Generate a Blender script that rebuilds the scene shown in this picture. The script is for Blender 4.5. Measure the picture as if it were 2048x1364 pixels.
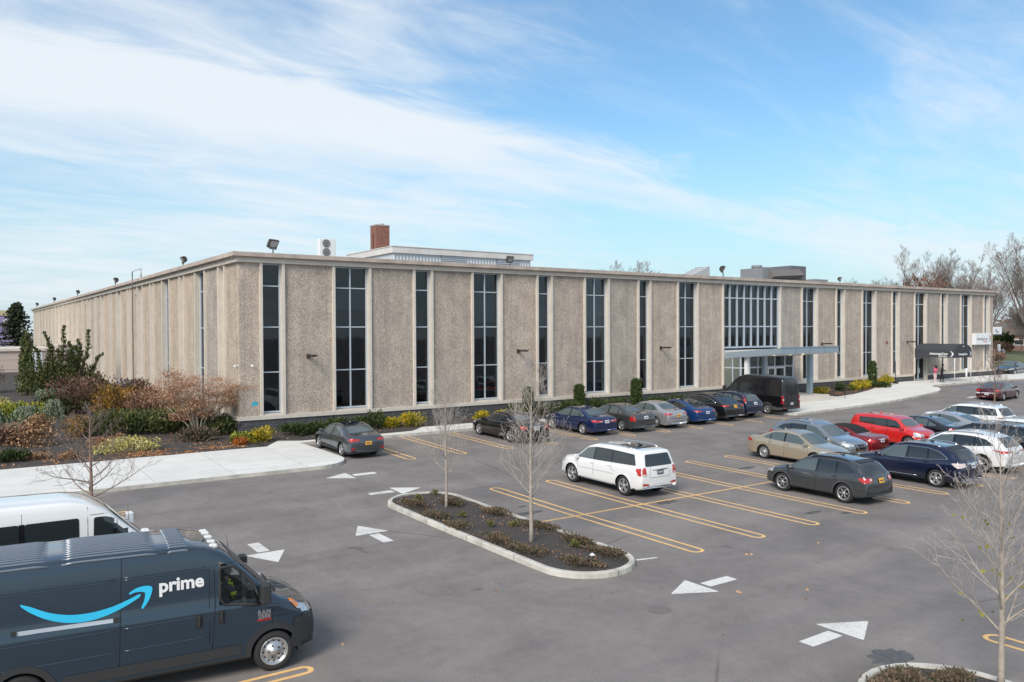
import bpy, bmesh, math, random
from math import sin, cos, pi, radians, atan2, sqrt
from mathutils import Vector, Matrix, noise
from mathutils.bvhtree import BVHTree
from mathutils.geometry import delaunay_2d_cdt

for _o in list(bpy.data.objects): bpy.data.objects.remove(_o)
SC = bpy.context.scene
C = SC.collection

# ------------------------------------------------------------------ camera
YAW, PITCH, ROLL = 0.611259964, -0.0122951294, -0.00461177598
CAMLOC = Vector((-12.4869, -42.7157, 6.3))
F_ = Vector((sin(YAW)*cos(PITCH), cos(YAW)*cos(PITCH), sin(PITCH)))
R_ = Vector((cos(YAW), -sin(YAW), 0)); U_ = R_.cross(F_)
r_ = R_*cos(ROLL) + U_*sin(ROLL); u_ = -R_*sin(ROLL) + U_*cos(ROLL)
cam = bpy.data.cameras.new('camera')
camo = bpy.data.objects.new('camera', cam); C.objects.link(camo)
camo.matrix_world = Matrix(((r_.x, u_.x, -F_.x, CAMLOC.x), (r_.y, u_.y, -F_.y, CAMLOC.y), (r_.z, u_.z, -F_.z, CAMLOC.z), (0, 0, 0, 1)))
cam.sensor_fit = 'HORIZONTAL'; cam.sensor_width = 36.0
cam.lens = 36.0*1618.1/2048; cam.clip_start = 0.1; cam.clip_end = 4000
SC.camera = camo
SC.view_settings.view_transform = 'Standard'; SC.view_settings.look = 'None'
SC.view_settings.exposure = 0.6; SC.view_settings.gamma = 1.0

# ------------------------------------------------------------------ world: pale thin overcast with streaks of blue
SUN_EL = radians(38); SUN_AZ = atan2(-0.86, -0.50)     # towards the sun, measured from +Y to +X
BANDN = (-.0334, .2757, -.9607)
W = bpy.data.worlds.new('World'); SC.world = W; W.use_nodes = True
nt = W.node_tree; nt.nodes.clear()
def N(t, **k):
    n = nt.nodes.new(t)
    for a, b in k.items(): setattr(n, a, b)
    return n
def LK(a, b): nt.links.new(a, b)
def MATH(op, a, b=None, c=None, clamp=False):
    n = N('ShaderNodeMath', operation=op); n.use_clamp = clamp
    for i, v in enumerate((a, b, c)):
        if v is None: continue
        if isinstance(v, (int, float)): n.inputs[i].default_value = v
        else: LK(v, n.inputs[i])
    return n.outputs[0]
def sky_world():
    sky = N('ShaderNodeTexSky', sky_type='NISHITA'); sky.sun_disc = False
    sky.sun_elevation = SUN_EL; sky.sun_rotation = SUN_AZ % (2*pi)
    sky.altitude = 0; sky.air_density = 1.0; sky.dust_density = 0.6; sky.ozone_density = 1.6
    bg = N('ShaderNodeBackground'); bg.inputs[1].default_value = 0.102
    hs = N('ShaderNodeHueSaturation'); tint = N('ShaderNodeMix', data_type='RGBA', blend_type='MULTIPLY'); tint.inputs[0].default_value = 1; tint.inputs[7].default_value = (.80, 1.05, 1.05, 1); hs.inputs['Saturation'].default_value = 1.22; hs.inputs['Value'].default_value = 1.05
    LK(sky.outputs[0], hs.inputs['Color']); LK(hs.outputs[0], tint.inputs[6]); LK(tint.outputs[2], bg.inputs[0])
    tc = N('ShaderNodeTexCoord'); sp = N('ShaderNodeSeparateXYZ'); LK(tc.outputs['Generated'], sp.inputs[0])
    zc = MATH('ADD', MATH('MAXIMUM', sp.outputs[2], 0.0), 0.16)
    px = MATH('DIVIDE', sp.outputs[0], zc); py = MATH('DIVIDE', sp.outputs[1], zc)
    cb = N('ShaderNodeCombineXYZ'); LK(px, cb.inputs[0]); LK(py, cb.inputs[1])
    def noisy(rot, sc, loc, detail, rough, dist):
        mp = N('ShaderNodeMapping'); LK(cb.outputs[0], mp.inputs[0]); mp.inputs['Rotation'].default_value = (0, 0, radians(rot)); mp.inputs['Scale'].default_value = sc; mp.inputs['Location'].default_value = loc
        n = N('ShaderNodeTexNoise'); n.inputs['Scale'].default_value = 1.0; n.inputs['Detail'].default_value = detail; n.inputs['Roughness'].default_value = rough; n.inputs['Distortion'].default_value = dist
        LK(mp.outputs[0], n.inputs['Vector']); return n.outputs['Fac']
    nrm = N('ShaderNodeVectorMath', operation='NORMALIZE'); LK(tc.outputs['Generated'], nrm.inputs[0])
    def dot(v):
        d = N('ShaderNodeVectorMath', operation='DOT_PRODUCT'); LK(nrm.outputs[0], d.inputs[0]); d.inputs[1].default_value = Vector(v).normalized(); return d.outputs['Value']
    def rng(x, lo, hi, a, b_):
        m = N('ShaderNodeMapRange'); m.interpolation_type = 'SMOOTHSTEP'; LK(x, m.inputs[0]); m.inputs[1].default_value = lo; m.inputs[2].default_value = hi; m.inputs[3].default_value = a; m.inputs[4].default_value = b_; return m.outputs[0]
    n1 = noisy(62, (1.1, 2.6, 1), (3.15, 1.3, 0), 10, .58, 1.0); n2 = noisy(20, (.5, .5, 1), (.4, 5.2, 0), 4, .5, .4); n3 = noisy(40, (2.2, 6.0, 1), (1.0, .3, 0), 8, .6, 1.4)
    wob = MATH('MULTIPLY', MATH('SUBTRACT', n2, .5), .16); wob = MATH('ADD', wob, MATH('MULTIPLY', MATH('SUBTRACT', n3, .5), .05))
    bd = MATH('ABSOLUTE', MATH('ADD', dot(BANDN), wob))
    band = MATH('MULTIPLY', rng(bd, 0.0, .06, 1.0, 0.0), rng(dot((.45, .86, .20)), .70, .93, 0, 1))
    wide = MATH('MULTIPLY', rng(bd, 0.0, .14, 1.0, 0.0), rng(dot((-.25, .95, .28)), .72, .98, 0, 1))      # the streak widens to the left
    s = MATH('ADD', MATH('MULTIPLY', n1, .75), MATH('ADD', MATH('MULTIPLY', n2, .55), MATH('MULTIPLY', n3, .42)))
    s = MATH('ADD', s, MATH('MULTIPLY', band, .30)); s = MATH('ADD', s, MATH('MULTIPLY', wide, .34))
    s = MATH('ADD', s, rng(dot((.80, .52, .33)), .86, .992, 0, -.30)); s = MATH('ADD', s, rng(dot((.905, .397, .155)), .965, .998, 0, .22))
    s = MATH('ADD', s, rng(dot((.05, .92, .42)), .93, .995, 0, -.12))
    class _O: pass
    mr = _O(); mr.outputs = [rng(s, .54, 1.18, .12, .95)]
    hz = rng(sp.outputs[2], -.06, .30, .95, 0.0)
    fac = mr.outputs[0]
    bc = N('ShaderNodeBackground'); bc.inputs[0].default_value = (0.88, 0.945, 1.0, 1); bc.inputs[1].default_value = 0.64
    mx = N('ShaderNodeMixShader'); LK(fac, mx.inputs[0]); bh = N('ShaderNodeBackground'); bh.inputs[0].default_value = (.58, .76, .90, 1); bh.inputs[1].default_value = .56; mh = N('ShaderNodeMixShader'); LK(hz, mh.inputs[0]); LK(bg.outputs[0], mh.inputs[1]); LK(bh.outputs[0], mh.inputs[2]); LK(mh.outputs[0], mx.inputs[1]); LK(bc.outputs[0], mx.inputs[2])
    out = N('ShaderNodeOutputWorld'); LK(mx.outputs[0], out.inputs[0])
sky_world()
sl = bpy.data.lights.new('sun', 'SUN'); sl.energy = 2.4; sl.angle = radians(26); sl.color = (1.0, 0.905, 0.80)
so = bpy.data.objects.new('sun', sl); C.objects.link(so)
sd = Vector((sin(SUN_AZ)*cos(SUN_EL), cos(SUN_AZ)*cos(SUN_EL), sin(SUN_EL)))
so.rotation_euler = sd.to_track_quat('Z', 'Y').to_euler()

# ------------------------------------------------------------------ ground height
def ss(t): t = min(1, max(0, t)); return t*t*(3-2*t)
GX = [-300, -27, -21, -16, -10, -4, 0, 14, 90, 600]; GZ = [0, 0, .06, .15, .45, .62, .80, .86, 1.6, 1.6]
def G(x, y):
    for i in range(len(GX)-1):
        if y <= GX[i+1] or i == len(GX)-2:
            t = min(1, max(0, (y-GX[i])/(GX[i+1]-GX[i]))); b = GZ[i]+(GZ[i+1]-GZ[i])*t; break
    return b + 0.3*ss((x-45)/20)*ss((y+16)/12)

# ------------------------------------------------------------------ materials
MATS = {}
def mat(name, col, rough=0.6, metal=0.0, spec=0.5, coat=0.0, var=0.0, vscale=8.0, bump=0.0, bscale=60.0, emit=None, per_obj=0.0, col2=None):
    if name in MATS: return MATS[name]
    m = bpy.data.materials.new(name); m.use_nodes = True; t = m.node_tree; b = t.nodes['Principled BSDF']
    b.inputs['Base Color'].default_value = (*col, 1); b.inputs['Roughness'].default_value = rough; b.inputs['Metallic'].default_value = metal
    b.inputs['Specular IOR Level'].default_value = spec; b.inputs['Coat Weight'].default_value = coat; b.inputs['Coat Roughness'].default_value = 0.06
    co = t.nodes.new('ShaderNodeTexCoord')
    last = None
    if var > 0:
        n = t.nodes.new('ShaderNodeTexNoise'); n.inputs['Scale'].default_value = vscale; n.inputs['Detail'].default_value = 6; n.inputs['Roughness'].default_value = .62
        t.links.new(co.outputs['Object'], n.inputs['Vector'])
        r = t.nodes.new('ShaderNodeValToRGB'); r.color_ramp.elements[0].position = .28; r.color_ramp.elements[1].position = .74
        c0 = tuple(max(0, c*(1-var)) for c in col); c1 = tuple(min(1, c*(1+var)) for c in col) if col2 is None else col2
        r.color_ramp.elements[0].color = (*c0, 1); r.color_ramp.elements[1].color = (*c1, 1)
        t.links.new(n.outputs['Fac'], r.inputs[0]); last = r.outputs[0]
    if per_obj > 0:
        oi = t.nodes.new('ShaderNodeObjectInfo'); mr = t.nodes.new('ShaderNodeMapRange'); mr.inputs[3].default_value = 1-per_obj; mr.inputs[4].default_value = 1+per_obj
        t.links.new(oi.outputs['Random'], mr.inputs[0])
        hs = t.nodes.new('ShaderNodeHueSaturation'); hs.inputs['Color'].default_value = (*col, 1); t.links.new(mr.outputs[0], hs.inputs['Value'])
        if last: t.links.new(last, hs.inputs['Color'])
        last = hs.outputs[0]
    if last: t.links.new(last, b.inputs['Base Color'])
    if bump > 0:
        n = t.nodes.new('ShaderNodeTexNoise'); n.inputs['Scale'].default_value = bscale; n.inputs['Detail'].default_value = 4
        t.links.new(co.outputs['Object'], n.inputs['Vector'])
        bp = t.nodes.new('ShaderNodeBump'); bp.inputs['Strength'].default_value = bump; bp.inputs['Distance'].default_value = 0.02
        t.links.new(n.outputs['Fac'], bp.inputs['Height']); t.links.new(bp.outputs[0], b.inputs['Normal'])
    if emit: b.inputs['Emission Color'].default_value = (*emit[0], 1); b.inputs['Emission Strength'].default_value = emit[1]
    MATS[name] = m; return m

def nodemat(name, fn):
    m = bpy.data.materials.new(name); m.use_nodes = True; fn(m.node_tree, m.node_tree.nodes['Principled BSDF']); MATS[name] = m; return m
def _ramp(t, stops, inp, interp='LINEAR'):
    r = t.nodes.new('ShaderNodeValToRGB'); cr = r.color_ramp; cr.interpolation = interp
    cr.elements[0].position = stops[0][0]; cr.elements[0].color = (*stops[0][1], 1)
    cr.elements[1].position = stops[-1][0]; cr.elements[1].color = (*stops[-1][1], 1)
    for p, c in stops[1:-1]:
        e = cr.elements.new(p); e.color = (*c, 1)
    t.links.new(inp, r.inputs[0]); return r.outputs[0]
def _noise(t, vec, scale, detail=4, rough=.5, dist=0):
    n = t.nodes.new('ShaderNodeTexNoise'); n.inputs['Scale'].default_value = scale; n.inputs['Detail'].default_value = detail; n.inputs['Roughness'].default_value = rough; n.inputs['Distortion'].default_value = dist
    t.links.new(vec, n.inputs['Vector']); return n.outputs['Fac']
def _mix(t, a, b, fac, mode='MIX'):
    m = t.nodes.new('ShaderNodeMix'); m.data_type = 'RGBA'; m.blend_type = mode
    for s, v in ((0, fac), (6, a), (7, b)):
        if isinstance(v, (int, float)): m.inputs[s].default_value = v
        elif isinstance(v, tuple): m.inputs[s].default_value = (*v, 1)
        else: t.links.new(v, m.inputs[s])
    return m.outputs[2]

def aggregate(tint):
    def fn(t, b):
        co = t.nodes.new('ShaderNodeTexCoord').outputs['Object']
        v = t.nodes.new('ShaderNodeTexVoronoi'); v.inputs['Scale'].default_value = 50; t.links.new(co, v.inputs['Vector'])
        bw = t.nodes.new('ShaderNodeRGBToBW'); t.links.new(v.outputs['Color'], bw.inputs[0])
        c = _ramp(t, [(0.18, (.13, .112, .098)), (.36, (.24, .21, .18)), (.5, (.335, .297, .258)), (.66, (.42, .378, .335)), (.84, (.60, .56, .51))], bw.outputs[0])
        big = _noise(t, co, .9, 6, .65)
        c = _mix(t, c, _ramp(t, [(.3, (.80, .78, .76)), (.7, (1.1, 1.08, 1.05))], big), 1.0, 'MULTIPLY')
        oi = t.nodes.new('ShaderNodeObjectInfo')
        c = _mix(t, c, _ramp(t, [(0, (.88, .91, .96)), (.5, (1.0, .98, .96)), (1, (1.1, 1.06, 1.01))], oi.outputs['Random']), 1.0, 'MULTIPLY')
        mz = t.nodes.new('ShaderNodeMapping'); mz.inputs['Scale'].default_value = (3.5, 3.5, .22); t.links.new(co, mz.inputs[0])
        c = _mix(t, c, _ramp(t, [(.32, (.80, .79, .78)), (.6, (1.04, 1.03, 1.02))], _noise(t, mz.outputs[0], 1.0, 5, .6)), .8, 'MULTIPLY')
        c = _mix(t, c, tint, 1.0, 'MULTIPLY')
        t.links.new(c, b.inputs['Base Color']); b.inputs['Roughness'].default_value = .85
        bp = t.nodes.new('ShaderNodeBump'); bp.inputs['Strength'].default_value = .2; bp.inputs['Distance'].default_value = .01
        t.links.new(v.outputs['Distance'], bp.inputs['Height']); t.links.new(bp.outputs[0], b.inputs['Normal'])
    return fn
M_AGG = nodemat('aggregate', aggregate((1.25, 1.25, 1.27))); M_AGG_SUN = nodemat('aggregate_pale', aggregate((1.32, 1.27, 1.21)))  # second copy is for the left facade, its sunlight put into the tint
def asph(t, b):
    co = t.nodes.new('ShaderNodeTexCoord').outputs['Object']
    f = _noise(t, co, 38, 5, .8); g = _noise(t, co, .35, 6, .6, .6); h = _noise(t, co, 3.0, 5, .65)
    c = _ramp(t, [(.30, (.150, .139, .133)), (.52, (.222, .207, .200)), (.72, (.33, .308, .296))], f)
    c = _mix(t, c, _ramp(t, [(.3, (.76, .75, .74)), (.7, (1.14, 1.12, 1.10))], g), 1.0, 'MULTIPLY')
    c = _mix(t, c, _ramp(t, [(.3, (.92, .92, .92)), (.7, (1.07, 1.07, 1.07))], h), 1.0, 'MULTIPLY')
    # tyre-worn bands running along the lanes
    mp = t.nodes.new('ShaderNodeMapping'); mp.inputs['Scale'].default_value = (.05, .9, 1); t.links.new(co, mp.inputs[0])
    w = _noise(t, mp.outputs[0], 1.0, 3, .5); c = _mix(t, c, _ramp(t, [(.35, (.92, .92, .93)), (.65, (1.06, 1.05, 1.04))], w), 1.0, 'MULTIPLY')
    st = _noise(t, co, 1.1, 3, .5, 1.2)                       # dark oily spots
    c = _mix(t, c, (.58, .58, .6), _ramp(t, [(.69, (0, 0, 0)), (.77, (.8, .8, .8))], st), 'MULTIPLY')
    # sparse meandering cracks
    vv = t.nodes.new('ShaderNodeTexVoronoi'); vv.feature = 'DISTANCE_TO_EDGE'; vv.inputs['Scale'].default_value = .09
    nn = t.nodes.new('ShaderNodeTexNoise'); nn.inputs['Scale'].default_value = 1.4; nn.inputs['Detail'].default_value = 6; t.links.new(co, nn.inputs['Vector'])
    vm = t.nodes.new('ShaderNodeMix'); vm.data_type = 'VECTOR'; vm.inputs[0].default_value = .12; t.links.new(co, vm.inputs[4]); t.links.new(nn.outputs['Color'], vm.inputs[5])
    t.links.new(vm.outputs[1], vv.inputs['Vector'])
    ck = _mix(t, _ramp(t, [(.0, (1, 1, 1)), (.0022, (0, 0, 0))], vv.outputs['Distance']), _ramp(t, [(.50, (0, 0, 0)), (.56, (.9, .9, .9))], _noise(t, co, .16, 2)), 1.0, 'MULTIPLY')
    c = _mix(t, c, (.62, .60, .59), ck, 'MULTIPLY')
    t.links.new(c, b.inputs['Base Color']); b.inputs['Roughness'].default_value = .9; b.inputs['Specular IOR Level'].default_value = .25
    bp = t.nodes.new('ShaderNodeBump'); bp.inputs['Strength'].default_value = .35; bp.inputs['Distance'].default_value = .01
    t.links.new(f, bp.inputs['Height']); t.links.new(bp.outputs[0], b.inputs['Normal'])
M_ASPH = nodemat('asphalt', asph)
def brickfn(c1, c2, mo, sc, vert='Y'):
    def fn(t, b):
        co = t.nodes.new('ShaderNodeTexCoord').outputs['Object']
        s = t.nodes.new('ShaderNodeSeparateXYZ'); t.links.new(co, s.inputs[0]); ad = t.nodes.new('ShaderNodeMath'); ad.operation = 'ADD'
        t.links.new(s.outputs[0], ad.inputs[0]); t.links.new(s.outputs[1], ad.inputs[1])
        cb = t.nodes.new('ShaderNodeCombineXYZ'); t.links.new(ad.outputs[0], cb.inputs[0]); t.links.new(s.outputs[2], cb.inputs[1])
        br = t.nodes.new('ShaderNodeTexBrick'); t.links.new(cb.outputs[0], br.inputs['Vector'])
        br.inputs['Scale'].default_value = sc; br.inputs['Brick Width'].default_value = .23; br.inputs['Row Height'].default_value = .085; br.inputs['Mortar Size'].default_value = .009
        br.inputs['Color1'].default_value = (*c1, 1); br.inputs['Color2'].default_value = (*c2, 1); br.inputs['Mortar'].default_value = (*mo, 1)
        n = _noise(t, co, 6, 4); c = _mix(t, br.outputs['Color'], _ramp(t, [(.3, (.75, .75, .75)), (.7, (1.25, 1.25, 1.25))], n), 1.0, 'MULTIPLY')
        t.links.new(c, b.inputs['Base Color']); b.inputs['Roughness'].default_value = .65
    return fn
M_BRICK = nodemat('dark_brick', brickfn((.028, .030, .038), (.055, .057, .066), (.16, .155, .15), 1.0))
M_CHIM = nodemat('red_brick', brickfn((.16, .045, .028), (.24, .075, .045), (.24, .18, .15), 1.0))
def glassfn(tint, refl=.12):
    def fn(t, b):
        t.nodes.remove(b); out = t.nodes['Material Output']
        tr = t.nodes.new('ShaderNodeBsdfTransparent'); tr.inputs[0].default_value = (*tint, 1)
        gl = t.nodes.new('ShaderNodeBsdfGlossy'); gl.inputs['Roughness'].default_value = .03; gl.inputs[0].default_value = (.66, .70, .74, 1)
        co = t.nodes.new('ShaderNodeTexCoord').outputs['Object']; n = _noise(t, co, .8, 2)
        bp = t.nodes.new('ShaderNodeBump'); bp.inputs['Strength'].default_value = .06; bp.inputs['Distance'].default_value = .05; t.links.new(n, bp.inputs['Height']); t.links.new(bp.outputs[0], gl.inputs['Normal'])
        fr = t.nodes.new('ShaderNodeFresnel'); fr.inputs[0].default_value = 1.5
        ad = t.nodes.new('ShaderNodeMath'); ad.operation = 'MULTIPLY_ADD'; ad.inputs[1].default_value = .9; ad.inputs[2].default_value = refl*.2; t.links.new(fr.outputs[0], ad.inputs[0])
        mx = t.nodes.new('ShaderNodeMixShader'); t.links.new(ad.outputs[0], mx.inputs[0]); t.links.new(tr.outputs[0], mx.inputs[1]); t.links.new(gl.outputs[0], mx.inputs[2])
        t.links.new(mx.outputs[0], out.inputs[0])
    return fn
M_GLASS = nodemat('tinted_glass', glassfn((.46, .50, .53)))
M_CLEAR = nodemat('clear_glass', glassfn((.72, .78, .78)))
M_FIN = mat('cast_stone', (.60, .55, .485), .8, var=.10, vscale=1.6, bump=.15)
M_COPE = mat('coping_metal', (.44, .37, .32), .7, var=.28, vscale=1.1)
M_ALU = mat('aluminium', (.50, .56, .62), .45, .3)
M_WHITE = mat('white_paint', (.74, .75, .76), .5)
M_CONC = mat('concrete', (.56, .53, .48), .85, var=.10, vscale=1.2, bump=.2)
M_KERB = mat('kerb_concrete', (.50, .48, .43), .85, var=.34, vscale=1.6, bump=.2)
M_INFILL = mat('painted_infill', (.60, .54, .47), .7, var=.1, per_obj=.07)
M_INFILLB = mat('painted_infill_grey', (.50, .49, .47), .6, per_obj=.07)
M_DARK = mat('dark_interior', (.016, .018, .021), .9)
M_BLACK = mat('black_metal', (.02, .02, .021), .45)
M_BRONZE = mat('bronze_fixture', (.045, .035, .03), .5)
M_CANOPY = mat('blue_grey_metal', (.27, .34, .40), .5, .2, var=.05)
M_PLANT_MULCH = mat('mulch', (.052, .048, .047), .95, var=.85, vscale=22, bump=1.0, bscale=50, col2=(.115, .10, .092))
M_ROOF = mat('roof_membrane', (.25, .24, .23), .9, var=.1)
def worn(col, col2, thr):
    def fn(t, b):
        co = t.nodes.new('ShaderNodeTexCoord').outputs['Object']; n1 = _noise(t, co, 7, 6, .7); n2 = _noise(t, co, 30, 3, .7); n3 = _noise(t, co, .8, 3)
        c = _ramp(t, [(.3, col), (.7, col2)], n1); a = t.nodes.new('ShaderNodeMath'); a.operation = 'MULTIPLY_ADD'; t.links.new(n3, a.inputs[0]); a.inputs[1].default_value = .5; t.links.new(n2, a.inputs[2])
        c = _mix(t, (.23, .21, .20), c, _ramp(t, [(thr, (.25, .25, .25)), (thr+.08, (1, 1, 1))], a.outputs[0])); t.links.new(c, b.inputs['Base Color']); b.inputs['Roughness'].default_value = .8
    return fn
M_YEL = mat('line_yellow_old', (.78, .42, .12), .75, var=.22, vscale=7, col2=(.86, .56, .25))
M_YEL = nodemat('line_yellow', worn((.74, .42, .14), (.84, .55, .25), .56)); M_LWH = nodemat('line_white', worn((.60, .59, .56), (.74, .73, .70), .60)); _x = mat('line_white_old', (.70, .69, .66), .8, var=.25, vscale=6, col2=(.80, .79, .76))

# ------------------------------------------------------------------ mesh helpers
class MB:
    def __init__(s): s.v = []; s.f = []; s.mi = []; s.sm = []
    def add(s, vs, fs, mi=0, smooth=False):
        o = len(s.v); s.v += [tuple(v) for v in vs]
        for f in fs: s.f.append([i+o for i in f]); s.mi.append(mi); s.sm.append(smooth)
    def box(s, x0, x1, y0, y1, z0, z1, mi=0, M=None):
        vs = [(x, y, z) for z in (z0, z1) for y in (y0, y1) for x in (x0, x1)]
        if M is not None: vs = [M @ Vector(v) for v in vs]
        s.add(vs, [(0, 2, 3, 1), (4, 5, 7, 6), (0, 1, 5, 4), (2, 6, 7, 3), (0, 4, 6, 2), (1, 3, 7, 5)], mi)
    def cbox(s, x0, x1, y0, y1, z0, z1, c=.02, mi=0, M=None):    # box with chamfered vertical and top edges
        xs, ys = (x0, x1), (y0, y1)
        ring = [(x0+c, y0), (x1-c, y0), (x1, y0+c), (x1, y1-c), (x1-c, y1), (x0+c, y1), (x0, y1-c), (x0, y0+c)]
        ring2 = [(x0+2*c, y0+c), (x1-2*c, y0+c), (x1-c, y0+2*c), (x1-c, y1-2*c), (x1-2*c, y1-c), (x0+2*c, y1-c), (x0+c, y1-2*c), (x0+c, y0+2*c)]
        vs = [(x, y, z0+c) for x, y in ring]+[(x, y, z1-c) for x, y in ring]+[(x, y, z0) for x, y in ring2]+[(x, y, z1) for x, y in ring2]
        if M is not None: vs = [M @ Vector(v) for v in vs]
        fs = []
        for i in range(8):
            j = (i+1) % 8; fs += [(i, j, 8+j, 8+i), (16+i, 16+j, j, i), (8+i, 8+j, 24+j, 24+i)]
        fs += [tuple(range(24, 32)), tuple(reversed(range(16, 24)))]
        s.add(vs, fs, mi)
    def tube(s, pts, rads, n=6, mi=0, cap=True, smooth=True):
        pts = [Vector(p) for p in pts]; k = len(pts)
        if isinstance(rads, (int, float)): rads = [rads]*k
        o = len(s.v); ref = Vector((0.13, 0.21, 1)).normalized()
        d0 = (pts[min(1, k-1)]-pts[0]).normalized()
        if abs(d0.dot(ref)) > .95: ref = Vector((1, 0.1, 0)).normalized()
        for i, p in enumerate(pts):
            d = (pts[min(i+1, k-1)]-pts[max(i-1, 0)])
            d = d.normalized() if d.length > 1e-9 else d0
            a = d.cross(ref)
            a = a.normalized() if a.length > 1e-6 else Vector((1, 0, 0)); b = d.cross(a)
            for q in range(n):
                t = 2*pi*q/n; s.v.append(tuple(p+(a*cos(t)+b*sin(t))*rads[i]))
        for i in range(k-1):
            for q in range(n):
                r = (q+1) % n; s.f.append([o+i*n+q, o+i*n+r, o+(i+1)*n+r, o+(i+1)*n+q]); s.mi.append(mi); s.sm.append(smooth)
        if cap and n > 2:
            s.f.append([o+q for q in range(n)][::-1]); s.mi.append(mi); s.sm.append(False)
            s.f.append([o+(k-1)*n+q for q in range(n)]); s.mi.append(mi); s.sm.append(False)
    def lathe(s, prof, n=24, axis='Z', c=(0, 0, 0), mi=0, smooth=True):
        vs = []
        for r, h in prof:
            for q in range(n):
                t = 2*pi*q/n; a, b = r*cos(t), r*sin(t)
                p = (a, b, h) if axis == 'Z' else ((a, h, b) if axis == 'Y' else (h, a, b))
                vs.append((p[0]+c[0], p[1]+c[1], p[2]+c[2]))
        fs = []
        for i in range(len(prof)-1):
            for q in range(n):
                r = (q+1) % n; fs.append((i*n+q, i*n+r, (i+1)*n+r, (i+1)*n+q))
        s.add(vs, fs, mi, smooth)
    def prism(s, poly, z0, z1, mi=0, zf=None, top_mi=None):      # poly in x,y ; zf(x,y) base height
        n = len(poly); zf = zf or (lambda x, y: 0)
        vs = [(x, y, zf(x, y)+z0) for x, y in poly]+[(x, y, zf(x, y)+z1) for x, y in poly]
        s.add(vs, [(i, (i+1) % n, n+(i+1) % n, n+i) for i in range(n)], mi)
        s.add(vs[n:], [tuple(range(n))], mi if top_mi is None else top_mi)
    def build(s, name, mats, parent=None, loc=None):
        me = bpy.data.meshes.new(name); me.from_pydata(s.v, [], s.f)
        if not isinstance(mats, (list, tuple)): mats = [mats]
        for m in mats: me.materials.append(m)
        me.polygons.foreach_set('material_index', s.mi); me.polygons.foreach_set('use_smooth', s.sm); me.update()
        o = bpy.data.objects.new(name, me); C.objects.link(o)
        if parent: o.parent = parent
        if loc: o.location = loc
        return o
def tag(o, label=None, cat=None, group=None, kind=None):
    if label: o['label'] = label
    if cat: o['category'] = cat
    if group: o['group'] = group
    if kind: o['kind'] = kind
    return o
def thing(name, label, cat, loc=(0, 0, 0), rotz=0, group=None):
    o = bpy.data.objects.new(name, None); C.objects.link(o); o.location = loc; o.rotation_euler = (0, 0, rotz)
    o.empty_display_size = .3
    return tag(o, label, cat, group)
def copy_tree(o, parent=None):
    c = o.copy(); C.objects.link(c)
    if parent: c.parent = parent
    for ch in list(o.children): copy_tree(ch, c)
    return c
def sheet(poly, dz, step=1.0, zf=G, mi=0):
    """Triangulated sheet filling a polygon, its height following the ground."""
    n = len(poly); P = []
    for i in range(n):
        a, b = Vector(poly[i]), Vector(poly[(i+1) % n]); k = max(1, int((b-a).length/step))
        for j in range(k): P.append(a+(b-a)*j/k)
    xs = [p.x for p in P]; ys = [p.y for p in P]; m = len(P)
    def inside(x, y):
        c = False
        for i in range(n):
            x1, y1 = poly[i]; x2, y2 = poly[(i+1) % n]
            if (y1 > y) != (y2 > y) and x < (x2-x1)*(y-y1)/(y2-y1)+x1: c = not c
        return c
    Q = list(P); x = min(xs)+step*.5
    while x < max(xs):
        y = min(ys)+step*.5
        while y < max(ys):
            if inside(x, y): Q.append(Vector((x, y)))
            y += step
        x += step
    r = delaunay_2d_cdt(Q, [(i, (i+1) % m) for i in range(m)], [], 1, 1e-5)
    mb = MB(); vs = [(v.x, v.y, zf(v.x, v.y)+dz) for v in r[0]]
    fs = []
    for f in r[2]:
        a, b, c = [Vector(vs[i][:2]) for i in f[:3]]
        ce = (a+b+c)/3
        if not inside(ce.x, ce.y): continue
        fs.append(tuple(f) if (b-a).cross(c-a) > 0 else tuple(reversed(f)))
    mb.add(vs, fs, mi); return mb, P
def text_mesh(body, size, mat_, name, parent, M, extrude=.004, bold=0.0, spacing=1.0, align='CENTER', shear=0):
    cu = bpy.data.curves.new(name, 'FONT'); cu.body = body; cu.size = size; cu.extrude = extrude; cu.offset = bold; cu.space_character = spacing
    cu.align_x = align; cu.align_y = 'CENTER'; cu.shear = shear; cu.resolution_u = 3
    to = bpy.data.objects.new('tmp', cu); C.objects.link(to)
    me = bpy.data.meshes.new_from_object(to.evaluated_get(bpy.context.evaluated_depsgraph_get()))
    bpy.data.objects.remove(to); bpy.data.curves.remove(cu)
    me.name = name; me.transform(M); me.materials.clear(); me.materials.append(mat_)
    o = bpy.data.objects.new(name, me); C.objects.link(o)
    if parent: o.parent = parent
    return o
# ================================================================== SETTING: ground, kerbs, pavements, markings
def build_ground():
    mb = MB()
    def axis(pts):
        out = []
        for a, b, s in pts:
            k = max(1, int((b-a)/s)); out += [a+(b-a)*i/k for i in range(k)]
        return out+[pts[-1][1]]
    xs = axis([(-1800, -60, 200), (-60, -20, 8), (-20, 45, 2.5), (45, 66, 1.5), (66, 120, 6), (120, 2600, 250)])
    ys = axis([(-600, -60, 120), (-60, -28, 8), (-28, 1, .75), (1, 15, 2), (15, 100, 10), (100, 2600, 250)])
    vs = [(x, y, G(x, y)-.0) for y in ys for x in xs]; n = len(xs)
    fs = [(j*n+i, j*n+i+1, (j+1)*n+i+1, (j+1)*n+i) for j in range(len(ys)-1) for i in range(n-1)]
    mb.add(vs, fs, 0, True)
    tag(mb.build('car_park_asphalt', M_ASPH), kind='structure')
build_ground()

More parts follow.
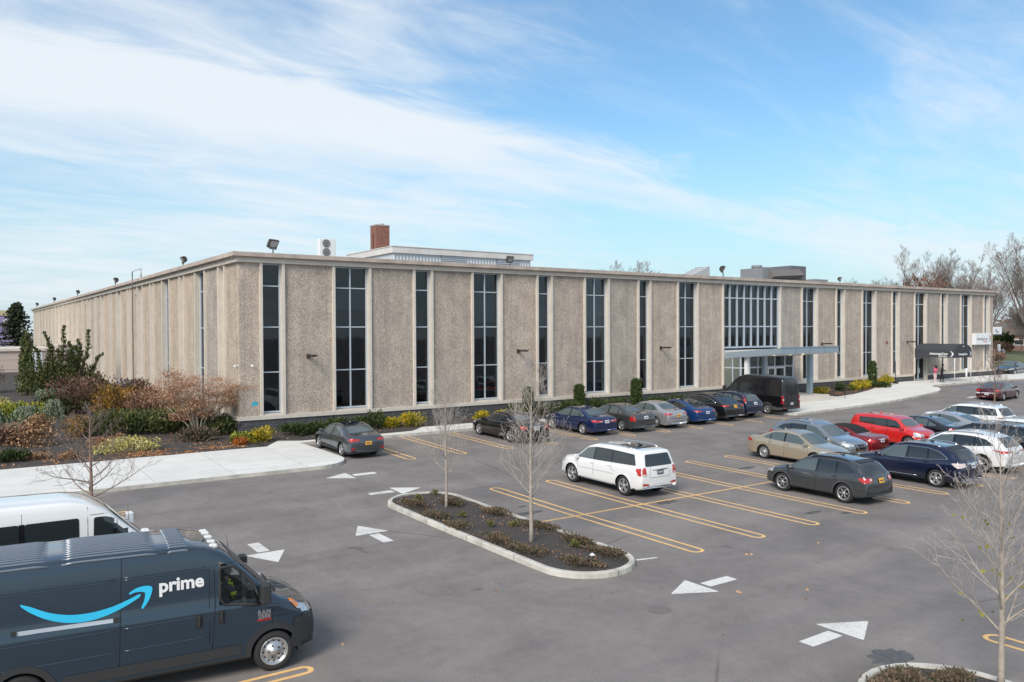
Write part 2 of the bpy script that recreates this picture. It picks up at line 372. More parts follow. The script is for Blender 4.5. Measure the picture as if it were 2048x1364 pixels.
def kerbed(name, poly, h=.15, topmat=None, kerbw=.0, joints=True):
    mb, P = sheet(poly, h, 1.0)
    n = len(P); area = sum(P[i].x*P[(i+1) % n].y-P[(i+1) % n].x*P[i].y for i in range(n))
    if area < 0: P = P[::-1]
    vs = [(p.x, p.y, G(p.x, p.y)-.05) for p in P]+[(p.x, p.y, G(p.x, p.y)+h) for p in P]
    mb.add(vs, [(i, (i+1) % n, n+(i+1) % n, n+i) for i in range(n)], 1)
    return tag(mb.build(name, [topmat or M_CONC, M_KERB]), kind='structure')
def concfn(t, b):
    co = t.nodes.new('ShaderNodeTexCoord').outputs['Object']
    f = _noise(t, co, 1.1, 6, .65); g = _noise(t, co, 18, 4, .7)
    c = _ramp(t, [(.3, (.64, .63, .60)), (.7, (.74, .73, .70))], f)
    c = _mix(t, c, _ramp(t, [(.3, (.92, .92, .92)), (.7, (1.06, 1.06, 1.06))], g), 1.0, 'MULTIPLY')
    br = t.nodes.new('ShaderNodeTexBrick'); br.offset = 0; t.links.new(co, br.inputs['Vector']); br.inputs['Scale'].default_value = 1
    br.inputs['Brick Width'].default_value = 3.0; br.inputs['Row Height'].default_value = 1.5; br.inputs['Mortar Size'].default_value = .012
    br.inputs['Color1'].default_value = (1, 1, 1, 1); br.inputs['Color2'].default_value = (.93, .93, .92, 1); br.inputs['Mortar'].default_value = (.55, .54, .52, 1)
    c = _mix(t, c, br.outputs['Color'], 1.0, 'MULTIPLY')
    t.links.new(c, b.inputs['Base Color']); b.inputs['Roughness'].default_value = .85
M_WALK = nodemat('pavement_concrete', concfn)

def arc(cx, cy, r, a0, a1, n=8): return [(cx+r*cos(radians(a0+(a1-a0)*i/n)), cy+r*sin(radians(a0+(a1-a0)*i/n))) for i in range(n+1)]
SW_L = [(-60, -9.9), (0.1, -9.9)] + arc(.5, -8.2, 1.7, -80, 0, 7) + [(2.15, -6.4), (1.95, -3.65), (13.2, -3.7), (37.0, -3.9), (37.0, -2.7), (14.0, -2.65), (13.6, -2.0), (9.7, -2.0), (8.6, -3.0), (2.2, -3.1), (1.2, -2.6), (0.2, -3.9), (-60, -4.3)]
kerbed('pavement_west', SW_L, .15, M_WALK)

SW_R = [(34.5, -3.9), (34.2, -8.3), (34.8, -8.9), (38.4, -8.62), (41.95, -8.35), (45.5, -8.05), (50.2, -7.5), (55.3, -6.8), (58.5, -6.3), (60.2, -5.6), (61.2, -4.9), (61.5, -4.3), (61.9, -3.9), (63.5, -3.4), (67, -3.5), (73.4, -3.75), (80, -3.9), (96, -3.6), (130, -2.5), (130, -1.1), (84, -.35), (60, -.35), (57.5, -1.3), (54.0, -2.5), (50.5, -3.3), (45.2, -3.9), (45.2, -.3), (37.0, -.3), (37.0, -3.9)]
kerbed('pavement_east', SW_R, .15, M_WALK)

def bed(name, poly, dz=.12, m=None):
    mb, _ = sheet(poly, 0, .7, zf=lambda x, y: G(x, y)+dz+.05*noise.noise(Vector((x*.8, y*.8, 3))))
    return tag(mb.build(name, m or M_PLANT_MULCH), kind='structure')
bed('mulch_bed_south', [(-.3, -.02), (37.6, -.02), (37.6, -2.75), (14.0, -2.7), (13.6, -2.05), (9.7, -2.05), (8.6, -3.05), (2.2, -3.15), (1.2, -2.65), (.2, -3.95)], .16)
bed('mulch_bed_east', [(45.2, -3.95), (45.2, -.02), (60.0, -.02), (60, -.4), (57.5, -1.35), (54.0, -2.55), (50.5, -3.35)], .17)
def gardenz(x, y): return .13+.35*ss((y-6)/25)*ss((-x+1)/6)+.08*noise.noise(Vector((x*.35, y*.35, 1)))+.04*noise.noise(Vector((x*1.4, y*1.4, 7)))
mb, _ = sheet([(-60, -4.35), (.2, -3.95), (-.05, -.02), (-.05, 86), (-60, 86)], 0, 1.4, zf=lambda x, y: G(x, y)+gardenz(x, y))
tag(mb.build('garden_soil', M_PLANT_MULCH), kind='structure')

# island with its kerb ring
def island(name, poly_out, kw=.16, h=.15):
    n = len(poly_out); cx = sum(p[0] for p in poly_out)/n; cy = sum(p[1] for p in poly_out)/n
    P = [Vector(p) for p in poly_out]
    inn = []
    for i in range(n):
        a, b, c = P[i-1], P[i], P[(i+1) % n]; d = (c-a).normalized(); nn = Vector((-d.y, d.x))
        inn.append(b+nn*kw)
    mb = MB(); o0 = [(p.x, p.y, G(p.x, p.y)-.05) for p in P]; o1 = [(p.x+ (q.x-p.x)*.08, p.y+(q.y-p.y)*.08, G(p.x, p.y)+h-.02) for p, q in zip(P, inn)]
    o2 = [(p.x+(q.x-p.x)*.22, p.y+(q.y-p.y)*.22, G(p.x, p.y)+h) for p, q in zip(P, inn)]
    i1 = [(p.x, p.y, G(p.x, p.y)+h) for p in inn]; i0 = [(p.x, p.y, G(p.x, p.y)) for p in inn]
    rings = [o0, o1, o2, i1, i0]; vs = sum(rings, []); fs = []
    for k in range(4):
        for i in range(n): j = (i+1) % n; fs.append((k*n+i, k*n+j, (k+1)*n+j, (k+1)*n+i))
    mb.add(vs, fs, 0)
    # joints between kerb stones
    L = 0
    for i in range(n):
        L += (P[(i+1) % n]-P[i]).length
        if L > 2.4:
            L = 0; a, q = P[i], inn[i]; d = (q-a).normalized(); t = Vector((-d.y, d.x))*.006; a2 = a-d*.003; g = G(a.x, a.y)
            mb.add([(a2.x-t.x, a2.y-t.y, g), (a2.x+t.x, a2.y+t.y, g), (a2.x+t.x, a2.y+t.y, g+h+.002), (a2.x-t.x, a2.y-t.y, g+h+.002), (q.x+t.x, q.y+t.y, g+h+.003), (q.x-t.x, q.y-t.y, g+h+.003)], [(0, 1, 2, 3), (3, 2, 4, 5)], 1)
    tag(mb.build(name+'_kerb', [M_KERB, M_BLACK]), kind='structure')
    m2, _ = sheet([(p.x, p.y) for p in inn], 0, .5, zf=lambda x, y: G(x, y)+.10+.05*noise.noise(Vector((x, y, 0))))
    tag(m2.build(name+'_soil', M_PLANT_MULCH), kind='structure')
isl = arc(1.6, -25.9, 1.42, 180, 360, 14) + arc(1.6, -17.3, 1.42, 0, 180, 14)
def dens(poly, st=1.2):
    out = []
    for i in range(len(poly)):
        a, b = Vector(poly[i]), Vector(poly[(i+1) % len(poly)]); k = max(1, int((b-a).length/st))
        out += [tuple(a+(b-a)*j/k) for j in range(k)]
    return out
island('tree_island', dens(isl))
isl2 = arc(1.2, -44.0, 1.52, 180, 360, 10) + arc(1.2, -35.98, 1.52, 0, 180, 16)
island('corner_island', dens(isl2))
isl3 = arc(70, -11.2, 1.3, 90, 270, 10) + arc(92, -11.2, 1.3, 270, 450, 10)
island('far_island', dens(isl3))

# ---- markings: sheets 4 mm above the asphalt
MKY = MB(); MKW = MB(); MKB = MB()
def ribbon(mb, pts, w, dz=.004, closed=False):
    P = [Vector(p) for p in pts]; Q = []
    for i in range(len(P)-(0 if closed else 1)):
        a, b = P[i], P[(i+1) % len(P)]; k = max(1, int((b-a).length/.8)); Q += [a+(b-a)*j/k for j in range(k)]
    if not closed: Q.append(P[-1])
    n = len(Q); vs = []
    for i in range(n):
        a = Q[i-1] if (i > 0 or closed) else Q[0]; c = Q[(i+1) % n] if (i < n-1 or closed) else Q[-1]
        d = (c-a).normalized(); t = Vector((-d.y, d.x))*w/2
        for p in (Q[i]-t, Q[i]+t): vs.append((p.x, p.y, G(p.x, p.y)+dz))
    fs = [((2*i), (2*i+1), (2*((i+1) % n)+1), (2*((i+1) % n))) for i in range(n if closed else n-1)]
    mb.add(vs, [tuple(reversed(f)) for f in fs])
def hairpin(x, y0, y1, open_top=False, dx=.21, w=.10):
    a, b = min(y0, y1), max(y0, y1); r = dx
    if open_top: ribbon(MKY, [(x+r, b)]+[(p[0], p[1]) for p in arc(x, a+r, r, 0, -180, 8)]+[(x-r, b)], w)
    else: ribbon(MKY, arc(x, a+r, r, -180, 0, 8)+arc(x, b-r, r, 0, 180, 8), w, closed=True)
for k in range(-0, 16): hairpin(5.05+2.743*k, -27.0, -16.35)
ribbon(MKY, [(3.25, -21.65), (46, -21.65)], .10, dz=.006)
for k in range(0, 11): hairpin(4.98+2.755*k, -9.85, -3.72, True)
# hairpins of the bays where the vans stand (lying along X)
def hairpin_x(y, x0, x1, w=.10, r=.15): ribbon(MKY, arc(x0+r, y, r, 90, 270, 8)+arc(x1-r, y, r, -90, 90, 8), w, closed=True)
hairpin_x(-28.2, -12.8, -6.95); hairpin_x(-13.2, -13.5, -7.5); hairpin_x(-20.2, -13.2, -9); 
hairpin(4.95+.0, -40.5, -34.75)
for k in range(1, 5): hairpin(4.95+2.743*k, -40.5, -34.75)
def poly_mark(mb, pts, dz=.004): mb.add([(x, y, G(x, y)+dz) for x, y in pts], [tuple(range(len(pts)))])
def arrow(cx, cy, ang, s=1.0):
    c, n = cos(ang), sin(ang)
    def T(pts): return [(cx+c*x*s-n*y*s, cy+n*x*s+c*y*s) for x, y in pts]
    def rnd(P, r=.06):
        out = []
        for i in range(len(P)):
            a, b, d = Vector(P[i-1]), Vector(P[i]), Vector(P[(i+1) % len(P)])
            p = b+(a-b).normalized()*r; q = b+(d-b).normalized()*r
            out += [tuple(p), tuple((p+q+b*2)/4), tuple(q)]
        return out
    poly_mark(MKW, T(rnd([(1.15, 0), (.06, .56), (.06, -.56)])))
    poly_mark(MKW, T(rnd([(-.06, .17), (-1.06, .17), (-1.06, -.17), (-.06, -.17)], .03)))
arrow(1.22, -11.6, pi); arrow(1.52, -14.85, 0); arrow(-1.76, -19.92, pi/2); arrow(-5.15, -20.0, -pi/2)
arrow(2.78, -29.12, pi); arrow(2.63, -32.87, 0); arrow(58, -9.5, 0); arrow(-9.6, -11.35, pi)
poly_mark(MKW, [(2.95, -26.6), (3.6, -26.75), (3.62, -26.66), (2.97, -26.5)])
ribbon(MKB, [(62.3, -5.3), (86, -5.6)], .12); ribbon(MKB, [(62.5, -5.9), (86, -6.2)], .12); ribbon(MKB, [(63, -8.6), (86, -8.8)], .10)
M_LBL = mat('line_blue', (.16, .26, .42), .8, var=.2)
tag(MKY.build('yellow_bay_lines', M_YEL), kind='structure'); tag(MKW.build('white_arrow_markings', M_LWH), kind='structure'); tag(MKB.build('blue_bay_lines', M_LBL), kind='structure')

# damp stain near the corner island, tar patches
M_STAIN = mat('damp_stain', (.095, .09, .09), .6, var=.45, vscale=9)
def blob(cx, cy, rx, ry, seed, dz=.003):
    rnd = random.Random(seed); P = []
    for i in range(40):
        a = 2*pi*i/40; r = 1+.16*sin(a*9+seed)*rnd.random()+.35*noise.noise(Vector((cos(a)*1.5+seed, sin(a)*1.5, 0)))+.25*rnd.random()*(.5+.5*cos(a*3)); P.append((cx+cos(a)*rx*r, cy+sin(a)*ry*r, G(cx, cy)+dz))
    return P
ms = MB()
for i, (x, y, rx, ry) in enumerate([(2.38, -34.22, .48, .30), (3.75, -20.4, .55, .2), (3.2, -18.2, .22, .14), (4.2, -19.5, .2, .1), (8.9, -21.9, .45, .2), (9.8, -18.2, .3, .12), (17.0, -19.0, .5, .2), (11.9, -25.9, .35, .12), (12.8, -26.6, .25, .1), (15.8, -8.6, .4, .12), (21.5, -8.8, .4, .12), (5.2, -8.0, .3, .12)]):
    P = blob(x, y, rx, ry, i); ms.add(P, [tuple(range(len(P)))])
tag(ms.build('stains', M_STAIN), kind='structure')
# ---- far ground: street, lawns
M_LAWN = mat('lawn', (.11, .12, .05), .95, var=.35, vscale=.5)
mb, _ = sheet([(96, 8), (400, 60), (400, 200), (96, 130)], 0, 12, zf=lambda x, y: G(x, y)+.05); tag(mb.build('lawn', M_LAWN), kind='structure')
mb, _ = sheet([(98, 28), (330, 95), (330, 100), (98, 33)], 0, 6, zf=lambda x, y: G(x, y)+.12); tag(mb.build('far_path', M_WALK), kind='structure')
mb, _ = sheet([(-300, 88), (-.5, 88), (-.5, 420), (-300, 420)], 0, 40, zf=lambda x, y: G(x, y)+.05); tag(mb.build('far_lawn', M_LAWN), kind='structure')
# ================================================================== OFFICE BUILDING
BLD = thing('office_building', 'long two storey concrete office building with tall narrow dark windows between pale fins', 'building', (0, 0, 0))
ZS0, ZS1, ZH, ZF0, ZF1, ZC0, ZC1 = 1.66, 1.86, 10.0, 9.98, 10.20, 10.27, 10.49
LF, LL = 82.75, 119.7
DG, DP = .38, .13
class FB(MB):
    def __init__(s, side): super().__init__(); s.side = side
    def b(s, s0, s1, d0, d1, z0, z1, mi=0):
        if s.side == 'F': s.box(s0, s1, d0, d1, z0, z1, mi)
        else: s.box(d0, d1, s0, s1, z0, z1, mi)
FRONT_BAYS = [(1.255+9.144*k, 1.21, 's') for k in range(4)]+[(5.34+9.144*k, 2.2, 'd') for k in range(4)]+[(37.86, 7.2, 'big')]+[(48.01+9.12*k, 2.2, 'd') for k in range(4)]+[(53.04+9.12*k, 1.24, 's') for k in range(4)]
FRONT_BAYS.sort()
LEFT_BAYS = [(2.53+9.144*k, 1.2, 'n') for k in range(13)]+[(6.66+9.144*k, 2.2, 'd' if k < 2 else 'i') for k in range(13)]
LEFT_BAYS = sorted(b for b in LEFT_BAYS if b[0] < LL-3)
M_BLIND = mat('blind', (.72, .70, .67), .9)
def window(side, s0, w, cols, z0, z1, mull, blind=None, dg=DG):
    f = FB(side); fr = .055; a, b = s0+.075, s0+w-.075
    f.b(a, b, dg-.06, dg+.03, z0-.0, z0+.09); f.b(a, b, dg-.06, dg+.03, z1-.05, z1)
    f.b(a, a+fr, dg-.058, dg+.028, z0+.09, z1-.05); f.b(b-fr-.03, b, dg-.058, dg+.028, z0+.09, z1-.05)
    zs = [z0+.09]+[z1-(z1-z0)*m for m in reversed(mull)]+[z1-.05]
    xs = [a+fr+(b-fr-.03-a-fr)*i/cols for i in range(cols+1)]
    for x in xs[1:-1]: f.b(x-.035, x+.035, dg-.07, dg+.026, z0+.09, z1-.05)
    for z in zs[1:-1]:
        for i in range(cols): f.b(xs[i]+(.035 if i else 0), xs[i+1]-(.035 if i < cols-1 else 0), dg-.05, dg+.024, z-.03, z+.03)
    wo = f.build('window', M_ALU, BLD)
    p = FB(side); p.b(a+.03, b-.03, dg, dg+.008, z0+.05, z1-.03); p.build('pane', M_GLASS, wo)
    if blind:
        q = FB(side)
        for (i, zt, zb) in blind: q.b(xs[i]+.03, xs[i+1]-.03, dg+.03, dg+.04, zb, zt)
        q.build('blind', M_BLIND, wo)
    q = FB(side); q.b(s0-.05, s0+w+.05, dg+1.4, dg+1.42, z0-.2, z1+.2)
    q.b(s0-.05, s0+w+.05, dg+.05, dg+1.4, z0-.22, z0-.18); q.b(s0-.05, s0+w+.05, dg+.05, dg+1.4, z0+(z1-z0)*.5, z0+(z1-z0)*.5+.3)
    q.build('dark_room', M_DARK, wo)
    return wo
MUL = (.148, .424, .727)
def zfrac(f, z0=1.97, z1=9.96): return z1-(z1-z0)*f
BL = {5: [(0, zfrac(.16), zfrac(.30)), (1, zfrac(.16), zfrac(.30))], 14: [(0, zfrac(.16), zfrac(.39)), (1, zfrac(.16), zfrac(.385))], 19: [(0, zfrac(.16), zfrac(.42))], 23: [(0, zfrac(.16), zfrac(.34)), (1, zfrac(.16), zfrac(.34))], 28: [(0, zfrac(.16), zfrac(.42))], 57: [(0, zfrac(.16), zfrac(.3))], 48: [(1, zfrac(.16), zfrac(.36))], 32: [(1, zfrac(.16), zfrac(.2))]}
def facade(side, bays, L):
    edge = .13 if side == 'F' else .13
    prev = DP if side == 'F' else DP+.302
    for (s0, w, kind) in bays:
        p = FB(side); p.b(prev, s0-.06, DP, DP+.3, ZS1-.02, ZH+.02); p.build('wall_panel', M_AGG if side == 'F' else M_AGG_SUN, BLD)
        for e in (s0, s0+w):
            f = FB(side); f.b(e-.075, e+.075, 0, DG+.1, ZS1, ZF0); f.build('fin', M_FIN, BLD)
        if kind in 'sd' and not (side == 'F' and abs(s0-66.25) < .3):
            window(side, s0, w, 1 if kind == 's' else 2, 1.97, 9.96, MUL, BL.get(int(s0)) if side == 'F' else None)
            f = FB(side); f.b(s0+.075, s0+w-.075, .05, DG-.07, ZS1-.01, 1.95); f.build('window_sill', M_FIN, BLD)
        elif kind in 'ni':
            f = FB(side); f.b(s0+.075, s0+w-.075, DG-.06, DG+.1, ZS1, ZF0); f.build('infill_panel', M_INFILLB if kind == 'i' or int(s0) % 3 == 0 else M_INFILL, BLD)
        prev = s0+w+.06
    p = FB(side); p.b(prev, L-DP, DP, DP+.3, ZS1-.02, ZH+.02); p.build('wall_panel', M_AGG, BLD)
    # horizontal members
    if side == 'F': segs = [(0, 37.785), (45.135, 66.1), (68.6, L)]
    else: segs = [(.42, L)]
    f = FB(side)
    for a, b in segs: f.b(a, b, -.02, .42, ZS0, ZS1)
    f.build('sill_band', M_FIN, BLD)
    f = FB(side)
    f.b(-.06 if side == 'F' else .46, L+.02, -.06, .46, ZF0+.004, ZF1)
    f.build('header_beam', M_FIN, BLD)
    f = FB(side); st = -.3 if side == 'F' else .4; k = st
    while k < L+.3:
        k2 = min(k+3.3, L+.3); f.b(k+.006, k2-.006, -.3, .4, ZC0, ZC1+(.004 if int(k) % 2 else 0)); k = k2
    f.b(st+.1 if side == 'F' else .45, L, -.12, .45, ZF1, ZC0)
    f.build('coping', M_COPE, BLD)
    f = FB(side)
    for a, b in ([(.02, 37.78), (45.14, 66.1), (68.6, L)] if side == 'F' else [(.3, L)]): f.b(a, b, .04, .3, 0, ZS0)
    f.build('brick_base', M_BRICK, BLD)
facade('F', FRONT_BAYS, LF); facade('L', LEFT_BAYS, LL)
# hidden sides and roof
mb = MB(); mb.box(LF-.3, LF, .46, LL, .3, ZC0, 0); mb.box(.4, LF-.3, LL-.3, LL, .3, ZC0); mb.build('wall', M_AGG, BLD)
mb = MB(); mb.box(.4, LF-.1, .4, LL-.3, 10.12, 10.18); mb.build('roof', M_ROOF, BLD)
mb = MB(); mb.box(LF-.4, LF+.3, .4, LL, ZC0, ZC1); mb.box(-.3, LF+.3, LL, LL+.3, ZC0, ZC1); mb.build('coping', M_COPE, BLD)
# tall curtain window over the entrance
def bigwin():
    a, b, z0, z1, dg = 37.935, 44.985, 4.84, 10.0, .30
    f = MB(); n = 8; rows = [4.98, 6.58, 8.87, 9.93]
    f.box(a, b, dg-.08, dg+.05, z0, 4.98); f.box(a, b, dg-.08, dg+.05, 9.93, z1)
    for i in range(n+1):
        x = a+.04+(b-a-.08)*i/n; f.box(x-.045, x+.045, dg-.14, dg+.04, 4.98, 9.93)
    for z in rows[1:-1]:
        for i in range(n):
            x0 = a+.04+(b-a-.08)*i/n+.045; x1 = a+.04+(b-a-.08)*(i+1)/n-.045; f.box(x0, x1, dg-.06, dg+.035, z-.05, z+.05)
    w = f.build('window', M_ALU, BLD); p = MB(); p.box(a+.02, b-.02, dg, dg+.01, 4.9, 9.96); p.build('pane', M_GLASS, w)
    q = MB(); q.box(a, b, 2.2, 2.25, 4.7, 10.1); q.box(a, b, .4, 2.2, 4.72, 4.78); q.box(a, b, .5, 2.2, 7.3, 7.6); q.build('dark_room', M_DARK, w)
bigwin()
# glazed vestibule under the canopy
def vestibule():
    v = MB(); X0, X1, Y0, Z0, Z1 = 38.05, 44.55, -1.5, .95, 4.38
    xs = [X0, 39.1, 40.1, 41.2, 42.2, 43.5, X1]
    for x in xs: v.box(x-.05, x+.05, Y0-.05, Y0+.05, Z0, Z1)
    for z in (Z0+.06, 3.35, Z1-.05):
        for a, b in zip(xs, xs[1:]): v.box(a+.05, b-.05, Y0-.04, Y0+.04, z-.05, z+.05)
    for x in (X0, X1):
        for y in (-.75,): v.box(x-.045, x+.045, y-.05, y+.05, Z0, Z1)
        for z in (Z0+.06, 3.35, Z1-.05): v.box(x-.03, x+.03, Y0+.05, -.8, z-.05, z+.05); v.box(x-.03, x+.03, -.7, .1, z-.05, z+.05)
    o = v.build('entrance_vestibule', M_ALU, BLD)
    p = MB(); p.box(X0, X1, Y0-.005, Y0+.005, Z0, Z1); p.box(X0-.005, X0+.005, Y0+.01, .1, Z0, Z1); p.box(X1-.005, X1+.005, Y0+.01, .1, Z0, Z1); p.build('pane', M_CLEAR, o)
    q = MB(); q.box(37.9, 45.0, 3.9, 4.0, .9, 4.7); q.box(37.9, 38.0, .1, 3.9, .9, 4.7); q.box(44.95, 45.05, .1, 3.9, .9, 4.7); q.box(37.9, 45, Y0, 3.9, .90, .95)
    q.box(37.94, 44.98, .1, 3.9, 4.5, 4.7)
    q.build('lobby', mat('lobby_wall', (.62, .61, .57), .8), o)
    for lx in (39.4, 41.4, 43.4):
        q = MB(); q.box(lx-.5, lx+.5, .6, 3.2, 4.44, 4.48); q.build('lobby_fill_panel', mat('lobby_lamp', (.9, .9, .85), .5, emit=((1, .95, .85), 2.2)), o)  # glowing panels added under the ceiling to brighten the lobby
    d = MB(); d.box(41.25, 42.15, Y0-.07, Y0-.02, 1.0, 3.3); d.box(42.25, 43.4, Y0-.07, Y0-.02, 1.0, 1.2)
    e = MB()
    for a, b in ((41.28, 42.16), (42.24, 43.4)):
        e.box(a, a+.08, Y0-.09, Y0-.052, 1.0, 3.3); e.box(b-.08, b, Y0-.09, Y0-.052, 1.0, 3.3); e.box(a+.08, b-.08, Y0-.09, Y0-.052, 3.2, 3.3); e.box(a+.08, b-.08, Y0-.09, Y0-.052, 1.0, 1.15); e.box(a+.12, a+.15, Y0-.14, Y0-.11, 1.9, 2.3)
    e.build('door', M_WHITE, o)
    for i, x in enumerate((38.5, 40.6)):
        t = MB(); t.box(x-.14, x+.14, Y0-.35, Y0-.1, .95, 4.35); t.build('column', M_CANOPY if i else M_WHITE, o)
vestibule()
# canopy
def canopy():
    X0, X1, Y1 = 37.95, 45.2, -5.27; m = MB()
    def z(y, t): return t+.47*(-y/5.27)
    ys = [0, -1.7, -3.4, Y1]
    vs = [(x, y, z(y, 4.5)) for x in (X0, X1) for y in ys]+[(x, y, z(y, 4.04)) for x in (X0, X1) for y in ys]
    n = 4
    for i in range(3):
        m.add([vs[i], vs[i+1], vs[n+i+1], vs[n+i]], [(0, 1, 2, 3)], 0)
        m.add([vs[8+i], vs[8+n+i], vs[8+n+i+1], vs[8+i+1]], [(0, 1, 2, 3)], 1)
        m.add([vs[i], vs[8+i], vs[8+i+1], vs[i+1]], [(0, 1, 2, 3)], 0); m.add([vs[n+i], vs[n+i+1], vs[8+n+i+1], vs[8+n+i]], [(0, 1, 2, 3)], 0)
    m.add([vs[3], vs[11], vs[15], vs[7]], [(0, 1, 2, 3)], 0)
    for x in (39.7, 41.5, 43.4):   # panel joints on the fascia
        m.box(x-.012, x+.012, Y1-.006, Y1, z(Y1, 4.04)+.01, z(Y1, 4.5)-.01, 2)
    m.box(X0-.03, X1+.03, Y1-.04, Y1+.06, z(Y1, 4.5)-.02, z(Y1, 4.5)+.05, 0)
    c = m.build('entrance_canopy', [M_CANOPY, mat('soffit', (.55, .56, .56), .7), M_BLACK], BLD)
    p = MB(); p.box(44.42, 44.78, -3.25, -2.9, .9, 4.26); p.build('column', M_CANOPY, c)
    l = MB()
    for x, y in ((39.5, -3.5), (41.5, -3.5), (43.2, -3.5), (41.5, -4.6)): l.lathe([(0, 0), (.1, 0)], 12, 'Z', (x, y, z(y, 4.04)-.01))
    l.build('downlight', mat('lamp_glow', (.9, .8, .6), .5, emit=((1, .8, .5), 2.5)), c)
canopy()
# landing and steps
mb = MB()
for i, (e, zz) in enumerate(((0, 1.10), (.35, .95), (.7, .80))):
    mb.box(37.9, 45.6+e, -4.2-e, -.32, .3, zz-.001*i)
tag(mb.build('entrance_steps', M_CONC), 'broad pale concrete entrance steps beneath the blue grey canopy', 'steps')
mb = MB()
for y0 in (-4.35,):
    pts = [(45.2, -3.9, 2.0), (45.75, -4.25, 1.85), (46.5, -5.0, 1.7)]; mb.tube(pts, .025, 6)
    mb.tube([(45.2, -3.9, 1.1), (45.2, -3.9, 2.0)], .022, 6); mb.tube([(46.5, -5.0, .75), (46.5, -5.0, 1.7)], .022, 6)
    mb.tube([(45.2, -3.9, 1.6), (46.5, -5.0, 1.3)], .015, 6)
    mb.tube([(45.85, -4.45, .9), (45.85, -4.45, 1.82)], .018, 6)
tag(mb.build('handrail', M_BLACK), 'black metal handrail beside the entrance steps next to the yellow shrubs', 'handrail')
mb = MB(); mb.tube([(37.2, -4.3, .75), (37.2, -4.3, 1.6), (37.2, -4.0, 1.75), (37.2, -3.6, 1.6), (37.2, -3.6, .75)], .025, 6)
# side door under the barrel awning
def sidedoor():
    f = MB(); a, b, y = 66.25, 68.45, .34; z0 = 1.12
    for x in (a, (a+b)/2, b): f.box(x-.05, x+.05, y-.06, y+.04, z0, 9.96)
    for z in (z0+.15, 3.4, 4.6, 6.57, 8.78, 9.92): f.box(a+.05, (a+b)/2-.05, y-.04, y+.03, z-.05, z+.05); f.box((a+b)/2+.05, b-.05, y-.04, y+.03, z-.05, z+.05)
    for x in ((a+b)/2-.12, (a+b)/2+.12): f.box(x-.02, x+.02, y-.12, y-.07, 1.9, 2.4)
    w = f.build('door', M_ALU, BLD); p = MB(); p.box(a, b, y, y+.01, z0, 9.96); p.build('pane', M_GLASS, w)
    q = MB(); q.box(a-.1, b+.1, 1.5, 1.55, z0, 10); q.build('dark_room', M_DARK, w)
    j = MB(); j.box(a-.16, a-.052, .002, .44, .9, ZS1); j.box(b+.052, b+.16, .002, .44, .9, ZS1); j.build('door_jamb', M_FIN, w)
sidedoor()
# ---- blue sticker mark, cameras, alarm, conduit
mb = MB(); mb.box(.95, 1.06, DP-.004, DP-.001, 2.42, 2.6); mb.box(.72, .93, DP-.004, DP-.001, 2.40, 2.52); mb.box(.80, .98, DP-.004, DP-.001, 2.52, 2.63)
mb.build('blue_mark', mat('cyan_vinyl', (.03, .45, .62), .5), BLD)
for (x, y, a) in ((DP, .45, pi), (.75, DP, -pi/2)):
    t = thing('security_camera', 'small white dome camera on the '+('left' if a == pi else 'right')+' face of the near building corner', 'camera', (x, y, 4.55), a)
    m = MB(); m.lathe([(0, -.02), (.05, -.02), (.05, .02), (0, .02)], 10, 'X', (.01, 0, 0)); m.tube([(.02, 0, 0), (.1, 0, -.01)], .02, 6); m.build('bracket', M_WHITE, t)
    m = MB(); m.tube([(.08, 0, .03), (.14, 0, -.01), (.24, 0, -.07)], [.03, .05, .04], 10); m.build('housing', M_WHITE, t)
t = MB(); t.lathe([(0, 0), (.13, 0), (.15, -.03), (.12, -.09), (0, -.1)], 14, 'Y', (61.3, DP, 5.05)); tag(t.build('alarm_bell', mat('alarm_red', (.20, .06, .05), .5)), 'round red alarm bell on the concrete wall right of the canopy', 'alarm bell')
m = MB(); m.tube([(-.28, 27.1, 1.0), (-.28, 27.1, 11.15), (-.28, 23.6, 11.15), (-.28, 23.6, 10.5)], .045, 6)
for z in (3.2, 6.2, 9.3): m.box(-.32, 0, 27.05, 27.15, z-.03, z+.03)
tag(m.build('conduit', mat('galvanised', (.42, .43, .43), .5, .5)), 'tall grey conduit pipe rising up the left facade above the roof edge', 'pipe')
# ---- wall-mounted arm lights
def wall_light(x, z, ln):
    t = thing('wall_light', ln, 'wall light', (x, DP, z), 0, 'wall lights along the front facade')
    m = MB(); m.box(-.09, .09, -.08, 0, -.14, .10); m.build('wall_plate', M_BRONZE, t)
    m = MB(); m.tube([(0, -.08, 0), (0, -.3, .02)], .035, 6); m.build('arm', M_BRONZE, t)
    m = MB(); m.cbox(-.16, .16, -1.0, -.28, -.01, .07, .02); m.cbox(-.12, .12, -.95, -.4, -.045, -.012, .01); m.build('lamp_head', M_BRONZE, t)
for x, z, l in ((3.85, 5.0, 'bronze arm light on the first wide panel from the building corner'), (18.0, 5.02, 'bronze arm light above the leftmost columnar evergreen'), (31.0, 5.02, 'bronze arm light left of the big entrance window'), (51.0, 5.06, 'bronze arm light just right of the entrance canopy'), (65.0, 5.06, 'bronze arm light left of the dark barrel awning')):
    wall_light(x, z, l)
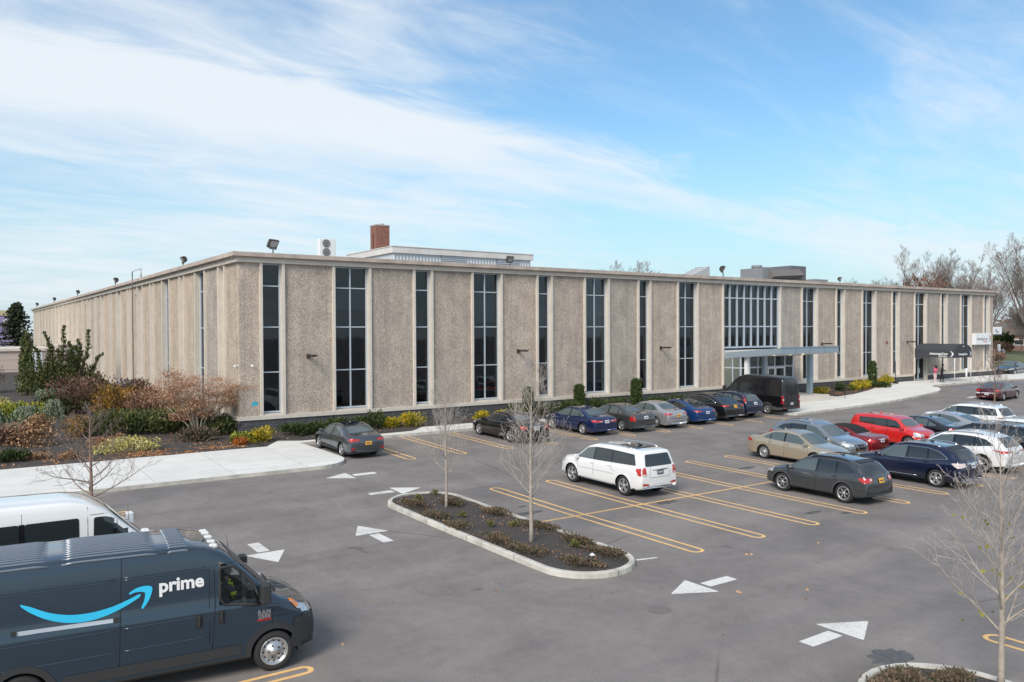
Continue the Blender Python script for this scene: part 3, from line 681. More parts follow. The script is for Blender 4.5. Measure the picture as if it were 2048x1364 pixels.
# ---- rooftop floodlights
def flood(x, y, az, s, label, tilt=.5):
    t = thing('floodlight', label, 'floodlight', (x, y, ZC1), az, 'floodlights on the roof edge')
    m = MB(); m.tube([(0, 0, 0), (0, 0, .22*s)], .03*s, 6); m.box(-.2*s, .2*s, -.03, .03, .2*s, .24*s); m.box(-.21*s, -.19*s, -.03, .03, .2*s, .42*s); m.box(.19*s, .21*s, -.03, .03, .2*s, .42*s); m.build('bracket', M_BRONZE, t)
    R = Matrix.Translation((0, 0, .46*s)) @ Matrix.Rotation(tilt, 4, 'X')
    m = MB(); m.box(-.28*s, .28*s, -.06*s, .06*s, -.2*s, .2*s, 0, R); vs = [R @ Vector(v) for v in [(-.28*s, .06*s, -.2*s), (.28*s, .06*s, -.2*s), (.28*s, .06*s, .2*s), (-.28*s, .06*s, .2*s), (-.12*s, .22*s, -.1*s), (.12*s, .22*s, -.1*s), (.12*s, .22*s, .1*s), (-.12*s, .22*s, .1*s)]]
    m.add(vs, [(0, 1, 5, 4), (1, 2, 6, 5), (2, 3, 7, 6), (3, 0, 4, 7), (4, 5, 6, 7)]); h = m.build('lamp_head', M_BRONZE, t)
    m = MB(); m.box(-.24*s, .24*s, -.068*s, -.06*s, -.16*s, .16*s, 0, R); m.build('lens', mat('flood_lens', (.40, .42, .42), .12, .4), h)
for a in ((1.9, .0, 0.5, 1.15, 'large grey floodlight on the roof edge nearest the building corner'), (17.3, .0, .1, .95, 'floodlight on the front roof edge in front of the white plant room'), (37.8, .0, .7, 1.3, 'tilted floodlight on the roof edge left of the big entrance window'), (53.5, .0, .2, .8, 'small floodlight on the roof edge right of the roof air handler')): flood(a[0], a[1], a[2], a[3], a[4])
for y, s, l in ((11.6, 1.0, 'floodlight on the left roof edge closest to the corner'), (36.6, 1.1, 'floodlight on the left roof edge just beyond the conduit pipe'), (61.8, 1.1, 'third floodlight along the left roof edge'), (86.2, 1.2, 'fourth floodlight along the left roof edge'), (112, 1.3, 'farthest floodlight on the left roof edge by the dark spruce')):
    flood(0, y, -pi/2, s, l)
# ---- rooftop plant room, chimney, units
def corr(t, b):
    co = t.nodes.new('ShaderNodeTexCoord').outputs['Object']; s = t.nodes.new('ShaderNodeSeparateXYZ'); t.links.new(co, s.inputs[0])
    ad = t.nodes.new('ShaderNodeMath'); ad.operation = 'ADD'; t.links.new(s.outputs[0], ad.inputs[0]); t.links.new(s.outputs[1], ad.inputs[1])
    mm = t.nodes.new('ShaderNodeMath'); mm.operation = 'MULTIPLY'; mm.inputs[1].default_value = 20; t.links.new(ad.outputs[0], mm.inputs[0])
    sn = t.nodes.new('ShaderNodeMath'); sn.operation = 'SINE'; t.links.new(mm.outputs[0], sn.inputs[0])
    bp = t.nodes.new('ShaderNodeBump'); bp.inputs['Strength'].default_value = .8; bp.inputs['Distance'].default_value = .04; t.links.new(sn.outputs[0], bp.inputs['Height']); t.links.new(bp.outputs[0], b.inputs['Normal'])
    b.inputs['Base Color'].default_value = (.56, .60, .63, 1); b.inputs['Roughness'].default_value = .5
M_CORR = nodemat('corrugated', corr)
pr = thing('rooftop_plant_room', 'white corrugated plant room with louvres standing on the roof beside the brick chimney', 'plant room', (0, 0, 0))
PX0, PX1, PY0, PY1 = 18.1, 32.2, 18.0, 27.0
m = MB(); m.box(PX0, PX1, PY0, PY1, 10.2, 12.85); m.build('wall', M_CORR, pr)
m = MB(); m.box(PX0-.2, PX1+.2, PY0-.2, PY1+.2, 12.85, 13.35); m.box(PX0-.25, PX1+.25, PY0-.25, PY1+.25, 13.36, 13.42); m.build('roof', mat('weathered_white', (.60, .58, .56), .7, var=.15, vscale=.8), pr)
for a, b in ((22.6, 25.2), (28.4, 30.9)):
    m = MB(); m.box(a, b, PY0-.04, PY0-.002, 11.6, 12.8, 1)
    for k in range(8): m.box(a+.05, b-.05, PY0-.09, PY0-.041, 11.65+k*.15, 11.73+k*.15, 0)
    m.build('louvre', [M_ALU, mat('louvre_shadow', (.2, .21, .22), .7)], pr)
ch = thing('chimney', 'square red brick chimney rising above the rooftop plant room', 'chimney', (20.15, 24.8, 10.2))
m = MB(); m.box(-.66, .66, -.62, .62, 0, 5.7); m.build('shaft', M_CHIM, ch)
m = MB(); m.box(-.69, .69, -.65, .65, 5.7, 5.8); m.tube([(.2, 0, 5.75), (.2, 0, 5.97)], .2, 10); m.build('cap', mat('chimney_cap', (.35, .3, .28), .8), ch)
m = MB(); m.box(-.68, -.661, -.12, .12, 3.6, 5.0); m.build('slot', mat('rust', (.10, .04, .025), .8), ch)
ac = thing('rooftop_condenser', 'tall white twin fan condenser unit standing on the roof near the corner', 'air conditioner', (7.95, 7.5, 10.2))
m = MB(); m.cbox(-.55, .55, -.25, .25, .0, 2.15, .02); m.build('casing', M_WHITE, ac)
for z in (1.28, 1.84):
    m = MB(); m.lathe([(0, -.262), (.25, -.262), (.27, -.25)], 20, 'Y', (-.1, 0, z), 1)
    for r in (.06, .11, .16, .21, .25): m.lathe([(r, -.265), (r+.012, -.275), (r+.024, -.265)], 20, 'Y', (-.1, 0, z), 0)
    m.build('fan_grille', [mat('grille_grey', (.3, .3, .3), .5), mat('fan_dark', (.09, .09, .085), .6)], ac)
hv = thing('rooftop_air_handler', 'large grey boxy air handling unit on the roof above the entrance window', 'air handler', (60.3, 12, 10.2), 0)
M_HV = mat('hvac_grey', (.21, .22, .235), .6, var=.08, vscale=1.2)
m = MB(); m.box(-4.0, .6, -1.4, 1.4, .2, 2.5); m.build('casing', M_HV, hv)
m = MB(); m.box(.63, 3.2, -1.5, 1.5, .2, 2.9); m.build('cabinet', mat('hvac_dark', (.13, .135, .145), .6), hv)
m = MB(); m.add([(-2.9, -1.42, 2.3), (2.0, -1.52, 2.55), (2.0, -2.2, 1.9), (-2.9, -2.1, 1.6), (-2.9, -1.42, 1.3), (2.0, -1.52, 1.5)], [(0, 3, 2, 1), (0, 4, 3), (1, 2, 5), (3, 4, 5, 2)]); m.build('hood', mat('hvac_hood', (.15, .14, .135), .7), hv)
m = MB(); m.tube([(-3.1, 0, 2.5), (-3.1, 0, 2.85)], .55, 16); m.tube([(-1.6, .3, 2.5), (-1.6, .3, 2.75)], .4, 16); m.build('fan_cowl', M_HV, hv)
h2 = thing('rooftop_fan_unit', 'low grey fan unit on the roof to the right of the air handler', 'fan unit', (67.9, 12, 10.2))
m = MB(); m.cbox(-1.6, .8, -.7, .7, 0, 1.7, .03); m.build('casing', M_HV, h2)
m = MB(); m.tube([(1.4, 0, 0), (1.4, 0, .9)], .3, 12); m.tube([(1.4, 0, .9), (1.4, 0, 1.0)], .5, 12); m.build('vent', M_HV, h2)
h3 = thing('rooftop_skylight', 'grey slatted lean-to skylight on the roof left of the entrance window', 'skylight', (37.2, 3.0, 10.2))
m = MB(); m.add([(-1.6, -.5, 0), (1.9, -.5, 0), (1.9, .9, 0), (-1.6, .9, 0), (1.9, -.5, 1.35), (1.9, .9, 1.35)], [(0, 1, 4), (3, 5, 2), (1, 2, 5, 4), (0, 4, 5, 3)])
for k in range(7): x = -1.3+k*.5; m.tube([(x, -.52, (x+1.6)*.385+.03), (x, .92, (x+1.6)*.385+.03)], .03, 4)
m.build('frame', mat('slat_grey', (.42, .44, .45), .6), h3)
# ---- sign board and barrel awning
M_SIGN = mat('sign_white', (.76, .78, .80), .4); M_SGR = mat('sign_grey', (.16, .17, .19), .5); M_SRED = mat('sign_red', (.55, .05, .03), .5); M_NAVY = mat('awning_canvas', (.045, .05, .06), .85, var=.1, bump=.1)
sb = thing('wall_sign', 'white rectangular clinic sign board with a red crescent high on the facade', 'sign', (79.45, 0, 5.22))
m = MB(); m.cbox(-1.85, 1.60, -.4, -.02, -.62, .62, .02); m.build('board', M_SIGN, sb)
RX = Matrix.Rotation(pi/2, 4, 'X')
text_mesh('AdvantageCare', .38, M_SGR, 'lettering', sb, Matrix.Translation((-.40, -.406, .0)) @ RX, bold=.004)
text_mesh('PHYSICIANS', .16, M_SRED, 'lettering', sb, Matrix.Translation((.30, -.406, -.30)) @ RX, bold=.003)
def crescent(mb, M, s=1.0, mi=(0, 1)):
    for half, m_i in ((1, mi[0]), (-1, mi[1])):
        n = 8; out = [(-.25*s+.5*s*sin(pi*.5*(1-i/n))**1*1.0, half*.5*s*(i/n)) for i in range(n+1)]
        inn = [(-.25*s+.28*s*(1-(i/n)**2)-.02, half*.5*s*(i/n)*.92) for i in range(n+1)]
        vs = [M @ Vector((x, y, 0)) for x, y in out]+[M @ Vector((x, y, 0)) for x, y in inn]
        mb.add(vs, [((i, i+1, n+2+i, n+1+i) if half > 0 else (i, n+1+i, n+2+i, i+1)) for i in range(n)], m_i)
m = MB(); crescent(m, Matrix.Translation((1.28, -.408, .05)) @ RX, .85); m.build('crescent_mark', [M_SRED, M_SGR], sb)
aw = thing('barrel_awning', 'dark charcoal barrel awning with white lettering over the clinic side door', 'awning', (66.15, 0, 0))
AX = 3.2; AY = -3.9
def awn():
    m = MB(); n = 12; zc = 4.25; prof = [(0, 3.55)]+[(AX/2-AX/2*cos(pi*i/n), zc+.0+.62*sin(pi*i/n)) for i in range(n+1)]+[(AX, 3.55)]
    k = len(prof); vs = [(x, -.02, z) for x, z in prof]+[(x, AY, z) for x, z in prof]
    m.add(vs, [(i, k+i, k+i+1, i+1) for i in range(k-1)], 0, False); m.add([vs[k+i] for i in range(k)], [tuple(range(k))], 0)
    m.build('canvas', M_NAVY, aw)
    for x in (.05, AX-.05):
        p = MB(); p.tube([(x, AY+.05, 1.1), (x, AY+.05, 3.6)], .035, 8); p.build('pole', M_WHITE, aw)
    ML = Matrix.Translation((-.006, -2.35, 3.92)) @ Matrix.Rotation(-pi/2, 4, 'Z') @ RX
    text_mesh('AdvantageCare', .28, M_SIGN, 'lettering', aw, ML, bold=.008)
    text_mesh('PHYSICIANS', .15, M_SIGN, 'lettering', aw, Matrix.Translation((-.006, -2.75, 3.68)) @ Matrix.Rotation(-pi/2, 4, 'Z') @ RX, bold=.004)
    text_mesh('AdvantageCare', .27, M_SIGN, 'lettering', aw, Matrix.Translation((AX/2-.1, AY-.006, 3.88)) @ RX, bold=.008)
    m = MB(); crescent(m, Matrix.Translation((-.008, -3.62, 3.9)) @ Matrix.Rotation(-pi/2, 4, 'Z') @ RX, .62, (0, 0)); crescent(m, Matrix.Translation((AX-.25, AY-.008, 3.9)) @ RX, .55, (0, 0)); m.build('crescent_mark', M_SIGN, aw)
    text_mesh('480', .16, M_SIGN, 'lettering', aw, Matrix.Translation((AX/2, AY-.006, 4.62)) @ RX, bold=.003)
awn()
# ================================================================== VEHICLES
def paint(name, col, metal=.35, rough=.32): return mat('paint_'+name, col, rough*.75, metal, .5, coat=1.0)
M_TYRE = mat('tyre_rubber', (.022, .022, .023), .85); M_RIM = mat('alloy', (.50, .51, .53), .32, .75); M_RIMD = mat('rim_shadow', (.012, .012, .013), .7)
M_CG = mat('car_glass', (.018, .024, .027), .04, 0, .9); M_CGL = mat('car_glass_light', (.075, .098, .10), .05, 0, .9)
M_CHR = mat('chrome', (.62, .63, .65), .15, .95); M_PLA = mat('black_plastic', (.028, .029, .031), .6); M_GLOSSB = mat('gloss_black', (.008, .008, .009), .08, 0, .7)
M_TAIL = mat('tail_red', (.46, .012, .010), .12, 0, .8, coat=.6); M_TAILW = mat('tail_clear', (.62, .52, .50), .12, 0, .8); M_HEAD = mat('head_lamp', (.50, .53, .56), .08, .3, .9, coat=1.0); M_AMB = mat('amber_lens', (.75, .22, .02), .15)
M_PLW = mat('plate_white', (.62, .64, .68), .5); M_PLY = mat('plate_yellow', (.80, .42, .03), .5); M_PLB = mat('plate_dark', (.05, .06, .09), .5); M_SEAM = mat('panel_gap', (.006, .006, .007), .8); M_PTXT = mat('plate_text', (.03, .04, .12), .6)

def interp(P, x):
    if x >= P[0][0]: return P[0][1]
    for a, b in zip(P, P[1:]):
        if x >= b[0]:
            t = (x-b[0])/(a[0]-b[0]) if a[0] != b[0] else 0; return b[1]+(a[1]-b[1])*t
    return P[-1][1]
def smooth_poly(P, step=.055, it=3):
    Q = []
    for a, b in zip(P, P[1:]):
        a, b = Vector(a), Vector(b); k = max(1, int(math.ceil((b-a).length/step)))
        Q += [a+(b-a)*i/k for i in range(k)]
    Q.append(Vector(P[-1]))
    for _ in range(it): Q = [Q[0]]+[(Q[i-1]+Q[i]*2+Q[i+1])/4 for i in range(1, len(Q)-1)]+[Q[-1]]
    return Q

def make_body(S):
    """loft a car body; returns MB and a BVH of it"""
    top = smooth_poly(S['top'], S.get('step', .055)); W2 = S['W']/2; sill = S.get('sill', .2); tum = S.get('tum', .33)
    xf, xr = S['top'][0][0], S['top'][-1][0]; wb = S['wb']/2; R = S['R']; Ra = R+S.get('gap', .05)
    bf, br = S.get('bow', (.17, .10)); side = S.get('side', [(0, .93), (.08, .975), (.3, 1.0), (.55, 1.0), (.72, .99), (.88, .975), (1, .935)])[::-1]
    NS = S.get('ns', 12); rings = []
    crown = S.get('crown', .05); pf, prr = S.get('plan', (.20, .10))
    for p in top:
        x, zt = p.x, p.y
        tf = max(0, (x-(xf-.75))/.75); tr = max(0, ((xr+.6)-x)/.6)
        w = W2*(1-pf*tf**2.4-prr*tr**2.4)
        zb = sill+.05*tf**2+.09*tr**2
        b = min(interp(S['belt'], x), zt-.03); b = max(b, zb+.1)
        ring = [(0, zb), (w*.7, zb)]
        for k in range(NS+1):
            u = k/NS; ring.append((w*interp(side, u), zb+(b-zb)*u))
        g = max(0, zt-b); ys = w*.935; cr = min(crown, g*.5)
        if S.get('boxy'): yr = ys-tum*g-min(g, .05)*.3
        else: yr = ys-tum*g-min(g, .06)*.7
        zr = zt-cr
        for u in (.06, .3, .6, .88): ring.append((ys+(yr-ys)*u+.018*sin(pi*u)*min(1, g*2), b+(zr-b)*u))
        ring += [(yr-.012, zr+cr*.1), (yr-.05, zr+cr*.48), (yr*.8, zr+cr*.74), (yr*.5, zr+cr*.93), (yr*.25, zr+cr*.98), (0, zr+cr)]
        pts = []
        for y, z in ring:
            q = (y/W2)**2
            xx = x-bf*tf*q+br*tr*q
            pts.append([xx, y, z])
        rings.append(pts)
    M = len(rings[0]); n = len(rings); vs = []
    for r in rings:
        vs += [tuple(p) for p in r]+[(p[0], -p[1], p[2]) for p in r[1:-1]]
    full = 2*M-2
    idx = lambda i, j: i*full+j        # j: 0..M-1 right-hand side (+y), M..2M-3 mirrored 1..M-2
    order = list(range(M))+[M+k for k in range(M-3, -1, -1)]
    fs = []; 
    for i in range(n-1):
        for a in range(full):
            b_ = (a+1) % full; fs.append((idx(i, order[a]), idx(i, order[b_]), idx(i+1, order[b_]), idx(i+1, order[a])))
    fs.append(tuple(idx(0, order[a]) for a in range(full))[::-1]); fs.append(tuple(idx(n-1, order[a]) for a in range(full)))
    bvh = BVHTree.FromPolygons([Vector(v) for v in vs], fs)
    # wheel arches: snap to the circle and open
    vs = [list(v) for v in vs]; arches = [(wb, R), (-wb, R)]
    for v in vs:
        if abs(v[1]) < W2*.8 or v[2] > 2*R+.3: continue
        for ax, az in arches:
            d = Vector((v[0]-ax, v[2]-az)); L = d.length
            if abs(L-Ra) < .042 and L > 0: v[0] = ax+d.x/L*Ra; v[2] = az+d.y/L*Ra
    kept = []; mis = []; cl = S.get('clad', 0)
    for f in fs:
        c = [sum(vs[i][k] for i in f)/len(f) for k in range(3)]
        if len(f) < 6 and abs(c[1]) > W2*.66 and any((c[0]-ax)**2+(c[2]-az)**2 < (Ra-.004)**2 for ax, az in arches): continue
        kept.append(f); m = 0
        if c[2] < sill+.045: m = 1
        if cl and c[2] < cl: m = 1
        mis.append(m)
    mb = MB(); mb.v = [tuple(v) for v in vs]; mb.f = [list(f) for f in kept]; mb.mi = mis; mb.sm = [True]*len(kept)
    return mb, bvh, Ra

def patch(bvh, poly, axis, sgn, off=.007, step=.09, skirt=True, rnd=0.0, lim=0):
    """poly: 2D outline; axis 'y' -> (x,z) from the side, 'x' -> (y,z) from front/rear, 'z' -> (x,y) from above"""
    P = [Vector(p) for p in poly]
    if rnd:
        out = []
        for i in range(len(P)):
            a, b, c = P[i-1], P[i], P[(i+1) % len(P)]; r1 = min(rnd, (a-b).length*.4); r2 = min(rnd, (c-b).length*.4)
            p = b+(a-b).normalized()*r1; q = b+(c-b).normalized()*r2
            out += [p, (p+q+b*2)/4, q]
        P = out
    n = len(P); B = []
    for i in range(n):
        a, b = P[i], P[(i+1) % n]; k = max(1, int((b-a).length/step)); B += [a+(b-a)*j/k for j in range(k)]
    m = len(B); poly2 = [tuple(p) for p in P]
    def inside(x, y):
        c = False
        for i in range(n):
            x1, y1 = poly2[i]; x2, y2 = poly2[(i+1) % n]
            if (y1 > y) != (y2 > y) and x < (x2-x1)*(y-y1)/(y2-y1)+x1: c = not c
        return c
    xs = [p.x for p in B]; ys = [p.y for p in B]; Q = list(B); x = min(xs)+step/2
    while x < max(xs):
        y = min(ys)+step/2
        while y < max(ys):
            if inside(x, y) and min((Vector((x, y))-b).length for b in B) > step*.35: Q.append(Vector((x, y)))
            y += step
        x += step
    r = delaunay_2d_cdt(Q, [(i, (i+1) % m) for i in range(m)], [], 1, 1e-6)
    out = []; nr = []
    for v in r[0]:
        if axis == 'y': o = Vector((v.x, sgn*4, v.y)); d = Vector((0, -sgn, 0))
        elif axis == 'x': o = Vector((sgn*6, v.x, v.y)); d = Vector((-sgn, 0, 0))
        else: o = Vector((v.x, v.y, 5)); d = Vector((0, 0, -1))
        h = bvh.ray_cast(o, d)
        if h[0] is None:
            h = bvh.find_nearest(o+d*(4-.8 if axis == 'y' else (6-2.2 if axis == 'x' else 4)))
            p = h[0]; out.append(p-d*off); nr.append(-d); continue
        out.append(h[0]-d*off*.5+(h[1] if h[1].dot(d) < 0 else -h[1])*off*.7); nr.append(-d)
    fs = []
    for f in r[2]:
        c = sum((r[0][i] for i in f), Vector((0, 0)))/len(f)
        if not inside(c.x, c.y): continue
        if lim and min(abs(out[i].y) for i in f) < lim: continue
        a, b, c3 = [out[i] for i in f[:3]]; nn = (b-a).cross(c3-a)
        fs.append(tuple(f) if nn.dot(nr[f[0]]) > 0 else tuple(reversed(f)))
    return out, fs, m
def patch_mb(mb, *a, mi=0, **k):
    v, f, m = patch(*a, **k); mb.add(v, f, mi, True); return v[:m]

def wheel_mesh(R, wd, style, alloy=M_RIM):
    t = MB(); rr = R*.69 if style != 'big' else R*.74
    t.lathe([(rr-.02, -wd/2+.03), (rr, -wd/2+.005), (R-.05, -wd/2-.004), (R-.015, -wd/2+.02), (R, -wd/2+.05), (R, wd/2-.05), (R-.015, wd/2-.02), (R-.05, wd/2+.004), (rr, wd/2-.005), (rr-.02, wd/2-.03)], 28, 'Y')
    for k in range(28):   # tread blocks shoulder notches
        pass
    r = MB(); o = wd/2
    r.lathe([(0, o-.075), (rr-.03, o-.075)], 24, 'Y', mi=1, smooth=False)
    r.lathe([(rr+.004, o-.02), (rr, o-.004), (rr-.02, o-.006), (rr-.035, o-.03), (rr-.035, o-.075)], 28, 'Y')
    def spoke(a, w0, w1, r0, r1, z0, z1):
        c, s = cos(a), sin(a)
        q = []
        for (rad, w, y) in ((r0, w0, z0), (r1, w1, z1)):
            for sg in (-1, 1): q.append((c*rad-s*sg*w, y, s*rad+c*sg*w)); 
        q += [(p[0], p[1]-.035, p[2]) for p in q]
        r.add(q, [(0, 1, 3, 2), (0, 2, 6, 4), (1, 5, 7, 3)])
    if style == '5': [spoke(2*pi*k/5+.3, .040, .058, .02, rr-.02, o-.012, o-.02) for k in range(5)]
    elif style == 'ten':
        for k in range(5):
            for d in (-.16, .16): spoke(2*pi*k/5+.3+d, .014, .020, .03, rr-.02, o-.012, o-.018)
    elif style == 'big':
        for k in range(5):
            for d in (-.2, .2): spoke(2*pi*k/5+.1+d, .018, .026, .03, rr-.02, o-.01, o-.016)
    elif style == 'cap':
        r.lathe([(0, o-.005), (rr*.45, o-.01), (rr*.5, o-.025)], 20, 'Y'); [spoke(2*pi*k/9, .030, .040, rr*.45, rr-.02, o-.02, o-.02) for k in range(9)]
    elif style == 'x':
        for k in range(6):
            a = 2*pi*k/6
            for d in (-.24, .24): spoke(a+d*.3, .014, .018, .04, rr*.6, o-.012, o-.016)
            c, s = cos(a), sin(a)
            for d in (-1, 1):
                a2 = a+d*.38; r.add([(c*rr*.55, o-.014, s*rr*.55), (c*rr*.66, o-.014, s*rr*.66), (cos(a2)*(rr-.02), o-.018, sin(a2)*(rr-.02)), (cos(a2-d*.12)*(rr-.02), o-.018, sin(a2-d*.12)*(rr-.02))], [(0, 1, 2, 3)])
    elif style == 'steel':
        r.lathe([(rr-.03, o-.03), (rr-.05, o-.05), (rr*.62, o-.055), (rr*.56, o-.02), (rr*.30, o-.012), (rr*.28, o+.012), (0, o+.014)], 28, 'Y')
        for k in range(12):
            a = 2*pi*k/12; c, s = cos(a)*rr*.75, sin(a)*rr*.75
            r.lathe([(0, o-.049), (.018, o-.049)], 10, 'Y', (c, 0, s), mi=1, smooth=False)
        for k in range(5):
            a = 2*pi*k/5; r.lathe([(0, o+.004), (.014, o+.002), (.016, o-.016)], 8, 'Y', (cos(a)*rr*.42, 0, sin(a)*rr*.42), mi=1)
    r.lathe([(0, o-.002), (.045, o-.004), (.055, o-.03)], 14, 'Y')
    return t, r, alloy

def scale_spec(S, L, W, H):
    x0, x1 = S['top'][0][0], S['top'][-1][0]; kx = L/(x0-x1); kz = H/max(p[1] for p in S['top'])
    zz = lambda z: z*kz if z > .55 else z*(1+(kz-1)*max(0, (z-.3)/.25))
    def f(P): return [(p[0]*kx, zz(p[1])) for p in P]
    S = dict(S); S['top'] = f(S['top']); S['belt'] = f(S['belt']); S['win'] = [f(w) for w in S['win']]
    ky = W/S['W']; S['ws'] = [(p[0]*kx, p[1]*ky) for p in S['ws']]; S['rg'] = ([(p[0]*kx, p[1]*ky) for p in S['rg']] if not S.get('rgx') else [(p[0]*ky, zz(p[1])) for p in S['rg']])
    S['wb'] = S['wb']*kx; S['W'] = W
    for k in ('tl_r', 'hl_f'): 
        if k in S: S[k] = [(p[0]*ky, zz(p[1])) for p in S[k]]
    for k in ('tl_s', 'hl_s', 'roofglass'):
        if k in S: S[k] = [(p[0]*kx, (zz(p[1]) if k != 'roofglass' else p[1]*ky)) for p in S[k]]
    for k in ('plate', ):
        if k in S: S[k] = (S[k][0], zz(S[k][1]))
    S['handles'] = [(a*kx, zz(b)) for a, b in S.get('handles', [])]; S['seams'] = [[(p[0]*kx, zz(p[1])) for p in s] for s in S.get('seams', [])]
    S['mirror'] = (S['mirror'][0]*kx, zz(S['mirror'][1]))
    if 'rails' in S: S['rails'] = (S['rails'][0]*kx, S['rails'][1]*kx)
    return S

def build_car(name, label, X, Y, rot, S, cat='car', group=None, pnt=None, z=None):
    """S spec; the body's midpoint between the axles stands at X,Y; heading = rot (0 = +X)"""
    c, s = cos(rot), sin(rot); wb = S['wb']/2
    za = G(X+c*wb, Y+s*wb); zb = G(X-c*wb, Y-s*wb); pitch = atan2(za-zb, 2*wb)
    root = thing(name, label, cat, (X, Y, (za+zb)/2+.0), 0, group); root.rotation_euler = (0, -pitch, rot)
    mb, bvh, Ra = make_body(S)
    body = mb.build('body', [pnt, S.get('low', M_PLA)], root)
    W2 = S['W']/2; R = S['R']
    # wheel wells
    for ax in (wb, -wb):
        for sg in (1, -1):
            ww = MB(); n = 14; ri = []
            for k in range(n+1):
                a = pi*k/n*1.12-.06*pi; ri.append((ax+cos(a)*(Ra+.0), R+sin(a)*(Ra+.0)))
            vs = [(x, sg*W2*.985, zz) for x, zz in ri]+[(x, sg*W2*.5, zz) for x, zz in ri]
            vs = [(v[0], v[1] if i > n else (lambda h: h[0].y-sg*.02 if h[0] else v[1])(bvh.ray_cast(Vector((v[0], sg*4, v[2])), Vector((0, -sg, 0)))), v[2]) for i, v in enumerate(vs)]
            ww.add(vs, [(k, k+1, n+2+k, n+1+k) for k in range(n)], 0, True)
            ww.add([(x, sg*W2*.5, zz) for x, zz in ri], [tuple(range(n+1))], 0)
            ww.build('wheel_well', M_SEAM, root)
    if S.get('archtrim'):
        wtr = S['archtrim']
        for ax in (wb, -wb):
            for sg in (1, -1):
                at = MB(); n = 20; A = []; B = []
                for k in range(n+1):
                    a = -.10+(pi+.20)*k/n
                    for rad, LST in ((Ra-.01, A), (Ra+wtr, B)):
                        x, zz = ax+cos(a)*rad, R+sin(a)*rad; zz = max(zz, S.get('sill', .2)+.03)
                        h = bvh.ray_cast(Vector((x, sg*4, zz)), Vector((0, -sg, 0)))
                        y = h[0].y if h[0] else sg*W2*.93
                        if abs(y) < W2*.85: y = sg*W2*.93
                        LST.append((x, y+sg*.014, zz))
                at.add(A+B, [(k, k+1, n+2+k, n+1+k) for k in range(n)], 0, True)
                at.add([(p[0], p[1]-sg*.04, p[2]) for p in B]+B, [(k, k+1, n+2+k, n+1+k) for k in range(n)], 0, True)
                at.build('arch_trim', S.get('archmat', M_PLA), root)
    # glass
    gm = S.get('glass', [M_CGL]*8); trims = MB()
    for k, w in enumerate(S['win']):
        for sg in (1, -1):
            g = MB(); e = patch_mb(g, bvh, w, 'y', sg, rnd=.05, step=.11); g.build('side_window', gm[min(k, len(gm)-1)], root)
    for w1, w2 in zip(S['win'], S['win'][1:]):
        if w1[-1][0]-w2[0][0] > .2: continue
        for sg in (1, -1): pm = MB(); patch_mb(pm, bvh, [w1[-1], w1[-2], w2[1], w2[0]], 'y', sg, off=.005, step=.12); pm.build('pillar_trim', M_GLOSSB, root)
    if S.get('chrome'):
        for sg in (1, -1):
            for out in S['chrome']:
                pts = []
                for a, b in zip(out, out[1:]):
                    for i in range(8):
                        x, zz = a[0]+(b[0]-a[0])*i/8, a[1]+(b[1]-a[1])*i/8
                        h = bvh.ray_cast(Vector((x, sg*4, zz)), Vector((0, -sg, 0)))
                        if h[0]: pts.append(h[0]+Vector((0, sg*.010, 0)))
                if len(pts) > 1: trims.tube(pts, S.get('chr_r', .014), 5)
        trims.build('window_trim', S.get('chrmat', M_CHR), root)
    g = MB(); patch_mb(g, bvh, S['ws'], 'z', 1, rnd=.06, step=.13); g.build('windshield', S.get('wsmat', M_CGL), root)
    g = MB()
    if S.get('rgx'): patch_mb(g, bvh, S['rg'], 'x', -1, rnd=.06, step=.13)
    else: patch_mb(g, bvh, S['rg'], 'z', 1, rnd=.05, step=.13)
    g.build('rear_window', S.get('rgmat', gm[-1]), root)
    if 'roofglass' in S:
        g = MB(); patch_mb(g, bvh, S['roofglass'], 'z', 1, rnd=.06, step=.13); g.build('sunroof', M_GLOSSB, root)
    # lamps
    for sg in (1, -1):
        g = MB()
        if 'tl_r' in S: patch_mb(g, bvh, [(p[0]*sg, p[1]) for p in S['tl_r']], 'x', -1, off=.012, rnd=.02, step=.07)
        if 'tl_s' in S: patch_mb(g, bvh, S['tl_s'], 'y', sg, off=.010, rnd=.02, step=.05, lim=W2*.80)
        tl = g.build('taillight', S.get('tlmat', M_TAIL), root)
        if 'tlw' in S: g = MB(); patch_mb(g, bvh, [(p[0]*sg, p[1]) for p in S['tlw']], 'x', -1, off=.016, rnd=.01, step=.07); g.build('reverse_lens', M_TAILW, tl)
        g = MB()
        if 'hl_f' in S: patch_mb(g, bvh, [(p[0]*sg, p[1]) for p in S['hl_f']], 'x', 1, off=.012, rnd=.02, step=.07)
        if 'hl_s' in S: patch_mb(g, bvh, S['hl_s'], 'y', sg, off=.010, rnd=.02, step=.05, lim=W2*.70)
        g.build('headlight', M_HEAD, root)
    for nm, axis, sg, poly, mt in S.get('extra', []):
        g = MB()
        for q in (poly if isinstance(poly[0][0], (tuple, list)) else [poly]): patch_mb(g, bvh, q, axis, sg, off=.012, rnd=.012, step=.08)
        g.build(nm, mt, root)
    # plate
    if 'plate' in S:
        m_, zc = S['plate']; g = MB(); patch_mb(g, bvh, [(-.16, zc-.08), (.16, zc-.08), (.16, zc+.08), (-.16, zc+.08)], 'x', -1, off=.025, step=.2); pl = g.build('license_plate', m_, root)
        g = MB()
        for k in range(6): patch_mb(g, bvh, [(-.11+k*.04, zc-.03), (-.085+k*.04, zc-.03), (-.085+k*.04, zc+.03), (-.11+k*.04, zc+.03)], 'x', -1, off=.031, step=.2)
        g.build('plate_characters', M_PTXT if m_ is not M_PLB else M_PLW, pl)
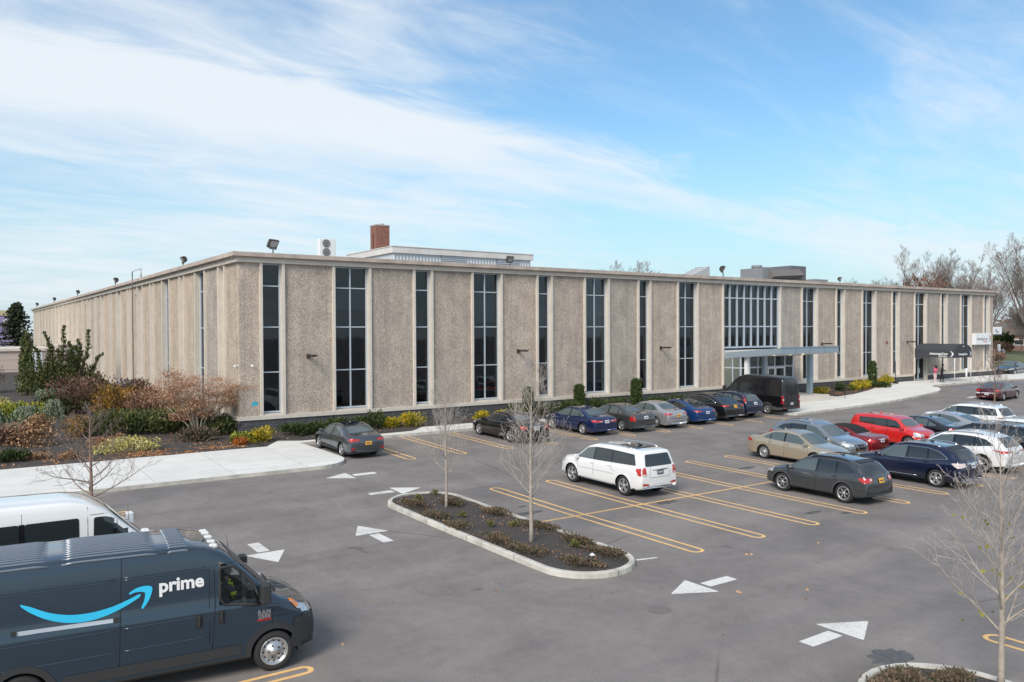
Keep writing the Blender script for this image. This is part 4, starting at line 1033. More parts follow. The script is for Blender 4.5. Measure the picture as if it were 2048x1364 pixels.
    # seams and handles
    for sm in S.get('seams', []):
        for sg in (1, -1):
            g = MB()
            pts = []
            for a, b in zip(sm, sm[1:]):
                for i in range(6):
                    x, zz = a[0]+(b[0]-a[0])*i/6, a[1]+(b[1]-a[1])*i/6
                    h = bvh.ray_cast(Vector((x, sg*4, zz)), Vector((0, -sg, 0)))
                    if h[0]: pts.append(h[0])
            if len(pts) > 1: g.tube(pts, .0065, 4); g.build('door_gap', M_SEAM, root)
    g = MB(); rz = S.get('plate', (0, .85))[1]; hw = W2*.72
    for line in ([(-hw*.62, rz+.30 if S.get('rgx') else rz+.16), (-hw*.78, rz-.12), (-hw*.70, rz-.19), (hw*.70, rz-.19), (hw*.78, rz-.12), (hw*.62, rz+.30 if S.get('rgx') else rz+.16)],):
        pts = []
        for a, b in zip(line, line[1:]):
            for i in range(6):
                h = bvh.ray_cast(Vector((-6, a[0]+(b[0]-a[0])*i/6, a[1]+(b[1]-a[1])*i/6)), Vector((1, 0, 0)))
                if h[0]: pts.append(h[0])
        if len(pts) > 1: g.tube(pts, .0065, 4)
    if g.v: g.build('tailgate_gap', M_SEAM, root)
    hx = MB()
    for x, zz in S.get('handles', []):
        for sg in (1, -1):
            h = bvh.ray_cast(Vector((x, sg*4, zz)), Vector((0, -sg, 0)))
            if h[0]:
                y = h[0].y; o = MB(); o.cbox(x-.10, x+.10, min(y, y+sg*.035), max(y, y+sg*.035), zz-.018, zz+.018, .008); o.build('door_handle', S.get('handlemat', pnt), root)
    # mirrors
    mx, mz = S['mirror']
    for sg in (1, -1):
        h = bvh.ray_cast(Vector((mx, sg*4, mz)), Vector((0, -sg, 0))); y = (h[0].y if h[0] else sg*W2*.93)
        k = S.get('mirscale', 1)
        dx_, dz_, dy_ = S.get('mirdim', (.07*k, .12*k, .22*k))
        o = MB(); a, b = sorted((y+sg*.03, y+sg*dy_)); o.cbox(mx-dx_, mx+dx_, a, b, mz-.03, mz+dz_, .022); o.box(mx-.03, mx+.03, min(y-sg*.02, y+sg*.05), max(y-sg*.02, y+sg*.05), mz-.02, mz+.03)
        m_ = o.build('mirror', S.get('mirmat', pnt), root)
    # rails
    if 'rails' in S:
        x0, x1 = S['rails']
        for sg in (1, -1):
            yy = S.get('raily', W2*.70); pts = []
            for k in range(13):
                x = x0+(x1-x0)*k/12; h = bvh.ray_cast(Vector((x, sg*yy, 5)), Vector((0, 0, -1)))
                lift = .055*min(1, sin(pi*k/12)*2.6); pts.append((x, sg*yy, (h[0].z if h[0] else 1.6)+lift+.004))
            o = MB(); o.tube(pts, .022, 6); o.build('roof_rail', S.get('railmat', M_CHR), root)
    if S.get('fin', True):
        fx = S.get('finx', -wb*.55); h = bvh.ray_cast(Vector((fx, 0, 5)), Vector((0, 0, -1))); zz = h[0].z
        o = MB(); o.add([(fx+.1, 0, zz), (fx-.08, .03, zz), (fx-.08, -.03, zz), (fx-.07, 0, zz+.07)], [(0, 1, 3), (0, 3, 2), (1, 2, 3)]); o.build('antenna', S.get('mirmat', pnt), root)
    # exhaust / lower rear
    # wheels
    t, r, al = wheel_mesh(R, S.get('tw', .22), S.get('rim', '5'), S.get('rimmat', M_RIM))
    tw = S.get('tw', .22); tm = rm = None
    for ax in (wb, -wb):
        for sg in (1, -1):
            if tm is None:
                w = t.build('wheel', M_TYRE, root); q = r.build('rim', [al, M_RIMD], w); tm, rm = w, q
            else:
                w = tm.copy(); C.objects.link(w); w.parent = root; q = rm.copy(); C.objects.link(q); q.parent = w
            w.location = (ax, sg*(W2-tw/2-.035), R); w.rotation_euler = (0, (0.4*ax+sg), 0 if sg > 0 else pi) if False else (0, 0, 0 if sg > 0 else pi)
    return root, bvh

# ---- base profiles (x forward, side view), half metre classes
SEDAN = dict(W=1.83, wb=2.78, R=.33, sill=.19,
  top=[(2.33, .42), (2.35, .60), (2.25, .73), (1.75, .86), (1.15, .95), (.32, 1.37), (-.1, 1.45), (-.65, 1.44), (-1.1, 1.36), (-1.80, 1.10), (-2.30, 1.06), (-2.42, .96), (-2.47, .72), (-2.46, .46)],
  belt=[(2.4, .62), (1.2, .88), (-1.6, .98), (-2.5, .93)],
  win=[[(1.02, .93), (.36, 1.29), (-.22, 1.345), (-.20, .955)], [(-.30, .96), (-.31, 1.345), (-.85, 1.32), (-1.02, 1.27), (-1.02, .99)], [(-1.07, 1.0), (-1.07, 1.25), (-1.42, 1.06), (-1.38, 1.02)]],
  ws=[(1.08, .66), (.40, .56), (.38, 0), (.40, -.56), (1.08, -.66), (1.13, 0)], rg=[(-1.16, .53), (-1.14, 0), (-1.16, -.53), (-1.74, -.62), (-1.77, 0), (-1.74, .62)],
  tl_r=[(.90, .80), (.90, .94), (.52, .94), (.52, .82)], tl_s=[(-2.45, .80), (-2.42, .94), (-2.20, .92), (-2.28, .80)],
  hl_f=[(.90, .66), (.52, .60), (.54, .69), (.86, .76)], hl_s=[(2.22, .60), (2.16, .74), (1.86, .80), (1.95, .68)],
  plate=(M_PLW, .82), handles=[(-.05, .86), (-1.0, .90)], seams=[[(1.02, .93), (1.08, .5), (1.0, .28)], [(-.25, .95), (-.22, .5), (-.27, .28)], [(-1.05, 1.0), (-1.02, .78), (-1.15, .66)]], mirror=(.92, .93))
COUPEBACK = dict(SEDAN, top=[(2.33, .42), (2.35, .58), (2.22, .72), (1.75, .85), (1.2, .93), (.45, 1.30), (.0, 1.42), (-.5, 1.43), (-1.1, 1.33), (-1.9, 1.09), (-2.28, 1.03), (-2.38, .95), (-2.42, .72), (-2.41, .46)],
  win=[[(1.08, .92), (.46, 1.23), (-.16, 1.325), (-.14, .94)], [(-.24, .945), (-.25, 1.325), (-.8, 1.28), (-1.05, 1.22), (-1.42, 1.05), (-1.3, .98)]],
  rg=[(-1.15, .52), (-1.12, 0), (-1.15, -.52), (-1.95, -.60), (-2.0, 0), (-1.95, .60)], ws=[(1.14, .66), (.52, .56), (.48, 0), (.52, -.56), (1.14, -.66), (1.2, 0)])
SUV = dict(W=1.92, wb=3.07, R=.385, sill=.30, tum=.20, crown=.06, plan=(.14, .06), bow=(.12, .05), tw=.27, ns=13,
  top=[(2.38, .50), (2.42, .72), (2.38, .92), (2.2, 1.03), (1.35, 1.14), (.72, 1.58), (.3, 1.72), (-.6, 1.77), (-1.6, 1.77), (-2.30, 1.72), (-2.42, 1.42), (-2.53, 1.12), (-2.57, .80), (-2.56, .52)],
  belt=[(2.5, .84), (1.4, 1.07), (-2.5, 1.16)],
  win=[[(1.22, 1.09), (.68, 1.50), (.22, 1.585), (.24, 1.105)], [(.14, 1.11), (.12, 1.59), (-.78, 1.61), (-.78, 1.14)], [(-.88, 1.145), (-.88, 1.605), (-2.0, 1.58), (-2.18, 1.2)]],
  ws=[(1.22, .70), (.75, .60), (.72, 0), (.75, -.60), (1.22, -.70), (1.3, 0)], rgx=True, rg=[(-.70, 1.18), (.70, 1.18), (.60, 1.60), (-.60, 1.60)],
  tl_r=[(.93, .86), (.93, 1.12), (.70, 1.16), (.68, .86)], tl_s=[(-2.54, .86), (-2.50, 1.14), (-2.22, 1.10), (-2.34, .86)],
  hl_f=[(.9, .80), (.58, .78), (.58, .92), (.86, .95)], hl_s=[(2.3, .78), (2.25, .96), (2.0, 1.0), (2.08, .82)],
  plate=(M_PLB, .96), handles=[(.28, .98), (-.72, 1.02)], seams=[[(1.2, 1.08), (1.12, .6), (1.05, .42)], [(.18, 1.1), (.2, .42)], [(-.83, 1.12), (-.85, .95), (-1.05, .8)]], mirror=(1.12, 1.08), rails=(.35, -1.75))
CROSS = dict(W=1.88, wb=2.72, R=.36, sill=.26, tum=.30, crown=.055, plan=(.18, .08), bow=(.15, .07), tw=.24,
  top=[(2.28, .46), (2.32, .66), (2.2, .86), (1.75, .97), (1.2, 1.05), (.42, 1.52), (0, 1.63), (-.7, 1.66), (-1.5, 1.60), (-1.85, 1.50), (-2.15, 1.20), (-2.30, 1.02), (-2.36, .78), (-2.35, .50)],
  belt=[(2.4, .74), (1.3, .98), (-1.4, 1.08), (-2.4, 1.12)],
  win=[[(1.08, 1.02), (.40, 1.42), (-.16, 1.50), (-.14, 1.035)], [(-.24, 1.04), (-.25, 1.505), (-.95, 1.50), (-1.0, 1.085)], [(-1.07, 1.09), (-1.05, 1.49), (-1.45, 1.42), (-1.82, 1.2)]],
  ws=[(1.12, .68), (.50, .57), (.46, 0), (.50, -.57), (1.12, -.68), (1.18, 0)], rgx=True, rg=[(-.66, 1.13), (.66, 1.13), (.54, 1.50), (-.54, 1.50)],
  tl_r=[(.90, .86), (.90, 1.04), (.50, 1.03), (.54, .90)], tl_s=[(-2.30, .86), (-2.24, 1.05), (-1.95, 1.02), (-2.08, .90)],
  hl_f=[(.9, .74), (.5, .70), (.5, .80), (.86, .87)], hl_s=[(2.2, .70), (2.12, .86), (1.8, .92), (1.95, .78)],
  plate=(M_PLY, .88), handles=[(-.0, .93), (-.98, .97)], seams=[[(1.05, 1.02), (1.05, .6), (.98, .36)], [(-.19, 1.04), (-.17, .36)], [(-1.02, 1.08), (-1.0, .85), (-1.15, .72)]], mirror=(.98, 1.02), rails=(.15, -1.45), archtrim=.05, clad=.36)
def tw(S, **k): S = dict(S); S.update(k); return S
SX = lambda k: 4.98+2.755*k+1.3775            # centre of building-row bay k
def midY(S, rear_y, d): return rear_y + d*(-S['top'][-1][0])     # axle midpoint from the rear bumper position
UP, DN = pi/2, -pi/2
def place(name, label, x, rear_y, rot, S, **k):
    y = rear_y+(-S['top'][-1][0])*(1 if rot > 0 else -1); return build_car(name, label, x, y, rot, S, **k)
GB = 'cars parked along the building'; GR = 'cars in the middle parking rows'
# --- row against the building
S = tw(scale_spec(SEDAN, 4.71, 1.83, 1.44), rim='ten', glass=[M_CGL]*3, plate=(M_PLY, .72), tl_r=[(.86, .80), (.88, .95), (.42, .90), (.44, .82)], chrome=[[(1.0, .93), (.34, 1.30), (-.2, 1.355), (-.9, 1.33), (-1.15, 1.22), (-1.40, 1.05), (-1.30, .985), (-.2, .94), (1.0, .92)]], finx=-.9, extra=[('roof_panel', 'z', 1, [(.25, .5), (.22, -.5), (-.85, -.5), (-.9, 0), (-.85, .5)], M_GLOSSB), ('bumper_vent', 'x', -1, [[(.80, .42), (.62, .42), (.66, .50), (.80, .52)], [(-.80, .42), (-.62, .42), (-.66, .50), (-.80, .52)]], M_TAIL), ('diffuser', 'x', -1, [(-.6, .26), (.6, .26), (.55, .36), (-.55, .36)], M_PLA)])
place('sedan', 'dark grey sedan with a yellow plate beside the rounded end of the pale pavement', 3.35, -8.6, UP, S, pnt=paint('mineral_grey', (.085, .095, .11), .6), group=GB)
S = tw(scale_spec(SEDAN, 5.1, 1.90, 1.47), rim='ten', glass=[M_CG]*3, R=.35, wsmat=M_CG, rgmat=M_CGL, plate=(M_PLW, .80), tl_r=[(.86, .76), (.88, .96), (.58, .92), (.62, .78)], roofglass=[(.1, .45), (.1, -.45), (-.95, -.45), (-.95, .45)], chrome=[[(1.0, .93), (.34, 1.30), (-.2, 1.36), (-.9, 1.33), (-1.5, 1.06), (-1.30, 1.0), (1.0, .93)]], extra=[('trunk_strip', 'x', -1, [(-.5, .90), (.5, .90), (.5, .93), (-.5, .93)], M_CHR)])
place('sedan', 'glossy black sedan with a glass roof partly hidden by the second bare tree', 12.45, -9.3, UP, S, pnt=paint('black', (.008, .008, .010), .2), group=GB)
S = tw(scale_spec(SEDAN, 4.81, 1.82, 1.45), rim='cap', plate=(M_PLW, .80), tl_r=[(.86, .78), (.86, .90), (.28, .87), (.30, .78)], tl_s=[(-2.44, .78), (-2.42, .90), (-2.15, .92), (-2.25, .80)], chrome=[[(-.9, 1.33), (-1.45, 1.06), (-1.35, 1.0)]], tlw=[(.50, .80), (.50, .83), (.32, .83), (.32, .80)])
place('sedan', 'dark blue sedan with wide red taillights, left of the dark grey square tailed sedan', 17.4, -9.15, UP, S, pnt=paint('navy', (.012, .028, .095), .4), group=GB)
S = tw(scale_spec(SEDAN, 4.98, 1.84, 1.46), rim='5', side=[(1, .95), (.85, .99), (.5, 1), (.1, .99), (0, .95)], plate=(M_PLW, .86), tl_r=[(.90, .66), (.90, .99), (.78, .99), (.76, .66)], tl_s=[(-2.5, .66), (-2.45, .99), (-2.36, .97), (-2.42, .66)])
place('sedan', 'dark grey sedan with tall vertical red taillights between the navy and the silver sedans', 20.25, -9.3, UP, S, pnt=paint('graphite', (.075, .078, .08), .5), group=GB)
S = tw(scale_spec(SEDAN, 4.55, 1.78, 1.48), rim='cap', plate=(M_PLY, .80), tl_r=[(.86, .82), (.88, .95), (.48, .93), (.50, .84)], tl_s=[(-2.4, .80), (-2.36, .96), (-2.0, .95), (-2.16, .84)])
place('sedan', 'silver sedan with a yellow plate parked along the building', 23.0, -9.2, UP, S, pnt=paint('silver', (.42, .43, .45), .6), group=GB)
S = tw(scale_spec(COUPEBACK, 4.69, 1.85, 1.44), rim='big', plate=(M_PLW, .78), glass=[M_CG]*3, rgmat=M_CG, chrome=[[(1.05, .93), (.46, 1.24), (-.2, 1.335), (-.8, 1.29), (-1.4, 1.06)]], roofglass=[(.2, .48), (.2, -.48), (-1.0, -.48), (-1.0, .48)], tl_r=[(.86, .82), (.88, .92), (.46, .90), (.48, .84)])
place('sedan', 'bright blue sloping back sedan with a black glass roof beside the silver sedan', 25.75, -9.0, UP, S, pnt=paint('blue', (.012, .055, .19), .45), group=GB)
S = tw(scale_spec(CROSS, 5.0, 1.99, 1.67), rim='ten', rgx=False, R=.38, top=[(2.5, .46), (2.52, .66), (2.4, .86), (1.9, .98), (1.45, 1.06), (.5, 1.52), (0, 1.66), (-.6, 1.66), (-1.3, 1.52), (-2.1, 1.20), (-2.38, 1.10), (-2.46, .95), (-2.5, .78), (-2.49, .5)], rg=[(-1.15, .52), (-1.15, -.52), (-2.15, -.6), (-2.15, .6)], win=[[(1.2, 1.03), (.5, 1.40), (-.16, 1.52), (-.14, 1.05)], [(-.24, 1.05), (-.25, 1.52), (-.9, 1.44), (-1.6, 1.18), (-1.5, 1.10)]], glass=[M_CG]*3, chrome=[[(1.1, 1.08), (.5, 1.42), (-.2, 1.53), (-.9, 1.45), (-1.62, 1.18), (-1.5, 1.09), (-.2, 1.04)]], chr_r=.02, plate=(M_PLY, .98), tl_r=[(.88, .98), (.88, 1.08), (.50, 1.05), (.52, 1.0)], tl_s=[(-2.42, .96), (-2.38, 1.08), (-2.1, 1.06), (-2.2, 1.0)], roofglass=[(.2, .48), (.2, -.48), (-.9, -.48), (-.9, .48)], archtrim=None, clad=.30)
del S['rails']; del S['archtrim']
place('crossover', 'black sloping back crossover with a chrome window arch right of the blue sedan', 28.5, -8.9, UP, S, pnt=paint('black', (.008, .008, .010), .2), group=GB)
S = tw(scale_spec(CROSS, 4.6, 1.82, 1.66), rim='5', plate=(M_PLW, .98), tl_r=[(.78, 1.04), (.84, 1.04), (.74, 1.45), (.66, 1.45)], tl_s=[(-2.2, 1.04), (-2.05, 1.42), (-1.97, 1.42), (-2.12, 1.04)])
del S['rails']
place('crossover', 'dark blue hatchback crossover with tall pillar taillights tucked beside the black van', 31.1, -8.4, UP, S, pnt=paint('night_blue', (.010, .018, .045), .4), group=GB)
# --- middle rows
MXk = lambda k: 5.05+2.743*k+1.37
S = tw(scale_spec(SUV, 4.9, 1.90, 1.80), rim='5', glass=[M_CGL, M_CG, M_CG], rgmat=M_CG, archtrim=.035, archmat=paint('white', (.74, .75, .75), 0.0), roofglass=[(-.75, .52), (-.75, -.52), (-1.85, -.52), (-1.85, .52)], tlw=[(.92, .88), (.92, .94), (.70, .94), (.70, .88)],
  extra=[('tailgate_grip', 'x', -1, [(-.38, 1.045), (.38, 1.045), (.38, 1.085), (-.38, 1.085)], M_CHR), ('rear_skid', 'x', -1, [(-.72, .40), (.72, .40), (.62, .47), (-.62, .47)], M_CHR), ('bumper_reflector', 'x', -1, [[(.86, .52), (.55, .50), (.55, .56), (.84, .60)], [(-.86, .52), (-.55, .50), (-.55, .56), (-.84, .60)]], M_TAIL), ('side_step', 'y', 1, [(.95, .33), (-.95, .33), (-.95, .38), (.95, .38)], M_ALU), ('side_step', 'y', -1, [(.95, .33), (-.95, .33), (-.95, .38), (.95, .38)], M_ALU), ('side_moulding', 'y', 1, [(1.05, .73), (-1.0, .76), (-1.0, .775), (1.05, .745)], M_ALU)])
place('suv', 'large white SUV with roof rails standing alone left of the empty bays', 9.3, -21.2, UP, S, pnt=paint('white', (.74, .75, .75), 0.0), cat='SUV', group=GR)
S = tw(scale_spec(CROSS, 4.45, 1.80, 1.60), rim='x', plate=(M_PLY, .88), railmat=M_PLA, glass=[M_CGL, M_CG, M_CG], rgmat=M_CG, archtrim=.06, archmat=mat('cladding_grey', (.05, .053, .058), .55), low=mat('cladding_grey', (.05, .053, .058), .55), tlw=[(.64, .90), (.64, .99), (.52, .98), (.54, .92)], extra=[('bumper_cladding', 'x', -1, [(-.8, .36), (.8, .36), (.78, .56), (.5, .46), (-.5, .46), (-.78, .56)], M_PLA), ('spoiler', 'z', 1, [(-1.5, .5), (-1.5, -.5), (-1.72, -.5), (-1.72, .5)], M_PLA)])
place('crossover', 'dark grey crossover with black patterned wheels nearest the camera in the front row', 14.95, -26.6, UP, S, pnt=paint('dark_grey', (.060, .066, .074), .5), cat='SUV', group=GR)
S = tw(scale_spec(CROSS, 4.77, 1.885, 1.68), rim='5', plate=(M_PLW, .92), archtrim=None, clad=.30, chrome=[[(1.05, 1.0), (.42, 1.43), (-.2, 1.52), (-1.0, 1.51), (-1.48, 1.42), (-1.88, 1.18), (-1.0, 1.07), (1.05, 1.0)], [(.95, .36), (-.9, .38)]], tlmat=M_TAILW, glass=[M_CGL, M_CG, M_CG], rgmat=M_CG, extra=[('spoiler', 'z', 1, [(-1.62, .55), (-1.62, -.55), (-1.9, -.52), (-1.9, .52)], M_PLA), ('trunk_strip', 'x', -1, [(-.4, .99), (.4, .99), (.4, 1.04), (-.4, 1.04)], M_CHR)])
del S['archtrim']
place('suv', 'deep navy SUV with chrome window trim and clear taillights in the front row', 20.6, -27.1, UP, S, pnt=paint('deep_navy', (.008, .014, .045), .4), cat='SUV', group=GR)
S = tw(scale_spec(CROSS, 4.89, 1.895, 1.70), rim='big', R=.38, plate=(M_PLW, .90), glass=[M_CGL, M_CG, M_CG], rgmat=M_CG, tl_r=[(.9, .94), (.9, 1.04), (.3, 1.0), (.34, .95)], tl_s=[(-2.35, .90), (-2.28, 1.04), (-1.85, 1.06)], archtrim=.03)
place('suv', 'pearl white SUV with a pointed rear quarter to the right of the navy SUV', 25.5, -26.6, UP, S, pnt=paint('pearl', (.72, .73, .74), 0.0), cat='SUV', group=GR)
S = tw(scale_spec(SUV, 4.9, 1.93, 1.76), rim='5', glass=[M_CG]*3, plate=(M_PLW, .96))
place('suv', 'black SUV cut by the right edge of the picture behind the bare sapling', 29.0, -26.2, UP, S, pnt=paint('black', (.008, .008, .010), .2), cat='SUV', group=GR)
S = tw(scale_spec(SUV, 4.85, 1.93, 1.74), rim='5', glass=[M_CG]*3, plate=(M_PLW, .96))
place('suv', 'white SUV behind the black SUV, only its roof in view', 32.4, -26.0, UP, S, pnt=paint('white', (.74, .75, .75), 0.0), cat='SUV', group=GR)
S = tw(scale_spec(SEDAN, 4.80, 1.80, 1.47), rim='cap', handles=[(-.05, .86), (-1.0, .90)], tl_r=[(.88, .80), (.88, .95), (.64, .93), (.66, .82)])
place('sedan', 'beige gold sedan facing the camera side, second vehicle back behind the grey crossover', 20.5, -16.8, DN, S, pnt=paint('champagne', (.42, .36, .27), .5), group=GR)
S = tw(scale_spec(CROSS, 4.68, 1.84, 1.70), rim='5', glass=[M_CGL, M_CG, M_CG], chrome=[[(1.0, 1.03), (.42, 1.44), (-.2, 1.52), (-1.0, 1.51), (-1.48, 1.42), (-1.86, 1.18), (-1.1, 1.07)]], extra=[('grille', 'x', 1, [(-.38, .50), (.38, .50), (.44, .80), (-.44, .80)], M_GLOSSB), ('grille_trim', 'x', 1, [[(-.46, .84), (-.36, .84), (-.16, .58), (-.2, .54)], [(.46, .84), (.36, .84), (.16, .58), (.2, .54)]], M_CHR)])
place('suv', 'silver grey SUV facing the camera with a V shaped chrome grille beside the beige sedan', 22.95, -16.2, DN, S, pnt=paint('gun_silver', (.26, .29, .32), .6), cat='SUV', group=GR)
CONV = tw(scale_spec(SEDAN, 4.70, 1.79, 1.41), rim='ten', top=[(2.33, .42), (2.35, .58), (2.2, .71), (1.7, .84), (1.1, .92), (.35, 1.30), (.0, 1.38), (-.55, 1.37), (-.95, 1.28), (-1.38, 1.06), (-2.15, 1.02), (-2.33, .93), (-2.37, .70), (-2.36, .46)], win=[[(.95, .93), (.36, 1.22), (-.30, 1.27), (-.30, .95)], [(-.36, .95), (-.36, 1.265), (-.62, 1.22), (-.95, 1.02), (-.9, .97)]], rg=[(-.98, .38), (-.98, -.38), (-1.30, -.42), (-1.30, .42)], ws=[(1.02, .64), (.44, .54), (.42, 0), (.44, -.54), (1.02, -.64), (1.08, 0)], tl_r=[(.84, .72), (.86, .90), (.48, .86), (.50, .74)], handles=[(-.25, .86)], seams=[[(1.02, .93), (1.0, .3)], [(-.45, .95), (-.5, .4)]], chrome=[[(.95, .915), (-.3, .94), (-1.2, .97)]], extra=[('soft_top', 'z', 1, [(.35, .58), (.34, -.58), (-.95, -.60), (-1.36, -.60), (-1.38, 0), (-1.36, .60), (-.95, .60)], mat('soft_top_cloth', (.010, .010, .011), .95)), ('trunk_strip', 'x', -1, [(-.3, .84), (.3, .84), (.3, .87), (-.3, .87)], M_CHR)], fin=False)
CONV['extra'].append(('soft_top_side', 'y', 1, [(.34, 1.235), (-.1, 1.30), (-.6, 1.29), (-.98, 1.15), (-1.25, 1.0), (-1.0, 1.0), (-.64, 1.235), (-.3, 1.285)], MATS['soft_top_cloth'])); CONV['extra'].append(('soft_top_side', 'y', -1, CONV['extra'][-1][3], MATS['soft_top_cloth']))
place('convertible', 'dark red convertible with a closed black cloth roof beside the silver grey SUV', 25.05, -20.7, UP, CONV, pnt=paint('ruby', (.26, .010, .016), .5), cat='convertible', group=GR)
SOUL = tw(scale_spec(SUV, 4.14, 1.80, 1.66), rim='5', tum=.12, crown=.07, boxy=True, R=.34, tw=.22, sill=.22, clad=0, plate=(M_PLW, .9), ws=[(1.0, .64), (.62, .56), (.60, 0), (.62, -.56), (1.0, -.64), (1.06, 0)],
  top=[(1.93, .44), (1.96, .66), (1.9, .84), (1.7, .95), (1.12, 1.06), (.56, 1.50), (.25, 1.60), (-.6, 1.64), (-1.4, 1.62), (-1.85, 1.56), (-2.0, 1.3), (-2.1, 1.0), (-2.14, .75), (-2.13, .45)], belt=[(2.0, .78), (1.1, 1.0), (-2.1, 1.12)],
  win=[[(.98, 1.03), (.56, 1.40), (.10, 1.46), (.12, 1.04)], [(.03, 1.05), (.02, 1.465), (-.75, 1.465), (-.75, 1.09)], [(-.8, 1.10), (-.8, 1.46), (-1.5, 1.44), (-1.5, 1.16)]], glass=[M_CG]*3, wb=2.56, handles=[(.15, .9), (-.68, .92)], seams=[[(.98, 1.02), (1.0, .35)], [(.07, 1.04), (.08, .32)], [(-.78, 1.08), (-.8, .85), (-.95, .7)]], mirror=(.95, 1.03), hl_f=[(.86, .68), (.5, .66), (.5, .82), (.84, .86)], hl_s=[(1.86, .68), (1.78, .88), (1.5, .90), (1.62, .74)], tl_r=[(.86, 1.0), (.86, 1.5), (.74, 1.5), (.74, 1.0)], tl_s=[(-2.05, 1.0), (-1.9, 1.5), (-1.82, 1.5), (-1.95, 1.0)])
del SOUL['rails']
place('hatchback', 'bright red boxy hatchback facing the camera with dark tinted windows', 29.2, -16.8, DN, SOUL, pnt=paint('bright_red', (.62, .020, .020), .15), cat='hatchback', group=GR)
S = tw(scale_spec(SEDAN, 4.88, 1.84, 1.45), rim='ten', plate=(M_PLW, .8), rgmat=M_CGL, chrome=[[(1.0, .93), (.34, 1.29), (-.2, 1.35), (-.9, 1.32), (-1.5, 1.05), (-1.35, .99), (1.0, .92)]], tl_r=[(.88, .80), (.90, .96), (.46, .93), (.48, .82)])
place('sedan', 'black sedan with chrome window frames between the red hatchback and silver sedan', 31.9, -21.2, UP, S, pnt=paint('black', (.008, .008, .010), .2), group=GR)
S = tw(scale_spec(COUPEBACK, 4.9, 1.86, 1.45), rim='ten', plate=(M_PLW, .74), tl_r=[(.88, .84), (.90, .96), (.36, .92), (.38, .84)])
place('sedan', 'silver sloping back sedan in the middle rows left of a white SUV', 34.9, -21.1, UP, S, pnt=paint('silver', (.42, .43, .45), .6), group=GR)
S = tw(scale_spec(SUV, 4.82, 1.94, 1.76), rim='5', glass=[M_CGL, M_CG, M_CG], rgmat=M_CG, plate=(M_PLY, .90), tl_r=[(.93, .96), (.93, 1.10), (.50, 1.08), (.54, .98)], tl_s=[(-2.5, .94), (-2.46, 1.10), (-2.15, 1.10), (-2.25, .98)], top=[(2.38, .50), (2.42, .72), (2.38, .92), (2.2, 1.03), (1.35, 1.12), (.62, 1.56), (.2, 1.70), (-.6, 1.76), (-1.6, 1.72), (-1.98, 1.64), (-2.22, 1.36), (-2.42, 1.12), (-2.50, .80), (-2.49, .52)])
place('suv', 'white SUV with a raked rear window at the far end of the middle row', 38.2, -20.9, UP, S, pnt=paint('white', (.74, .75, .75), 0.0), cat='SUV', group=GR)
# --- far right cars
S = tw(scale_spec(SEDAN, 5.0, 1.87, 1.44), rim='cap', plate=(M_PLW, .56), tl_r=[(.88, .78), (.90, .94), (.50, .90), (.52, .80)], extra=[('bumper_sticker', 'x', -1, [[(.84, .60), (.5, .58), (.5, .68), (.84, .70)], [(.4, .62), (-.5, .62), (-.5, .68), (.4, .68)]], M_PLW)])
build_car('sedan', 'maroon sedan with bumper stickers behind a bare sapling near the curved pavement', 59.2, -10.9, radians(5), S, pnt=paint('maroon', (.085, .012, .018), .4), cat='car')
S = tw(scale_spec(SEDAN, 5.1, 1.88, 1.46), rim='5', extra=[('grille', 'x', 1, [(-.4, .5), (.4, .5), (.42, .72), (-.42, .72)], M_CHR)])
build_car('sedan', 'black sedan seen from the front at the right corner of the building', 87.3, .3, radians(186), S, pnt=paint('black', (.008, .008, .010), .2), cat='car')
S = tw(scale_spec(SUV, 4.8, 1.9, 1.7), rim='5', glass=[M_CG]*3)
build_car('suv', 'small dark SUV on the distant street at the right edge of the picture', 131, 21, radians(200), S, pnt=paint('night_blue', (.010, .018, .045), .4), cat='SUV')
